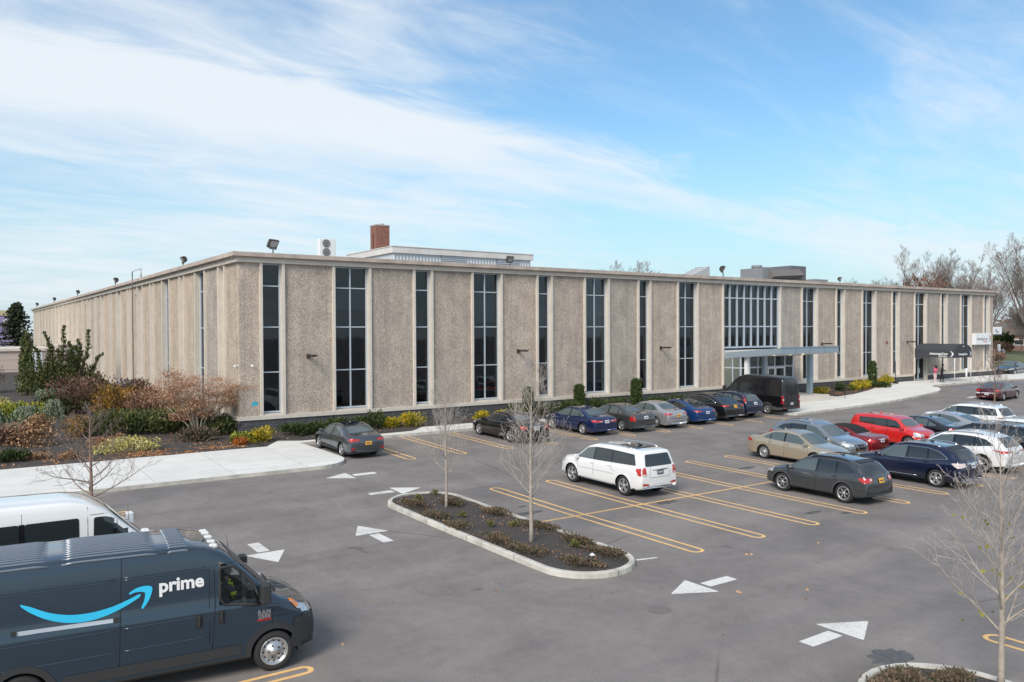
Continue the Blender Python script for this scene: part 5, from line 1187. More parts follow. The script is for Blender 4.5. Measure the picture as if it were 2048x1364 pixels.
# ================================================================== PEOPLE
M_SKIN = mat('skin', (.30, .17, .11), .6); M_HAIR = mat('hair', (.012, .010, .009), .8)
def person(label, loc, rot, J, cols, scale=1.0, hairlen=.0, group=None, sitting=False):
    """J: joint dict; body grown with a skin modifier from the pelvis. cols: (jacket, trousers, shoes, skin)"""
    root = thing('person', label, 'person', loc, rot, group); root.scale = (scale,)*3
    names = list(J); idx = {n: i for i, n in enumerate(names)}
    E_ = [('pelvis', 'waist'), ('waist', 'chest'), ('chest', 'neck'), ('neck', 'head'), ('head', 'crown')]
    for s in 'LR': E_ += [('chest', 'sho'+s), ('sho'+s, 'elb'+s), ('elb'+s, 'wri'+s), ('wri'+s, 'pal'+s), ('pelvis', 'hip'+s), ('hip'+s, 'kne'+s), ('kne'+s, 'ank'+s), ('ank'+s, 'toe'+s)]
    V = [J[n][0] for n in names]; R = [J[n][1] for n in names]; ed = [(idx[a], idx[b]) for a, b in E_ if a in idx and b in idx]
    for s in 'LR':     # fingers and thumb, each its own short chain
        p, w = Vector(J['pal'+s][0]), Vector(J['wri'+s][0]); d = (p-w).normalized(); side = d.cross(Vector((0, 1, .2))).normalized(); nrm = d.cross(side)
        for k in range(4):
            o = side*(.03-.02*k); L = (.07, .08, .075, .06)[k]; a = p+o; b = a+d*L*.55+nrm*.008; c = b+d*L*.4+nrm*.022
            i0 = len(V); V += [tuple(a), tuple(b), tuple(c)]; R += [.010, .009, .007]; ed += [(idx['pal'+s], i0), (i0, i0+1), (i0+1, i0+2)]
        a = w+d*.03+side*.04; b = a+d*.04+side*.015; i0 = len(V); V += [tuple(a), tuple(b)]; R += [.012, .009]; ed += [(idx['wri'+s], i0), (i0, i0+1)]
    me = bpy.data.meshes.new('body'); me.from_pydata(V, ed, []); o = bpy.data.objects.new('body', me); C.objects.link(o)
    m = o.modifiers.new('skin', 'SKIN'); m.use_smooth_shade = True; sv = me.skin_vertices[0].data
    for i, r in enumerate(R): sv[i].radius = (r, r*.86) if names[i:i+1] and names[i] in ('chest', 'waist', 'pelvis') else (r, r)
    sv[idx['pelvis']].use_root = True
    o.modifiers.new('sub', 'SUBSURF').levels = 1; o.modifiers['sub'].render_levels = 1
    dg = bpy.context.evaluated_depsgraph_get(); me2 = bpy.data.meshes.new_from_object(o.evaluated_get(dg)); bpy.data.objects.remove(o)
    me2.name = 'body'; [me2.materials.append(c) for c in cols]
    hd = Vector(J['head'][0]); hips = J['pelvis'][0][2]-.02
    for p in me2.polygons:
        c = p.center; p.use_smooth = True
        near = lambda n, r: (c-Vector(J[n][0])).length < r
        k = 0
        if c.z > J['neck'][0][2]+.02 and (c-hd).length < .2: k = 3
        elif any(near('pal'+s, .09) for s in 'LR') or any((c-Vector(J['pal'+s][0])).length < .17 and (c-Vector(J['wri'+s][0])).length > .05 and (c-Vector(J['elb'+s][0])).length > .24 for s in 'LR'): k = 3
        elif any(near('ank'+s, .06) or near('toe'+s, .13) for s in 'LR'): k = 2
        elif min((c-Vector(J['kne'+s][0])).length for s in 'LR') < .48 and c.z < hips and not sitting: k = 1
        elif sitting and c.z < hips+.06: k = 1
        p.material_index = k
    b = bpy.data.objects.new('body', me2); C.objects.link(b); b.parent = root
    face = MB(); f = J.get('face', ((0, -1, 0), 0))[0]; fd = Vector(f).normalized(); sd_ = fd.cross(Vector((0, 0, 1))).normalized()
    for sg in (-1, 1):
        c = hd+fd*.088+sd_*.032*sg+Vector((0, 0, .01)); face.tube([c, c+fd*.012], .011, 6, 0)
        c = hd+sd_*.092*sg; face.tube([c+Vector((0, 0, .03)), c, c+Vector((0, 0, -.03))], .014, 5, 1)
    face.tube([hd+fd*.092+Vector((0, 0, .005)), hd+fd*.112+Vector((0, 0, -.025))], [.010, .014], 6, 1); face.tube([hd+fd*.09+sd_*.02+Vector((0, 0, -.055)), hd+fd*.09-sd_*.02+Vector((0, 0, -.055))], .006, 5, 0)
    face.build('face_features', [mat('feature_dark', (.06, .03, .025), .6), cols[3]], b)
    h = MB(); n = 10
    for i in range(6):
        for q in range(n): pass
    prof = [(.0, .128), (.06, .118), (.095, .085), (.112, .035), (.112, -.02), (.10, -.06-hairlen), (.07, -.09-hairlen)]
    h.lathe(prof, 14, 'Z', (hd.x-fd.x*.022, hd.y-fd.y*.022, hd.z+.012)); h.build('hair', M_HAIR, root)
    return root
def stand_joints(lean=.0, armL=None, armR=None, w=1.0, step=.0, headfwd=0.0):
    J = {'pelvis': ((0, 0, .95), .135*w), 'waist': ((0, -.01-lean*.3, 1.12), .13*w), 'chest': ((0, -.02-lean, 1.32), .155*w), 'neck': ((0, -.03-lean*1.2, 1.49), .055), 'head': ((0, -.05-lean*1.3-headfwd, 1.62), .088), 'crown': ((0, -.05-lean*1.3-headfwd*1.2, 1.69), .078)}
    for s, g in (('L', 1), ('R', -1)):
        J['sho'+s] = ((.17*g, -.02-lean, 1.42), .068*w)
        e, wr, pa = (armL if s == 'L' else armR) or ((.22*g, .02, 1.14), (.21*g, -.05, .90), (.21*g, -.07, .83))
        J['elb'+s] = (e, .052*w); J['wri'+s] = (wr, .036); J['pal'+s] = (pa, .036)
        J['hip'+s] = ((.09*g, 0, .88), .098*w); J['kne'+s] = ((.10*g, -.02+step*g*.12, .50), .066*w); J['ank'+s] = ((.10*g, .02+step*g*.2, .09), .045); J['toe'+s] = ((.11*g, -.14+step*g*.2, .035), .038)
    return J
cloth = lambda n, c: mat('cloth_'+n, c, .9, var=.15, vscale=20)
P1 = (65.6, -2.3); P2 = (66.6, -2.45)
person('person in a pink jacket and pale trousers looking down beside the clinic door', (*P1, G(*P1)+.15), radians(-20),
       stand_joints(.05, ((.20, -.14, 1.16), (.10, -.32, 1.16), (.07, -.38, 1.18)), ((-.20, -.14, 1.16), (-.10, -.32, 1.16), (-.07, -.38, 1.18)), .95, .1, .04), [cloth('pink', (.62, .12, .20)), cloth('pale', (.60, .47, .45)), M_WHITE, M_SKIN], .97, .10, 'people standing outside the clinic door')
person('person dressed all in black standing with bent arms beside the pink jacket', (*P2, G(*P2)+.15), radians(25),
       stand_joints(.02, ((.24, -.06, 1.15), (.14, -.26, 1.10), (.08, -.32, 1.10)), ((-.24, -.06, 1.15), (-.14, -.26, 1.10), (-.08, -.32, 1.10)), 1.12, .6), [cloth('black', (.012, .013, .016)), cloth('black', (.012, .013, .016)), M_BLACK, M_SKIN], 1.03, .0, 'people standing outside the clinic door')

# ================================================================== VANS
M_VAN = paint('delivery_blue', (.022, .043, .067), .35, .38)
VAN = dict(W=2.05, wb=4.04, R=.37, sill=.33, tum=.07, crown=.10, plan=(.16, .02), bow=(.20, .03), tw=.23, ns=16, boxy=True, rim='steel', gap=.07, step=.07,
  side=[(1, .985), (.88, .995), (.6, 1.0), (.3, 1.0), (.12, .99), (0, .965)],
  top=[(2.86, .36), (2.93, .60), (2.90, .88), (2.76, 1.08), (2.5, 1.22), (2.12, 1.36), (1.22, 2.28), (.95, 2.43), (.6, 2.50), (-1.5, 2.53), (-3.1, 2.52), (-3.28, 2.42), (-3.36, 1.3), (-3.39, .6), (-3.38, .42)],
  belt=[(3.0, .80), (2.6, 1.05), (2.1, 1.25), (1.6, 1.32), (-3.5, 1.34)],
  win=[[(1.80, 1.29), (1.67, 1.66), (1.52, 1.88), (1.52, 1.30)], [(1.46, 1.32), (1.46, 1.93), (1.32, 2.03), (1.08, 2.05), (1.07, 1.5), (1.14, 1.38)]],
  ws=[(2.05, .80), (2.12, 0), (2.05, -.80), (1.32, -.74), (1.28, 0), (1.32, .74)], rg=[(-.3, 1.4), (.3, 1.4), (.3, 1.9), (-.3, 1.9)], rgx=True,
  tl_r=[(.96, .9), (.96, 1.5), (.86, 1.5), (.86, .9)], hl_f=[(.92, 1.0), (.56, .92), (.60, 1.06), (.88, 1.16)], hl_s=[(2.70, 1.02), (2.60, 1.10), (2.40, 1.20), (2.30, 1.26), (2.46, 1.08)],
  handles=[], seams=[[(.90, 2.40), (.88, .42)], [(.98, 2.10), (.99, 1.5), (.92, .45)], [(-.52, 2.42), (-.55, 1.5), (-.58, .42)], [(.86, 2.41), (-.50, 2.42)], [(1.02, 2.10), (1.35, 2.10), (1.58, 1.95), (1.78, 1.6), (1.95, 1.25)], [(2.0, 1.2), (1.99, .86)], [(2.0, 1.04), (2.3, 1.02)]],
  mirror=(1.84, 1.36), mirdim=(.085, .33, .26), mirmat=M_PLA, archtrim=.10, fin=False)
_mb0 = make_body
def cut_body(S, polys, wsc):
    mb, bvh, Ra = _mb0(S); W2 = S['W']/2
    def ins(poly, x, y):
        c = False; n = len(poly)
        for i in range(n):
            x1, y1 = poly[i]; x2, y2 = poly[(i+1) % n]
            if (y1 > y) != (y2 > y) and x < (x2-x1)*(y-y1)/(y2-y1)+x1: c = not c
        return c
    F, I, Sm = [], [], []
    for f, m, s in zip(mb.f, mb.mi, mb.sm):
        c = [sum(mb.v[i][k] for i in f)/len(f) for k in range(3)]
        if len(f) < 6 and abs(c[1]) > W2*.72 and any(ins(p, c[0], c[2]) for p in polys): continue
        if len(f) < 6 and c[2] > 1.3 and ins(wsc, c[0], c[1]): continue
        F.append(f); I.append(m); Sm.append(s)
    mb.f, mb.mi, mb.sm = F, I, Sm
    return mb, bvh, Ra
def win_frame(root, bvh, polys, r=.03):
    for p in polys:
        for sg in (1, -1):
            pts = []
            for i in range(len(p)+1):
                a, b = p[i % len(p)], p[(i+1) % len(p)]
                for k in range(4):
                    x, z = a[0]+(b[0]-a[0])*k/4, a[1]+(b[1]-a[1])*k/4; h = bvh.ray_cast(Vector((x, sg*4, z)), Vector((0, -sg, 0)))
                    if h[0]: pts.append(h[0]+Vector((0, -sg*.004, 0)))
            m = MB(); m.tube(pts, r, 5); m.build('window_seal', M_PLA, root)
M_VG = nodemat('van_glass', glassfn((.80, .84, .82)))
cutp = [[(1.80, 1.29), (1.67, 1.66), (1.46, 1.93), (1.32, 2.03), (1.08, 2.05), (1.07, 1.5), (1.14, 1.38)]]
wscut = [(2.02, .78), (2.10, 0), (2.02, -.78), (1.34, -.72), (1.30, 0), (1.34, .72)]
make_body = lambda S: cut_body(S, cutp, wscut)
a6 = radians(-6.0); VO = Vector((-7.54, -27.93))+Vector((-sin(a6), cos(a6)))*1.0-Vector((cos(a6), sin(a6)))*2.02
S = tw(VAN, glass=[M_VG, M_VG], wsmat=M_VG, handlemat=M_PLA, extra=[
  ('lower_moulding', 'y', -1, [(1.43, .44), (1.43, .62), (-1.42, .62), (-1.42, .44)], M_PLA), ('lower_moulding', 'y', 1, [(1.43, .44), (1.43, .62), (-1.42, .62), (-1.42, .44)], M_PLA),
  ('lower_moulding', 'y', -1, [(-2.6, .44), (-2.6, .62), (-3.2, .62), (-3.2, .44)], M_PLA),
  ('slide_rail', 'y', -1, [(-.62, 1.375), (-.62, 1.445), (-2.1, 1.475), (-2.1, 1.405)], M_ALU),
  ('front_bumper', 'y', -1, [(2.52, .36), (2.42, .62), (2.38, .86), (2.60, .98), (2.76, .98), (2.86, .36)], M_PLA), ('front_bumper', 'y', 1, [(2.52, .36), (2.42, .62), (2.38, .86), (2.60, .98), (2.76, .98), (2.86, .36)], M_PLA), ('front_bumper', 'x', 1, [(-.98, .38), (.98, .38), (.96, .94), (.5, .90), (-.5, .90), (-.96, .94)], M_PLA),
  ('fuel_door', 'y', -1, [(1.30, .80), (1.30, .99), (1.12, .99), (1.12, .80)], M_VAN)])
del S['extra'][-1]
van, vb = build_car('delivery_van', 'dark blue high roof delivery van with a light blue curved arrow and white lettering', VO.x, VO.y, a6, S, pnt=M_VAN, cat='van')
make_body = _mb0
win_frame(van, vb, cutp)
def vhit(x, z, sg=-1): return vb.ray_cast(Vector((x, sg*4, z)), Vector((0, -sg, 0)))[0]
M_SMILE = mat('smile_blue', (.03, .50, .78), .45); M_LET = mat('lettering_white', (.74, .74, .74), .5)
def cr(P, n=5):
    out = []
    for i in range(len(P)-1):
        p0, p1, p2, p3 = [Vector(P[max(0, min(len(P)-1, i+k))]) for k in (-1, 0, 1, 2)]
        for k in range(n):
            t = k/n; out.append(tuple(.5*((2*p1)+(-p0+p2)*t+(2*p0-5*p1+4*p2-p3)*t*t+(-p0+3*p1-3*p2+p3)*t**3)))
    return out+[tuple(P[-1])]
sm = MB()
low = cr([(-2.0, 1.86), (-1.85, 1.73), (-1.6, 1.58), (-1.3, 1.485), (-1.0, 1.47), (-.7, 1.53), (-.45, 1.63), (-.25, 1.735)]); up = cr([(-.235, 1.765), (-.25, 1.79), (-.45, 1.715), (-.7, 1.64), (-1.0, 1.60), (-1.3, 1.615), (-1.6, 1.70), (-1.85, 1.83), (-2.01, 1.90)])
patch_mb(sm, vb, low+up, 'y', -1, off=.009, step=.06)
hd = cr([(-.415, 1.83), (-.30, 1.895), (-.15, 1.915), (-.05, 1.88), (-.06, 1.77), (-.12, 1.63), (-.20, 1.53)])+cr([(-.225, 1.55), (-.175, 1.68), (-.16, 1.79), (-.20, 1.82), (-.30, 1.83), (-.40, 1.805)])
patch_mb(sm, vb, hd, 'y', -1, off=.009, step=.05); sm.build('curved_arrow_mark', M_SMILE, van)
y1_, y2_ = vhit(.4, 1.72).y, vhit(.4, 2.0).y; tl_ = Matrix.Rotation(-atan2(y2_-y1_, .28), 4, 'X')
yt = (y1_+y2_)/2
text_mesh('prime', .315, M_LET, 'lettering', van, Matrix.Translation((.43, yt-.012, 1.865)) @ tl_ @ RX, bold=.010, extrude=.003, spacing=1.0)
text_mesh('RAM', .10, M_CHR, 'lettering', van, Matrix.Translation((1.84, vhit(1.84, 1.13).y-.008, 1.135)) @ RX, bold=.006, extrude=.003, spacing=1.25)
text_mesh('2500', .10, M_CHR, 'lettering', van, Matrix.Translation((1.84, vhit(1.84, 1.06).y-.008, 1.055)) @ RX, bold=.006, extrude=.003, spacing=1.1)
text_mesh('PROMASTER', .045, M_TAIL, 'lettering', van, Matrix.Translation((1.84, vhit(1.84, 1.0).y-.008, .995)) @ RX, bold=.002, extrude=.003)
for x, z in ((.71, 1.17), (1.09, 1.18)):
    y = vhit(x, z).y; m = MB(); m.cbox(x-.055, x+.055, y-.012, y+.01, z-.12, z+.12, .01, 1); m.cbox(x-.022, x+.022, y-.045, y-.005, z-.10, z+.10, .01, 0); m.build('door_handle', [M_PLA, M_BLACK], van)
y = vhit(-1.3, 1.41).y; m = MB(); m.box(-2.14, -2.06, y-.03, y, 1.41, 1.48); m.box(-.66, -.58, y-.03, y, 1.37, 1.45); m.build('rail_end', M_PLA, van)
# pressed body lines and recessed panels
for sg in (-1, 1):
    m = MB()
    for z0, z1, dx in ((2.09, 2.09, 0), (1.24, 1.24, 0), (.86, .86, 0), (2.05, 2.05, 0)):
        for a, b in ((.84, -.50), (-.62, -3.2)):
            pts = [vhit(a+(b-a)*k/12, z0, sg) for k in range(13)]; pts = [p+Vector((0, sg*-.006, 0)) for p in pts if p]
            m.tube(pts, .014, 5)
    m.build('body_crease', M_VAN, van)
m = MB()
for k in range(15):      # roof ribs
    y = -.84+k*.12
    for a, b in ((.55, .22), (.05, -1.42), (-1.62, -3.15)) if k % 1 == 0 else ():
        pts = []
        for i in range(9):
            x = a+(b-a)*i/8; h = vb.ray_cast(Vector((x, y, 5)), Vector((0, 0, -1)))[0]; pts.append((x, y, h.z+(.004 if 0 < i < 8 else -.02)))
        m.tube(pts, .024, 6)
m.build('roof_ribs', paint('van_roof', (.17, .20, .24), .3, .4), van)
m = MB()
for y in (-.62, -.36, 0, .36, .62):   # marker lamps
    h = vb.ray_cast(Vector((1.02, y, 5)), Vector((0, 0, -1)))[0]; m = MB(); m.cbox(.94, 1.08, y-.055, y+.055, h.z-.02, h.z+.05, .015); m.build('marker_lamp', mat('marker_white', (.72, .72, .70), .3), van)
m = MB(); h = vb.ray_cast(Vector((1.5, .72, 5)), Vector((0, 0, -1)))[0]; m.tube([h, h+Vector((-.03, .05, .28))], [.006, .003], 5); m.build('antenna', M_BLACK, van)
m = MB(); h = vb.ray_cast(Vector((2.2, .3, 5)), Vector((0, 0, -1)))[0]
for y in (-.55, .15): m.tube([vb.ray_cast(Vector((2.14, y+.5*t, 5)), Vector((0, 0, -1)))[0]+Vector((0, 0, .02)) for t in (0, .3, .6, 1)], .012, 5)
m.build('wiper', M_PLA, van)
am = MB(); patch_mb(am, vb, [(2.44, 1.10), (2.30, 1.26), (2.40, 1.22), (2.50, 1.14)], 'y', -1, off=.016, rnd=.01, step=.05); am.build('turn_signal', M_AMB, van)
m = MB(); m.box(.5, 1.95, -.92, .92, .62, .66); m.box(.55, .59, -.86, .86, .66, 2.2); m.box(1.72, 2.02, -.88, .88, 1.0, 1.30); m.build('cab_interior', M_DARK, van)
for sg in (-1, 1):
    m = MB(); m.cbox(.90, 1.46, sg*.5-.24, sg*.5+.24, .70, 1.02, .05); m.cbox(.84, 1.0, sg*.5-.23, sg*.5+.23, 1.0, 1.62, .05); m.cbox(.85, .96, sg*.5-.12, sg*.5+.12, 1.64, 1.84, .04); m.build('seat', mat('seat_grey', (.10, .10, .105), .8), van)
M_VIS = mat('hi_vis', (.62, .70, .03), .7)
def wpt(lx, ly, lz): return (VO.x+cos(a6)*lx-sin(a6)*ly, VO.y+sin(a6)*lx+cos(a6)*ly, G(VO.x, VO.y)+lz)
J = {'pelvis': ((0, 0, .12), .14), 'waist': ((0, .02, .30), .13), 'chest': ((0, 0, .50), .15), 'neck': ((0, -.02, .66), .055), 'head': ((0, -.05, .79), .088), 'crown': ((0, -.05, .86), .078), 'face': ((0, -1, 0), 0)}
for s, g in (('L', 1), ('R', -1)):
    J['sho'+s] = ((.17*g, 0, .58), .068); J['elb'+s] = ((.22*g, -.20, .36), .052); J['wri'+s] = ((.16*g, -.42, .42), .036); J['pal'+s] = ((.14*g, -.49, .44), .036)
    J['hip'+s] = ((.10*g, -.08, .08), .10); J['kne'+s] = ((.13*g, -.48, .10), .068); J['ank'+s] = ((.13*g, -.62, -.30), .048); J['toe'+s] = ((.13*g, -.78, -.34), .04)
drv = person('person seated behind the delivery van window in a dark top with a yellow safety vest', wpt(1.22, -.45, 1.05), a6+pi/2, J, [cloth('navy', (.03, .04, .06)), cloth('navy', (.03, .04, .06)), M_BLACK, M_SKIN], 1.0, 0, None, True)
m = MB()
for g in (-1, 1): m.tube([(.11*g, .12, .62), (.115*g, -.13, .58), (.10*g, -.165, .42), (.09*g, -.15, .28)], .026, 6); m.tube([(.235*g, -.13, .40), (.235*g, -.13, .46)], .06, 8)
m.build('vest', M_VIS, drv)
# --- white passenger van behind it
WV = tw(VAN, wb=3.75, R=.36, rim='cap', sill=.30, step=.09, seams=[[(.68, 2.3), (.66, .4)], [(-.60, 2.3), (-.62, .4)], [(.72, 2.12), (1.15, 2.12), (1.45, 1.95), (1.85, 1.4)]], archtrim=.05,
  top=[(2.80, .36), (2.86, .60), (2.84, .88), (2.72, 1.08), (2.4, 1.22), (2.02, 1.34), (1.12, 2.18), (.75, 2.38), (.35, 2.47), (-1.5, 2.50), (-2.9, 2.48), (-3.06, 2.38), (-3.14, 1.3), (-3.16, .6), (-3.15, .42)],
  win=[[(1.86, 1.36), (1.62, 1.68), (1.28, 1.98), (1.22, 1.34)], [(1.16, 1.34), (1.22, 2.0), (1.02, 2.06), (.80, 2.06), (.78, 1.36)], [(.50, 1.38), (.50, 2.08), (-.55, 2.08), (-.55, 1.38)], [(-.66, 1.38), (-.66, 2.08), (-1.7, 2.08), (-1.7, 1.38)], [(-1.8, 1.38), (-1.8, 2.08), (-2.9, 2.06), (-2.9, 1.38)]], ws=[(1.96, .78), (2.04, 0), (1.96, -.78), (1.20, -.70), (1.14, 0), (1.20, .70)], glass=[M_CG]*5, mirmat=paint('white', (.74, .75, .75), 0.0))
wv, wb_ = build_car('passenger_van', 'white passenger van with a dark side window behind the blue delivery van', -10.55, -21.35, radians(-1), WV, pnt=paint('white', (.74, .75, .75), 0.0), cat='van')
m = MB(); h = wb_.ray_cast(Vector((1.75, .6, 5)), Vector((0, 0, -1)))[0]; m.tube([h, h+Vector((-.02, .0, .42))], [.006, .003], 5); m.build('antenna', M_BLACK, wv)
# --- black van by the entrance
BV = tw(VAN, wb=3.66, R=.35, W=2.0, rim='5', sill=.34, tum=.09, crown=.13, step=.09, seams=[[(.70, 2.3), (.68, .4)], [(-.52, 2.4), (-.54, .4)]], archtrim=.07, archmat=mat('bumper_grey', (.06, .063, .068), .6), low=mat('bumper_grey', (.06, .063, .068), .6), clad=.56,
  top=[(2.82, .36), (2.88, .60), (2.84, .95), (2.6, 1.12), (2.0, 1.34), (1.1, 2.26), (.75, 2.48), (.35, 2.60), (-1.5, 2.64), (-2.75, 2.62), (-2.95, 2.50), (-3.05, 1.3), (-3.10, .6), (-3.09, .42)],
  win=[[(1.75, 1.36), (1.55, 1.70), (1.25, 2.0), (.82, 2.04), (.80, 1.36)], [(.55, 1.36), (.55, 2.02), (-.46, 2.02), (-.46, 1.36)]], glass=[M_CG]*2, rg=[(-.84, 1.36), (.84, 1.36), (.76, 2.06), (-.76, 2.06)], rgmat=M_GLOSSB,
  ws=[(1.94, .76), (2.0, 0), (1.94, -.76), (1.20, -.68), (1.16, 0), (1.20, .68)], tl_r=[(.94, .82), (.95, 1.34), (.80, 1.34), (.80, .82)], tl_s=[(-3.07, .82), (-3.03, 1.34), (-2.94, 1.34), (-2.96, .82)], tlw=[(.94, 1.02), (.94, 1.14), (.80, 1.14), (.80, 1.02)], plate=(M_PLW, .80),
  extra=[('bumper_reflector', 'x', -1, [[(.86, .50), (.68, .50), (.68, .56), (.86, .56)], [(-.86, .50), (-.68, .50), (-.68, .56), (-.86, .56)]], M_TAIL), ('door_split', 'x', -1, [(-.008, .5), (.008, .5), (.008, 2.3), (-.008, 2.3)], M_SEAM)], roofglass=None)
del BV['roofglass']
build_car('cargo_van', 'tall black van parked tail out in front of the entrance canopy', 34.55, -5.55, UP, BV, pnt=paint('black', (.008, .008, .010), .2), cat='van')
# ================================================================== TREES
M_BARK = mat('bark_pale', (.36, .31, .26), .9, var=.3, vscale=9); M_BARKT = mat('twig_pale', (.46, .41, .37), .9); M_BARKD = mat('bark_dark', (.13, .10, .085), .9, var=.3, vscale=5); M_TWD = mat('twig_dark', (.20, .155, .135), .9); M_BARKR = mat('bark_reddish', (.22, .15, .12), .9, var=.2)
def bare_tree(name, label, x, y, H, r0, clear, spread, seed, mats=(M_BARK, M_BARKT), nb=26, group=None, z=None, lean=(0, 0), up=.62, twn=5, sides=5, sub=6, fork=0, twr=.0035, droop=0.0, lf=(.32, .55), vase=.78):
    R = random.Random(seed); zb = G(x, y) if z is None else z
    root = thing(name, label, 'tree', (x, y, zb-.03), 0, group); T = MB(); W_ = MB()
    leaders = []
    base = Vector((0, 0, 0)); n = 10; pts = []; ph = R.random()*6
    topz = H if not fork else clear
    for i in range(n+1):
        t = i/n; pts.append(Vector((lean[0]*t*H+.03*H*.3*sin(t*5+ph)*t, lean[1]*t*H+.03*H*.3*cos(t*4+ph)*t, topz*t)))
    rads = [r0*((1-t)**.8*.93+.07) if not fork else r0*(1-.3*t) for t in [i/n for i in range(n+1)]]
    rads[0] *= 1.25
    T.tube(pts, rads, 8)
    leaders.append((pts, rads))
    if fork:
        leaders = []
        for k in range(fork):
            a = 2*pi*k/fork+R.random()*.6; p = pts[-1]; q = [p]; L = (H-clear)*R.uniform(.8, 1.0); d = Vector((cos(a)*.45, sin(a)*.45, 1)).normalized()
            for i in range(8):
                d = (d+Vector((R.uniform(-.1, .1)+cos(a)*.02, R.uniform(-.1, .1)+sin(a)*.02, .05))).normalized(); q.append(q[-1]+d*L/8)
            rr = [r0*.62*(1-.9*i/8) for i in range(9)]; T.tube(q, rr, 6); leaders.append((q, rr))
    def grow(p, d, L, r, lev):
        k = 5 if lev < 2 else 3; q = [p]; dd = d.copy()
        for i in range(k):
            dd = (dd+Vector((R.uniform(-.16, .16), R.uniform(-.16, .16), R.uniform(-.08, .14)+(.05 if lev < 2 else 0)-droop))).normalized(); q.append(q[-1]+dd*L/k)
        rr = [max(r*(1-.8*i/k), twr) for i in range(k+1)]
        (T if lev == 0 else W_).tube(q, rr, sides if lev == 0 else 3, cap=False)
        if lev >= 3: return
        cnt = (sub, twn, 2)[lev]
        for c in range(cnt):
            t = .22+.78*(c+R.random()*.7)/cnt; i = min(k-1, int(t*k)); pp = q[i].lerp(q[i+1], t*k-i) if t < 1 else q[-1]
            ax = (q[i+1]-q[i]).normalized(); o = Vector((R.uniform(-1, 1), R.uniform(-1, 1), R.uniform(-.5, .9))); o = (o-ax*o.dot(ax)).normalized()
            nd = (ax*R.uniform(.75, 1.1)+o*R.uniform(.55, .9)).normalized()
            grow(pp, nd, L*R.uniform(*lf)*(1.15-.5*t), max(rr[i]*.55, twr), lev+1)
    for (q, rr) in leaders:
        m = nb if not fork else max(6, nb//fork)
        for b in range(m):
            t = (clear/H if not fork else .05)+(1-(clear/H if not fork else .05))*(b+.3)/m*.97
            i = min(len(q)-2, int(t*(len(q)-1))); p = q[i].lerp(q[i+1], t*(len(q)-1)-i); a = b*2.4+R.uniform(-.4, .4)
            tt = (t-clear/H)/(1-clear/H) if not fork else t
            L = spread*(1.05-vase*tt)*R.uniform(.75, 1.15); upz = up+.5*tt
            grow(p, Vector((cos(a), sin(a), upz)).normalized(), L*1.15, max(rr[i]*.42, twr*1.6), 0)
    T.build('trunk', mats[0], root); W_.build('crown', mats[1], root)
    return root
LOTG = 'bare young trees in the car park islands'
bare_tree('bare_tree', 'slender bare tree at the far end of the long kerbed island', 1.67, -18.5, 4.3, .055, 1.2, 1.3, 3, group=LOTG, nb=22, sub=5, twn=4, up=.85, vase=.6, lf=(.4, .65), twr=.003)
bare_tree('bare_tree', 'taller bare tree nearer the camera end of the long kerbed island', 1.5, -23.7, 5.0, .062, 1.35, 1.45, 5, group=LOTG, nb=26, sub=6, twn=4, up=.8, vase=.65, lf=(.4, .65), twr=.003)
t3 = bare_tree('bare_tree', 'bare pale tree in the corner island at the lower right with a few last leaves', 2.3, -36.2, 4.3, .06, .95, 1.5, 8, group=LOTG, nb=26, sub=5, twn=3, twr=.0028, up=.85, vase=.6, lf=(.4, .6))
bare_tree('bare_tree', 'small bare tree rising in front of the maroon sedan', 44.4, -17.2, 5.0, .06, 1.6, 1.35, 13, mats=(M_BARKR, M_TWD), group=LOTG)
bare_tree('bare_tree', 'wide low bare tree standing behind the white van beside the pavement', -8.55, -12.6, 3.5, .065, .45, 1.85, 21, mats=(M_BARKR, M_TWD), group=LOTG, nb=22, up=.28, sub=6, twn=4)
def leaf_quads(mb, pts, size, R, mi=None, nm=1, flat=.5, long=1.0, outward=None):
    for p in pts:
        a = Vector((R.gauss(0, 1), R.gauss(0, 1), R.gauss(0, 1)*flat+ (0 if outward is None else 0))).normalized()
        if outward is not None: a = (outward(p)+a*.55).normalized()
        b = a.cross(Vector((R.gauss(0, 1), R.gauss(0, 1), R.gauss(0, 1)))).normalized(); s = size*R.uniform(.6, 1.3)
        p = Vector(p); q = p+a*s*long; w = b*s*.42
        o = len(mb.v); mb.v += [tuple(p-w*.3), tuple(p.lerp(q, .5)-w), tuple(q), tuple(p.lerp(q, .5)+w)]; mb.f.append([o, o+1, o+2, o+3]); mb.mi.append(R.randrange(nm) if mi is None else mi); mb.sm.append(False)
R8 = random.Random(88); lm = MB()
lp = [(R8.gauss(0, .3), R8.gauss(0, .3), R8.uniform(1.2, 3.2)) for _ in range(34)]
leaf_quads(lm, lp, .09, R8); lm.build('last_leaves', mat('leaf_olive', (.22, .20, .03), .7), t3)
M_BARKG = mat('bark_grey', (.20, .165, .145), .9); M_TWG = mat('twig_grey', (.27, .225, .205), .9)
BG = 'big bare trees behind the building'
bg = lambda label, x, y, H, sp, seed, z=1.2, **k: bare_tree('bare_tree', label, x, y, H, H*.016, H*.22, sp, seed, mats=(M_BARKG, M_TWG), group=BG, z=z, twr=.016, fork=k.pop('fork', 6), nb=k.pop('nb', 50), sub=6, twn=5, up=1.5, lf=(.45, .7), **k)
bg('tallest bare tree at the right edge of the picture', 150, 24.5, 22.5, 7.5, 31, nb=64, fork=6)
bg('rounded bare tree above the roof near the right end of the building', 176.8, 56.7, 24.5, 7, 32)
bg('bare tree in the middle of the group above the roof at the right', 184, 55, 24, 6.5, 33)
bg('bare tree at the right of the group above the roof', 186, 51, 20.5, 6, 34)
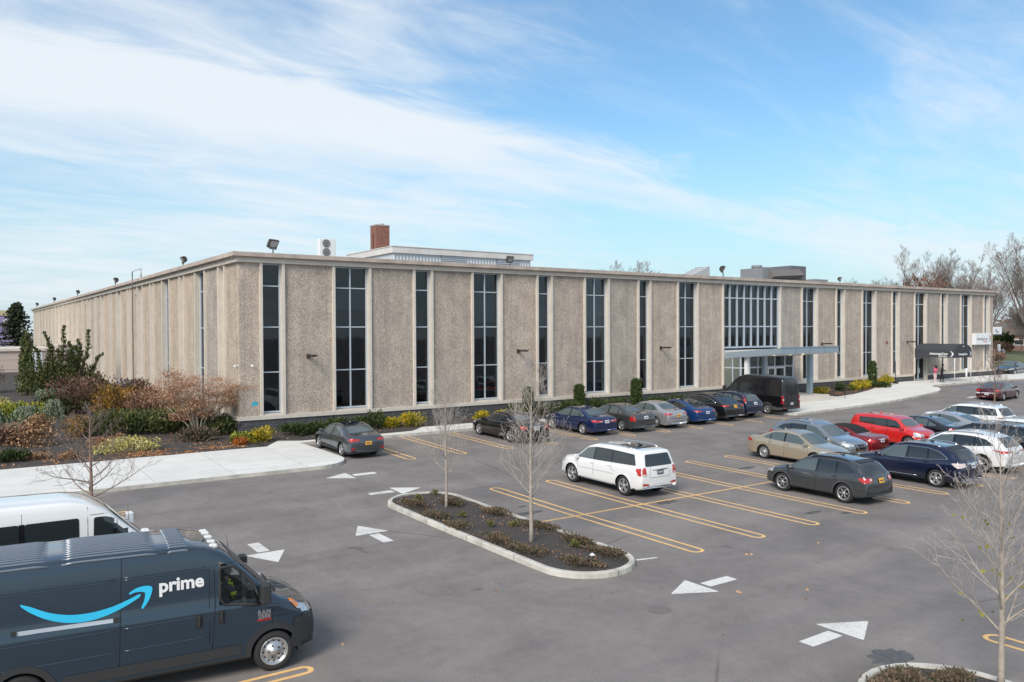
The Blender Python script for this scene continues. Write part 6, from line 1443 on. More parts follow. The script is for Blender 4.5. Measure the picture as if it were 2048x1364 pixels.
bg('thin bare tree at the left of the group above the roof', 165, 60, 19, 4, 35, nb=20, fork=3)
bg('low bare tree just showing above the roof left of the group', 157, 58, 16.5, 6.5, 36)
bg('low bare tree partly hidden behind the roof at the far left of the group', 150, 62, 15, 5, 37)
bg('faint bare tree top showing above the roof behind the skylight', 98.6, 74.8, 19.3, 6, 38)
bg('bare tree behind the street at the right edge', 200, 54, 17, 7, 39)
bg('dark bare tree in front of the brick house at the right', 168, 33, 9, 5, 40)

# ---- leafy things
FM = {}
def fmat(key, cols):
    if key not in FM: FM[key] = [mat('%s_%d' % (key, i), c, .85, spec=.15, var=.35, vscale=3) for i, c in enumerate(cols)]
    return FM[key]
F_YEL = fmat('gold_thread', [(.50, .38, .03), (.36, .29, .03), (.22, .20, .03)]); F_YG = fmat('lime', [(.34, .34, .05), (.20, .23, .04), (.10, .13, .03)]); F_GRN = fmat('yew', [(.045, .070, .020), (.028, .045, .014), (.075, .10, .035)])
F_DGR = fmat('dark_juniper', [(.060, .080, .032), (.095, .115, .042), (.14, .145, .055)]); F_RUST = fmat('rusty', [(.26, .15, .10), (.19, .11, .075), (.33, .21, .14)]); F_BROWN = fmat('brown_twig', [(.17, .10, .075), (.23, .15, .11), (.11, .065, .05)])
F_ORG = fmat('orange', [(.42, .12, .02), (.32, .07, .02), (.50, .20, .05)]); F_MAPLE = fmat('maple', [(.42, .24, .15), (.34, .17, .10), (.50, .33, .22)]); F_VAR = fmat('variegated', [(.50, .44, .14), (.34, .32, .10), (.58, .52, .26)]); F_BLUE = fmat('blue_weeping', [(.17, .22, .15), (.12, .17, .10), (.26, .30, .20)])
F_OAK = fmat('dry_leaf', [(.32, .19, .10), (.20, .11, .06), (.44, .29, .17)]); F_LIT = fmat('litter', [(.38, .18, .08), (.28, .12, .05), (.50, .30, .16)]); F_OCH = fmat('ochre', [(.34, .19, .04), (.24, .13, .03), (.16, .11, .04)]); F_LOW = fmat('low_juniper', [(.12, .095, .065), (.17, .12, .085), (.075, .075, .045)])
def shrub(label, x, y, rx, ry, h, n, size, mats, seed, cat='shrub', name='shrub', group=None, style='tuft', dz=.12, lumps=7, stems=True):
    R = random.Random(seed); z = G(x, y)+dz; root = thing(name, label, cat, (x, y, z), 0, group); mb = MB()
    cl = [(R.uniform(-.55, .55)*rx, R.uniform(-.55, .55)*ry, R.uniform(.25, .68)*h, R.uniform(.38, .62)) for _ in range(lumps)]
    pts = []
    for _ in range(n):
        c = R.choice(cl); v = Vector((R.gauss(0, 1), R.gauss(0, 1), R.gauss(0, 1))).normalized()*(R.random()**.35)
        p = (c[0]+v.x*rx*c[3]*1.1, c[1]+v.y*ry*c[3]*1.1, c[2]+v.z*h*c[3]*.85)
        if p[2] < .02: p = (p[0], p[1], R.uniform(0, .12))
        pts.append(p)
    out = (lambda p: Vector((p[0]/rx, p[1]/ry, p[2]/h*1.3+.25)).normalized()) if style == 'tuft' else None
    # colour goes with the lump so the crown has light and dark clumps
    for p in pts:
        k = noise.noise(Vector((p[0]*2.2/max(rx, .3)+seed, p[1]*2.2/max(ry, .3), p[2]*2.5/h))); mi = 0 if k > .12 else (1 if k > -.15 else 2)
        if R.random() < .25: mi = R.randrange(3)
        leaf_quads(mb, [p], size, R, mi, long=1.9 if style == 'tuft' else 1.0, outward=out)
    mb.build('foliage', mats, root)
    if stems:
        s = MB()
        for k in range(7):
            a = R.uniform(0, 6.28); s.tube([(cos(a)*.05, sin(a)*.05, -.1), (cos(a)*rx*.3, sin(a)*ry*.3, h*.4), (cos(a)*rx*.55, sin(a)*ry*.55, h*.72)], [.022, .014, .006], 4, cap=False)
        s.build('stems', M_BARKR, root)
    return root
# along the base of the front wall
GYS = 'golden shrubs along the front wall'; GGS = 'green shrubs along the front wall'
for i, (x, y, r, h, l) in enumerate([(-.45, -2.1, .50, .45, 'lime yellow thread shrub nearest the building corner'), (.55, -2.35, .72, .62, 'bright golden thread shrub beside the round orange shrub'), (8.15, -1.55, .55, .6, 'smaller golden shrub right of the grey sedan'), (9.35, -1.5, .80, .78, 'large golden shrub right of the grey sedan'), (14.3, -1.45, .60, .55, 'golden shrub left of the glossy black sedan'), (15.5, -1.4, .50, .42, 'small golden shrub half hidden behind the black sedan'), (46.6, -2.6, .75, .75, 'golden shrub at the foot of the canopy column'), (53.0, -1.7, .6, .55, 'golden shrub left of centre in the bed by the curved pavement'), (54.3, -1.6, .85, .8, 'big golden shrub in the bed by the curved pavement'), (57.9, -1.15, .7, .65, 'golden shrub right of the columnar evergreen in the entrance bed'), (59.2, -.95, .75, .8, 'golden shrub at the right end of the entrance bed')]):
    shrub(l, x, y, r, r*.85, h, 950, .085, F_YG if i == 0 else F_YEL, 100+i, group=GYS)
for i, (x, y, r, h, l) in enumerate([(2.5, -1.5, .8, .62, 'dark green shrub at the left end of the green row behind the grey sedan'), (3.7, -1.5, .75, .66, 'dark green shrub, second in the row behind the grey sedan'), (4.9, -1.35, .75, .66, 'dark green shrub, third in the row behind the grey sedan'), (6.0, -1.3, .75, .70, 'dark green shrub, fourth in the row behind the grey sedan'), (7.05, -1.45, .85, .95, 'fuller dark green shrub next to the golden shrubs'), (16.9, -1.3, .9, .8, 'green shrub behind the glossy black sedan'), (19.2, -1.3, 1.0, .8, 'green shrub behind the dark blue sedan'), (20.9, -1.3, .9, .75, 'green shrub right of the middle columnar evergreen'), (23.6, -1.3, 1.1, .8, 'green shrub left of the third columnar evergreen'), (25.4, -1.3, 1.0, .85, 'green shrub beside the third columnar evergreen'), (29.2, -1.4, 1.0, .75, 'green shrub behind the blue sloping back sedan'), (31.5, -1.4, 1.0, .7, 'green shrub behind the black crossover'), (51.6, -1.5, 1.0, .7, 'green shrub in the entrance bed left of the golden shrubs'), (56.2, -1.6, .9, .6, 'low green shrub under the entrance columnar evergreen'), (57.0, -2.0, .8, .5, 'low green shrub at the edge of the entrance bed')]):
    shrub(l, x, y, r, r*.75, h, 850, .085, F_GRN, 130+i, group=GGS)
shrub('round orange shrub at the corner of the bed', -.75, -2.75, .38, .36, .42, 800, .06, F_ORG, 160, style='leaf')
def columnar(label, x, y, r, h, seed):
    R = random.Random(seed); root = thing('columnar_evergreen', label, 'evergreen', (x, y, G(x, y)+.14), 0, 'columnar evergreens by the front wall'); mb = MB()
    for _ in range(2200):
        t = R.random()**.8; a = R.uniform(0, 6.28); rr = r*(.82+.18*sin(pi*min(1, t*1.1)))*(1 if t < .93 else .75)*R.uniform(.55, 1.05); p = (cos(a)*rr, sin(a)*rr, .08+t*(h-.1)+R.uniform(-.05, .07))
        leaf_quads(mb, [p], .08, R, 0 if R.random() < .4 else R.randrange(3), long=1.8, outward=lambda q: Vector((q[0]*.8, q[1]*.8, .9)).normalized())
    mb.build('foliage', F_GRN, root); s = MB(); s.tube([(0, 0, -.1), (0, 0, h*.9)], [.05, .02], 6); s.build('trunk', M_BARKD, root)
for x, y, r, h, l, sd_ in ((17.9, -1.15, .36, 1.75, 'dark columnar evergreen behind the glossy black sedan', 1), (22.1, -1.15, .36, 1.75, 'middle dark columnar evergreen behind the grey and navy sedans', 2), (27.3, -1.15, .38, 1.95, 'dark columnar evergreen behind the silver sedan', 3), (56.2, -1.5, .36, 2.3, 'tall dark columnar evergreen in the bed by the curved pavement', 4)): columnar(l, x, y, r, h, sd_)
# ---- the garden at the left of the building
def garden():
    gz = lambda x, y: gardenz(x, y)-.02
    D = lambda *a, **k: shrub(*a, dz=gz(a[1], a[2]), **k)
    D('yellow green variegated shrub spreading low beside the pavement', -5.5, -2.0, 1.7, 1.0, .75, 3200, .085, F_VAR, 201, style='leaf', lumps=11)
    D('spreading dark green juniper in front of the left facade', -4.3, 4.6, 2.6, 1.9, 1.15, 5200, .11, F_DGR, 202, lumps=14)
    D('dark green juniper right of the spreading maple', -.9, 1.2, 1.3, 1.2, .95, 2300, .10, F_DGR, 203, lumps=8)
    D('darker green juniper behind the maple trunk', -2.3, 3.4, 1.6, 1.3, 1.2, 2800, .10, F_DGR, 204, lumps=9)
    D('low dark juniper mound against the left facade', -1.2, 5.2, 1.3, 1.6, 1.2, 2200, .10, F_DGR, 222, lumps=9)
    D('dry brown leafed shrub at the left edge of the garden', -9.2, 1.8, 1.05, 1.0, 1.55, 2100, .11, F_OAK, 205, style='leaf', lumps=8)
    D('reddish brown leafless shrub mass beside the left facade', -4.6, 17.0, 2.6, 2.4, 2.35, 4600, .11, F_BROWN, 206, lumps=13)
    D('rust coloured shrub mass near the left facade, behind the maple', -2.0, 12.0, 1.7, 2.2, 1.9, 3600, .10, F_RUST, 207, lumps=12)
    D('ochre brown shrub between the rust and reddish masses', -3.4, 14.0, 1.6, 1.5, 1.9, 2600, .10, F_OCH, 208, lumps=9)
    D('brown shrub close to the left facade at the conduit pipe', -1.3, 19.5, 1.1, 2.0, 1.9, 2200, .11, F_BROWN, 209, lumps=8)
    D('orange tinged shrub left of the spreading dark juniper', -6.6, 4.6, 1.0, .9, 1.25, 1700, .09, F_OCH, 210, style='leaf')
    D('rusty twiggy shrub under the maple by the pavement', -2.6, -1.0, 1.3, .8, .65, 1900, .08, F_LOW, 211, lumps=8)
    D('low green shrub at the lower left corner of the garden', -10.2, -2.2, .7, .6, .5, 900, .08, F_GRN, 212)
    D('pale ochre low shrub at the lower left of the garden', -9.2, -2.0, .7, .5, .4, 700, .08, F_OAK, 213, style='leaf')
    D('second ochre low shrub near the lower left of the garden', -8.1, -2.6, .6, .5, .35, 600, .08, F_OAK, 214, style='leaf')
    D('low green mound behind the weeping shrub', -8.6, 15.0, 2.3, 2.0, .9, 2200, .12, F_YG, 215, lumps=8)
    D('green mound right of the weeping shrub', -6.4, 16.5, 1.9, 1.7, 1.0, 2200, .12, F_GRN, 216, lumps=8)
    D('yellow green mound at the far left of the garden', -10.0, 19.0, 1.8, 1.6, 1.0, 1600, .12, F_VAR, 217, style='leaf')
    D('red brown leafed shrub at the far left edge in front of the annex', -9.7, 34.0, 2.2, 2.0, 3.0, 2600, .15, F_RUST, 218, style='leaf', lumps=8)
    D('small dull red shrub between the sapling stems', -6.2, -.2, .9, .6, .6, 900, .08, F_LIT, 219, style='leaf')
    D('dark brown low shrub at the left of the garden bed', -10.4, 3.0, 1.4, 1.3, 1.0, 1600, .09, F_BROWN, 220)
    D('grey green wispy shrub in front of the tall twisted junipers', -5.6, 24.0, 2.0, 1.6, .9, 1400, .12, F_BLUE, 221)
    # weeping shrubs with hanging strands
    for (x, y, r, h, l, sd2, cols, nm) in ((-8.9, 7.6, 1.0, 1.45, 'pale blue green weeping shrub arching at the left of the garden', 41, F_BLUE, 'weeping_shrub'), (-7.6, 8.3, .75, 1.7, 'taller pale weeping shrub right of the arching one', 42, F_BLUE, 'weeping_shrub'), (-10.6, 8.6, .9, 1.4, 'pale weeping shrub at the very left edge of the garden', 44, F_BLUE, 'weeping_shrub')):
        R = random.Random(sd2); root = thing(nm, l, 'shrub', (x, y, G(x, y)+gz(x, y)), 0, 'weeping shrubs'); mb = MB(); t = MB(); t.tube([(0, 0, -.1), (.08, .02, h*.6), (.15, 0, h)], [.05, .04, .02], 6)
        for k in range(70):
            a = R.uniform(0, 6.28); rr = r*R.uniform(.3, 1.0); zt = h*R.uniform(.85, 1.0); pp = [Vector((.12, 0, h*.92)), Vector((cos(a)*rr*.5, sin(a)*rr*.5, zt+.05)), Vector((cos(a)*rr*.9, sin(a)*rr*.9, zt*.75)), Vector((cos(a)*rr, sin(a)*rr, R.uniform(.1, .5)*h))]
            for i in range(3):
                for j in range(8):
                    p = pp[i].lerp(pp[i+1], j/8); leaf_quads(mb, [p], .07, R, R.randrange(3), long=1.6, outward=lambda q: Vector((0, 0, -1)))
            if k % 4 == 0: t.tube(pp, [.012, .009, .006, .003], 3, cap=False)
        mb.build('foliage', cols, root); t.build('trunk', M_BARK, root)
    # weeping narrow conifer
    R = random.Random(77); root = thing('weeping_conifer', 'narrow dark weeping conifer with a bent tip left of the twisted junipers', 'tree', (-7.3, 30.5, G(-7.3, 30.5)+gz(-7.3, 30.5)), 0); mb = MB(); t = MB(); H = 5.3
    t.tube([(0, 0, -.1), (.1, 0, H*.5), (.0, 0, H*.92), (-.25, 0, H), (-.5, 0, H*.96)], [.12, .09, .05, .035, .01], 6)
    for k in range(150):
        z0 = H*R.uniform(.25, .97); a = R.uniform(0, 6.28); rr = R.uniform(.15, .35)+(1-z0/H)*.95*R.random(); L = min(z0-.1, R.uniform(.8, 2.0))
        for j in range(16):
            q = j/15; p = (cos(a)*rr*min(1, q*3+.2), sin(a)*rr*min(1, q*3+.2), z0-L*q); leaf_quads(mb, [p], .13, R, R.randrange(3), long=1.5, outward=lambda q_: Vector((0, 0, -1)))
    mb.build('foliage', F_DGR, root); t.build('trunk', M_BARKD, root)
    # two big twisted junipers with plume like limbs
    def plume(label, x, y, H, limbs, seed, bush):
        R = random.Random(seed); root = thing('twisted_juniper', label, 'tree', (x, y, G(x, y)+gz(x, y)), 0, 'twisted junipers'); mb = MB(); t = MB()
        for (dx, dy, hh, w0) in limbs:
            q = [Vector((0, 0, 0))]; n = 16
            for i in range(1, n+1):
                s = i/n; q.append(Vector((dx*s**1.1+.22*sin(s*7+seed+dx)*s, dy*s, hh*s+.06*sin(s*17))))
            t.tube(q, [max(.13*(1-.9*i/n), .012) for i in range(n+1)], 6, cap=False)
            for i in range(2, n+1):
                s = i/n; w = w0*(1.35-1.25*s)**1.2*(.55+.45*abs(sin(i*1.9+seed)))+.05
                for b in range(3):
                    a = R.uniform(0, 6.28); tip = q[i]+Vector((cos(a), sin(a), .75))*w*R.uniform(.5, 1.5)
                    for _ in range(17): 
                        p = q[i].lerp(tip, R.random())+Vector((R.gauss(0, .055), R.gauss(0, .055), R.gauss(0, .07))); leaf_quads(mb, [p], .11, R, 0 if R.random() < .35 else R.randrange(3), long=1.5, outward=lambda q_: Vector((dx*.15, 0, 1)).normalized())
        for _ in range(bush):
            a = R.uniform(0, 6.28); rr = R.random()**.5; hh = H*(.44+.1*sin(a*3+seed))*(1-rr**1.6)*R.uniform(.25, 1.05); p = (cos(a)*rr*2.5, sin(a)*rr*2.0, .1+hh); leaf_quads(mb, [p], .15, R, R.randrange(3), long=1.5, outward=lambda q_: Vector((q_[0]*.3, q_[1]*.3, .8)).normalized())
        mb.build('foliage', F_DGR, root); t.build('trunk', M_BARKD, root)
    plume('taller twisted juniper with two upswept plumes in front of the annex', -5.2, 33.5, 5.2, [(1.0, 0, 5.3, .36), (-.6, .2, 4.8, .3), (-1.5, 0, 3.6, .4), (-.2, .3, 3.9, .6), (.5, -.2, 3.4, .7), (1.6, 0, 3.5, .4)], 3, 4600)
    plume('right hand twisted juniper leaning towards the building', -3.3, 35.0, 5.0, [(1.1, 0, 5.0, .36), (.2, 0, 4.2, .45), (-.7, 0, 4.0, .5), (2.1, 0, 3.0, .32), (0, .2, 3.6, .7)], 9, 3000)
    # Japanese maple: several spreading stems under a flat layered crown
    R = random.Random(5); x, y = -1.75, 1.0; root = thing('japanese_maple', 'low spreading maple with pale stems and rusty brown leaves before the corner', 'tree', (x, y, G(x, y)+gz(x, y)), 0); t = MB(); mb = MB(); tw = MB()
    tips = []
    for k in range(14):
        a = 2*pi*k/14+R.uniform(-.2, .2); L = R.uniform(1.3, 2.5)*(1.12 if cos(a) > 0 else .95); h = R.uniform(2.4, 3.15) if L < 1.9 else R.uniform(1.8, 2.6)
        q = [Vector((cos(a)*.08, sin(a)*.08, -.1)), Vector((cos(a)*L*.3, sin(a)*L*.25, h*.35)), Vector((cos(a+.2)*L*.6, sin(a+.2)*L*.5, h*.68)), Vector((cos(a)*L*.95, sin(a)*L*.85, h))]
        q = [q[0]]+[q[i].lerp(q[i+1], s) for i in range(3) for s in (.33, .66, 1)]
        t.tube(q, [max(.055*(1-i/10.5), .01) for i in range(len(q))], 6, cap=False)
        for b in range(14):
            i = R.randrange(4, len(q)); p = q[i]; d = Vector((R.uniform(-1, 1), R.uniform(-1, 1), R.uniform(.05, .55))); e = p+d*R.uniform(.35, .7); tw.tube([p, p.lerp(e, .5)+Vector((0, 0, .05)), e], [.012, .008, .004], 3, cap=False); tips += [e, p.lerp(e, .6)]
            for c in range(5): f = e+Vector((R.gauss(0, .2), R.gauss(0, .2), R.gauss(.04, .07))); tw.tube([e, f], [.005, .003], 3, cap=False); tips.append(f)
    for e in tips:
        for _ in range(14): leaf_quads(mb, [e+Vector((R.gauss(0, .17), R.gauss(0, .17), R.gauss(0, .06)))], .06, R, R.randrange(3), flat=.6)
    t.build('trunk', M_BARK, root); tw.build('twigs', M_BARKR, root); mb.build('foliage', F_MAPLE, root)
    # dark spruce far behind the annex
    R = random.Random(9); root = thing('spruce_tree', 'tall dark spruce behind the low annex at the far left', 'tree', (-1.6, 132.6, 1.6), 0); t = MB(); mb = MB(); H = 10.6
    t.tube([(0, 0, -.5), (0, 0, H)], [.35, .03], 7)
    for k in range(420):
        s = R.random()**.75; z0 = H*(.02+.96*s); L = (1-s)**.75*4.0*R.uniform(.6, 1.15)+.25; a = R.uniform(0, 6.28)
        for j in range(11):
            q = j/10; p = (cos(a)*L*q+R.gauss(0, .16), sin(a)*L*q+R.gauss(0, .16), z0-.35*L*q+.25*L*q*q+R.gauss(0, .12)); leaf_quads(mb, [p], .42, R, R.randrange(3), long=1.1, outward=lambda q_: Vector((q_[0], q_[1], -.3)).normalized())
    mb.build('foliage', fmat('spruce', [(.045, .055, .03), (.065, .07, .04), (.03, .038, .022)]), root); t.build('trunk', M_BARKD, root)
garden()
# fallen leaves and low cover
def litter(name, areas, n, size, mats, seed, zf):
    R = random.Random(seed); mb = MB()
    for _ in range(n):
        x0, x1, y0, y1 = R.choice(areas); x, y = R.uniform(x0, x1), R.uniform(y0, y1)
        if noise.noise(Vector((x*.9, y*.9, seed))) < -.05: continue
        p = Vector((x, y, zf(x, y)+.015)); leaf_quads(mb, [p], size, R, R.randrange(3), flat=.15)
    return tag(mb.build(name, mats), kind='stuff')
tag(litter('fallen_leaves', [(-11, -.5, -3.9, -1.5), (-6, -.5, -3.9, -2.4), (-11, -1, -2, 10), (-11, -1, 2, 24)], 7000, .075, F_LIT, 3, lambda x, y: G(x, y)+gardenz(x, y)), 'brown and orange fallen leaves strewn over the dark garden soil', 'fallen leaves')
tag(litter('fallen_leaves', [(-.3, 37, -2.6, -.4), (45.3, 50, -3.6, -.4), (50, 57, -2.6, -.4)], 3800, .07, F_LIT, 4, lambda x, y: G(x, y)+.17), 'brown fallen leaves in the planting beds along the front wall', 'fallen leaves')
tag(litter('fallen_leaves', [(.4, 2.9, -26.6, -16.3)], 900, .05, F_LIT, 6, lambda x, y: G(x, y)+.12), 'scattered dry leaves on the dark soil of the long island', 'fallen leaves')
R = random.Random(12); mb = MB()
for _ in range(130):
    x, y = R.uniform(-6, 30), R.uniform(-33, -10)
    if .0 < x < 3.3 and -27.4 < y < -15: continue
    leaf_quads(mb, [Vector((x, y, G(x, y)+.012))], .055, R, R.randrange(3), flat=.1)
for x, y in ((4.4, -30.4), (4.5, -30.8), (5.9, -28), (-1.6, -26.5), (3.0, -30.0)): leaf_quads(mb, [Vector((x, y, G(x, y)+.012)), Vector((x+.03, y, G(x, y)+.012))], .10, R, 2, flat=.1)
tag(mb.build('fallen_leaves', F_LIT), 'a few stray fallen leaves scattered over the open asphalt', 'fallen leaves', kind='stuff')
F_MUT = fmat('muted_green', [(.16, .16, .05), (.11, .12, .04), (.20, .18, .07)])
LJ = 'low sprawling junipers in the islands'
spots = [(.75, -19.6, 'low brown juniper on the near side of the island left of the far tree'), (.62, -21.3, 'low brown juniper on the near kerb between the two island trees'), (.70, -22.9, 'low brown juniper on the near kerb just left of the nearer island tree'), (.80, -24.6, 'low brown juniper spilling over the near kerb right of the nearer tree'), (1.3, -26.2, 'low grey brown juniper at the near rounded end of the island'), (2.6, -20.3, 'low juniper on the far kerb between the two island trees'), (2.65, -22.4, 'low juniper on the far kerb behind the nearer island tree'), (2.6, -24.3, 'low juniper on the far kerb right of the nearer island tree'), (2.5, -25.9, 'low rusty juniper near the right end of the island'), (1.0, -17.6, 'low juniper at the far left end of the island'), (2.1, -18.1, 'small low juniper beside the far island tree trunk')]
for i, (x, y, l) in enumerate(spots): shrub(l, x, y, .40, .85, .11, 1100, .042, F_LOW, 300+i, name='low_juniper', group=LJ, dz=.10, lumps=9, stems=False)
for i, (x, y, l) in enumerate([(.6, -35.1, 'low juniper at the left of the corner island in the lower right'), (1.3, -35.2, 'low juniper in the middle of the lower right corner island'), (2.0, -35.7, 'low juniper at the right of the lower right corner island')]): shrub(l, x, y, .5, .5, .09, 1100, .035, F_LOW, 320+i, name='low_juniper', group=LJ, dz=.10, lumps=9, stems=False)
for i, (x, y, l) in enumerate([(2.25, -16.6, 'small yellow green tuft at the far end of the island'), (1.35, -17.0, 'small green tuft at the left of the far island end'), (1.35, -20.0, 'small green tuft in the island centre between the trees'), (1.5, -21.6, 'yellow green tuft near the nearer island tree'), (2.1, -22.0, 'green tuft just left of the nearer island tree'), (2.2, -24.9, 'green tuft right of the nearer island tree')]): shrub(l, x, y, .16, .16, .17, 120, .045, F_MUT, 330+i, name='grass_tuft', cat='tuft', group='small green tufts in the island', dz=.10, stems=False)

# ================================================================== LOW ANNEX, FAR BUILDINGS, SMALL THINGS
an = thing('annex_building', 'low pale single storey annex attached to the far left side of the building', 'building', (0, 0, 0))
m = MB(); m.box(-70, -.02, 66, 84, .5, 4.25); m.build('wall', mat('annex_stucco', (.50, .42, .38), .85, var=.06), an)
m = MB(); m.box(-70.2, -.02, 65.8, 84.2, 4.26, 4.55); m.build('roof', M_FIN, an)
m = MB(); m.box(-5.1, -3.2, 65.93, 65.99, 1.2, 4.1); m.box(-5.0, -3.3, 65.9, 65.93, 3.1, 3.2, 1); m.build('door', [mat('annex_door', (.62, .68, .72), .5), M_ALU], an)
for z in (2.2, 3.3):
    m = MB(); m.box(-40, -5.2, 65.97, 65.995, z, z+.04); m.box(-3.1, -.1, 65.97, 65.995, z, z+.04); m.build('joint', M_KERB, an)
m = MB(); m.box(-2.0, -.02, 62.5, 65.9, 3.9, 4.9); m.box(-2.0, -.02, 62.3, 65.9, 4.9, 5.05, 1); m.box(-1.2, -.1, 62.3, 62.48, 4.1, 4.5, 2); m.build('side_canopy', [mat('annex_stucco', (.5, .42, .38)), M_FIN, M_HV], an)
m = MB(); m.lathe([(0, 0), (.55, 0), (.6, .1), (.6, .4), (.45, .5), (0, .55)], 14, 'Z', (-.9, 27.5, G(-1, 27)+1.1)); m.tube([(-.9, 27.5, 1), (-.9, 27.5, 2.2)], .4, 8); tag(m.build('roof_vent', M_HV), 'squat white round vent cap beside the left facade behind the shrubs', 'vent')
pb = thing('purple_building', 'distant purple clad building at the far left edge with a yellow roof edge', 'building', (0, 0, 0))
m = MB(); m.box(-60, 5.5, 230, 250, 1, 11.4); m.build('wall', mat('purple_cladding', (.30, .24, .42), .6, var=.15, vscale=.6), pb)
m = MB(); m.box(-60, 5.6, 229.8, 250.2, 11.41, 12.9); m.build('roof', mat('ochre_roof', (.45, .38, .22), .7, var=.4, vscale=.4), pb)
m = MB(); m.box(1.2, 4.2, 229.85, 229.95, 8.3, 10.3, 0); m.box(1.5, 3.9, 229.8, 229.84, 8.5, 10.1, 1); m.build('window', [M_WHITE, M_CG], pb)
M_HB = nodemat('house_brick', brickfn((.20, .09, .06), (.27, .13, .09), (.35, .28, .24), 1.0))
def house(label, x, y, w, d, h, wallm, roofm, rot=0, rh=2.5):
    z = G(x, y); t = thing('house', label, 'house', (x, y, z), rot, 'houses beyond the right end of the building')
    m = MB(); m.box(-w/2, w/2, -d/2, d/2, -1, h); m.build('wall', wallm, t)
    m = MB(); o = .5; m.add([(-w/2-o, -d/2-o, h), (w/2+o, -d/2-o, h), (w/2+o, d/2+o, h), (-w/2-o, d/2+o, h), (-w/2-o, 0, h+rh), (w/2+o, 0, h+rh)], [(0, 1, 5, 4), (2, 3, 4, 5), (0, 4, 3), (1, 2, 5), (3, 2, 1, 0)]); r = m.build('roof', roofm, t)
    m = MB(); m.box(w*.2, w*.2+.9, -.4, .4, h+rh*.5, h+rh+1); m.build('chimney', M_HB, r)
    for k in range(4):
        x0 = -w/2+w*(k+.5)/4
        for sg in (-1, 1): m = MB(); m.box(x0-.6, x0+.6, sg*(d/2+.03)-.03, sg*(d/2+.03)+.03, h*.35, h*.75, 0); m.box(x0-.48, x0+.48, sg*(d/2+.08)-.02, sg*(d/2+.08)+.02, h*.38, h*.72, 1); m.build('window', [M_WHITE, M_CG], t)
    for sg in (-1, 1): m = MB(); m.box(sg*(w/2+.03)-.03, sg*(w/2+.03)+.03, -1, 1, h*.35, h*.75, 0); m.box(sg*(w/2+.08)-.02, sg*(w/2+.08)+.02, -.85, .85, h*.4, h*.7, 1); m.build('window', [M_WHITE, M_CG], t)
M_SHIN = mat('roof_shingle', (.16, .13, .115), .9, var=.2); M_SHG = mat('roof_grey', (.20, .23, .26), .8, var=.15); M_SID = mat('siding_white', (.62, .64, .66), .7)
house('brick house with a brown roof just right of the building end', 190, 44, 22, 11, 3.4, M_HB, M_SHIN, .5, 2.4)
house('pale house with a grey roof higher up behind the brick house', 236, 62, 16, 10, 4.6, M_SID, M_SHG, .4, 3.2)
house('white house with a grey roof at the far right edge', 262, 60, 14, 10, 5.0, M_SID, M_SHG, .7, 3.2)
house('tan house with a brown roof behind the bare trees at the right', 268, 78, 20, 10, 4.6, mat('siding_tan', (.36, .28, .21), .8), M_SHIN, .3, 3.0)
shrub('rounded green shrub in front of the brick house', 172, 38.5, 3.0, 2.5, 3.4, 1700, .42, F_GRN, 400, dz=.0)
shrub('brown hedge clump in front of the brick house', 163, 36.5, 4.0, 3.0, 1.8, 1500, .4, F_BROWN, 401, dz=.0)
shrub('brown bush mass by the far path beside the black sedan', 112, 15.5, 4.5, 2.5, 1.7, 1700, .32, F_BROWN, 402, dz=.0)
shrub('low rusty bush mass at the edge of the lawn', 128, 24, 5.0, 2.5, 1.5, 1500, .32, F_OAK, 403, dz=.0)
shrub('broad brown tree crown showing just above the roof', 154.4, 47.9, 9, 6, 15.3, 9000, .42, F_BROWN, 404, cat='tree', name='brown_tree', dz=.0, lumps=14)
R = random.Random(50); mb = MB()
for i in range(46):
    x = R.uniform(285, 420); y = 60+ (x-285)*R.uniform(.12, .75); h = R.uniform(7, 12); rr = R.uniform(3.5, 7); c = R.randrange(3)
    for _ in range(150):
        v = Vector((R.gauss(0, 1), R.gauss(0, 1), R.gauss(0, 1))).normalized()*R.random()**.4; leaf_quads(mb, [(x+v.x*rr, y+v.y*rr, h*.55+1+v.z*h*.5)], 1.5, R, c)
tag(mb.build('far_wood', fmat('far_wood', [(.16, .11, .075), (.10, .10, .06), (.21, .15, .11)])), 'distant brown and green wood closing the view at the right', 'wood', kind='stuff')
mb = MB()
for i in range(60):
    x = R.uniform(-260, -8); y = R.uniform(150, 260); h = R.uniform(5, 8); rr = R.uniform(3, 6); c = R.randrange(3)
    for _ in range(60):
        v = Vector((R.gauss(0, 1), R.gauss(0, 1), R.gauss(0, 1))).normalized()*R.random()**.4; leaf_quads(mb, [(x+v.x*rr, y+v.y*rr, h*.5+v.z*h*.5)], 1.5, R, c)
tag(mb.build('far_wood', FM['far_wood']), 'distant line of trees beyond the annex at the left', 'wood', kind='stuff')
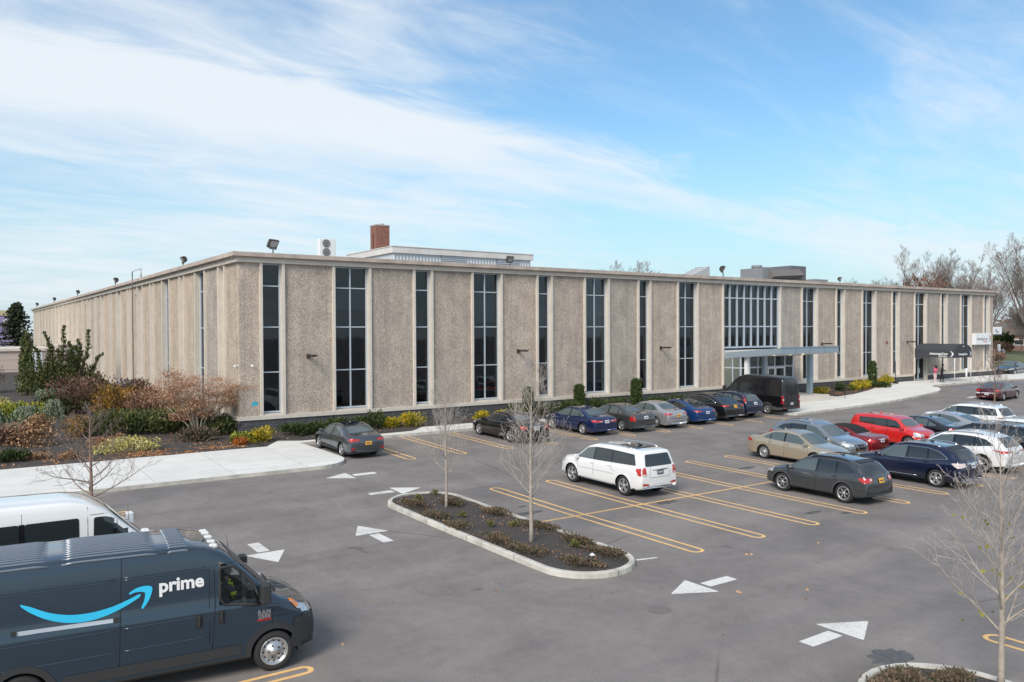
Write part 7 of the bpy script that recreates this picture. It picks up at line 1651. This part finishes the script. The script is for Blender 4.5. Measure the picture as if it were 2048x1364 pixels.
# standpipes, post lamp, sign posts, manholes
def standpipe(x, y, l):
    t = thing('standpipe', l, 'standpipe', (x, y, G(x, y)+.12)); m = MB(); m.tube([(0, 0, 0), (0, 0, .85)], .09, 10); m.build('pipe', M_WHITE, t)
    m = MB(); m.lathe([(0, 1.02), (.10, .98), (.13, .85), (.10, .80)], 12); m.tube([(0, -.05, .86), (.22, -.05, .82)], .075, 10); m.tube([(0, .05, .86), (-.2, .05, .82)], .075, 10); m.build('cap', M_WHITE, t)
standpipe(37.3, -1.4, 'white standpipe beside the black van near the entrance'); standpipe(74.9, -.75, 'white standpipe by the wall under the awning pole')
t = thing('post_lamp', 'thin black post light at the right end of the entrance bed', 'lamp', (61.0, -.95, G(61, -.9)+.1)); m = MB(); m.cbox(-.2, .2, -.2, .2, 0, .35, .03); m.build('base', M_BLACK, t); m = MB(); m.tube([(0, 0, .35), (0, 0, 2.2)], .035, 6); m.build('pole', M_BLACK, t)
t = thing('sign_post', 'small white sign on a dark post by the lawn at the right', 'sign', (123, 17.5, G(123, 17.5))); m = MB(); m.tube([(0, 0, 0), (0, 0, 2.6)], .06, 6); m.build('pole', M_BLACK, t); m = MB(); m.box(-.45, .45, -.12, -.07, 1.6, 2.7); m.build('board', M_SIGN, t)
t = thing('hanging_sign', 'white sign on a bracket at the far right corner of the building', 'sign', (LF+.05, .3, 5.9)); m = MB(); m.box(0, 2.9, -.03, .03, -.35, -.25); m.build('bracket', M_BLACK, t); m = MB(); m.box(.15, 2.2, -.05, .05, -.2, .62); m.box(.7, 1.5, -.07, -.052, .0, .12, 1); m.box(.7, .95, -.07, -.052, .2, .35, 1); m.build('board', [M_SIGN, M_SGR], t)
M_MAN = mat('manhole_iron', (.165, .145, .135), .7, var=.3, vscale=20)
for x, y, dz, l in ((.65, -29.7, .006, 'round iron manhole cover in the asphalt in front of the long island'), (13.1, -2.95, .156, 'rusty round manhole cover in the pavement left of the black sedan')):
    m = MB(); z = G(x, y)+dz; m.lathe([(0, z), (.23, z), (.25, z-.001), (.28, z)], 24, 'Z', (x, y, 0)); tag(m.build('manhole_cover', M_MAN), l, 'manhole cover')
m = MB(); x, y = 1.85, -26.0; z = G(x, y)+.17; m.add([(x, y, z), (x+.10, y-.03, z+.01), (x+.09, y+.10, z+.05), (x-.02, y+.09, z+.01)], [(0, 1, 2, 3)]); tag(m.build('litter_paper', M_WHITE), 'scrap of white paper lying in the island soil', 'paper')
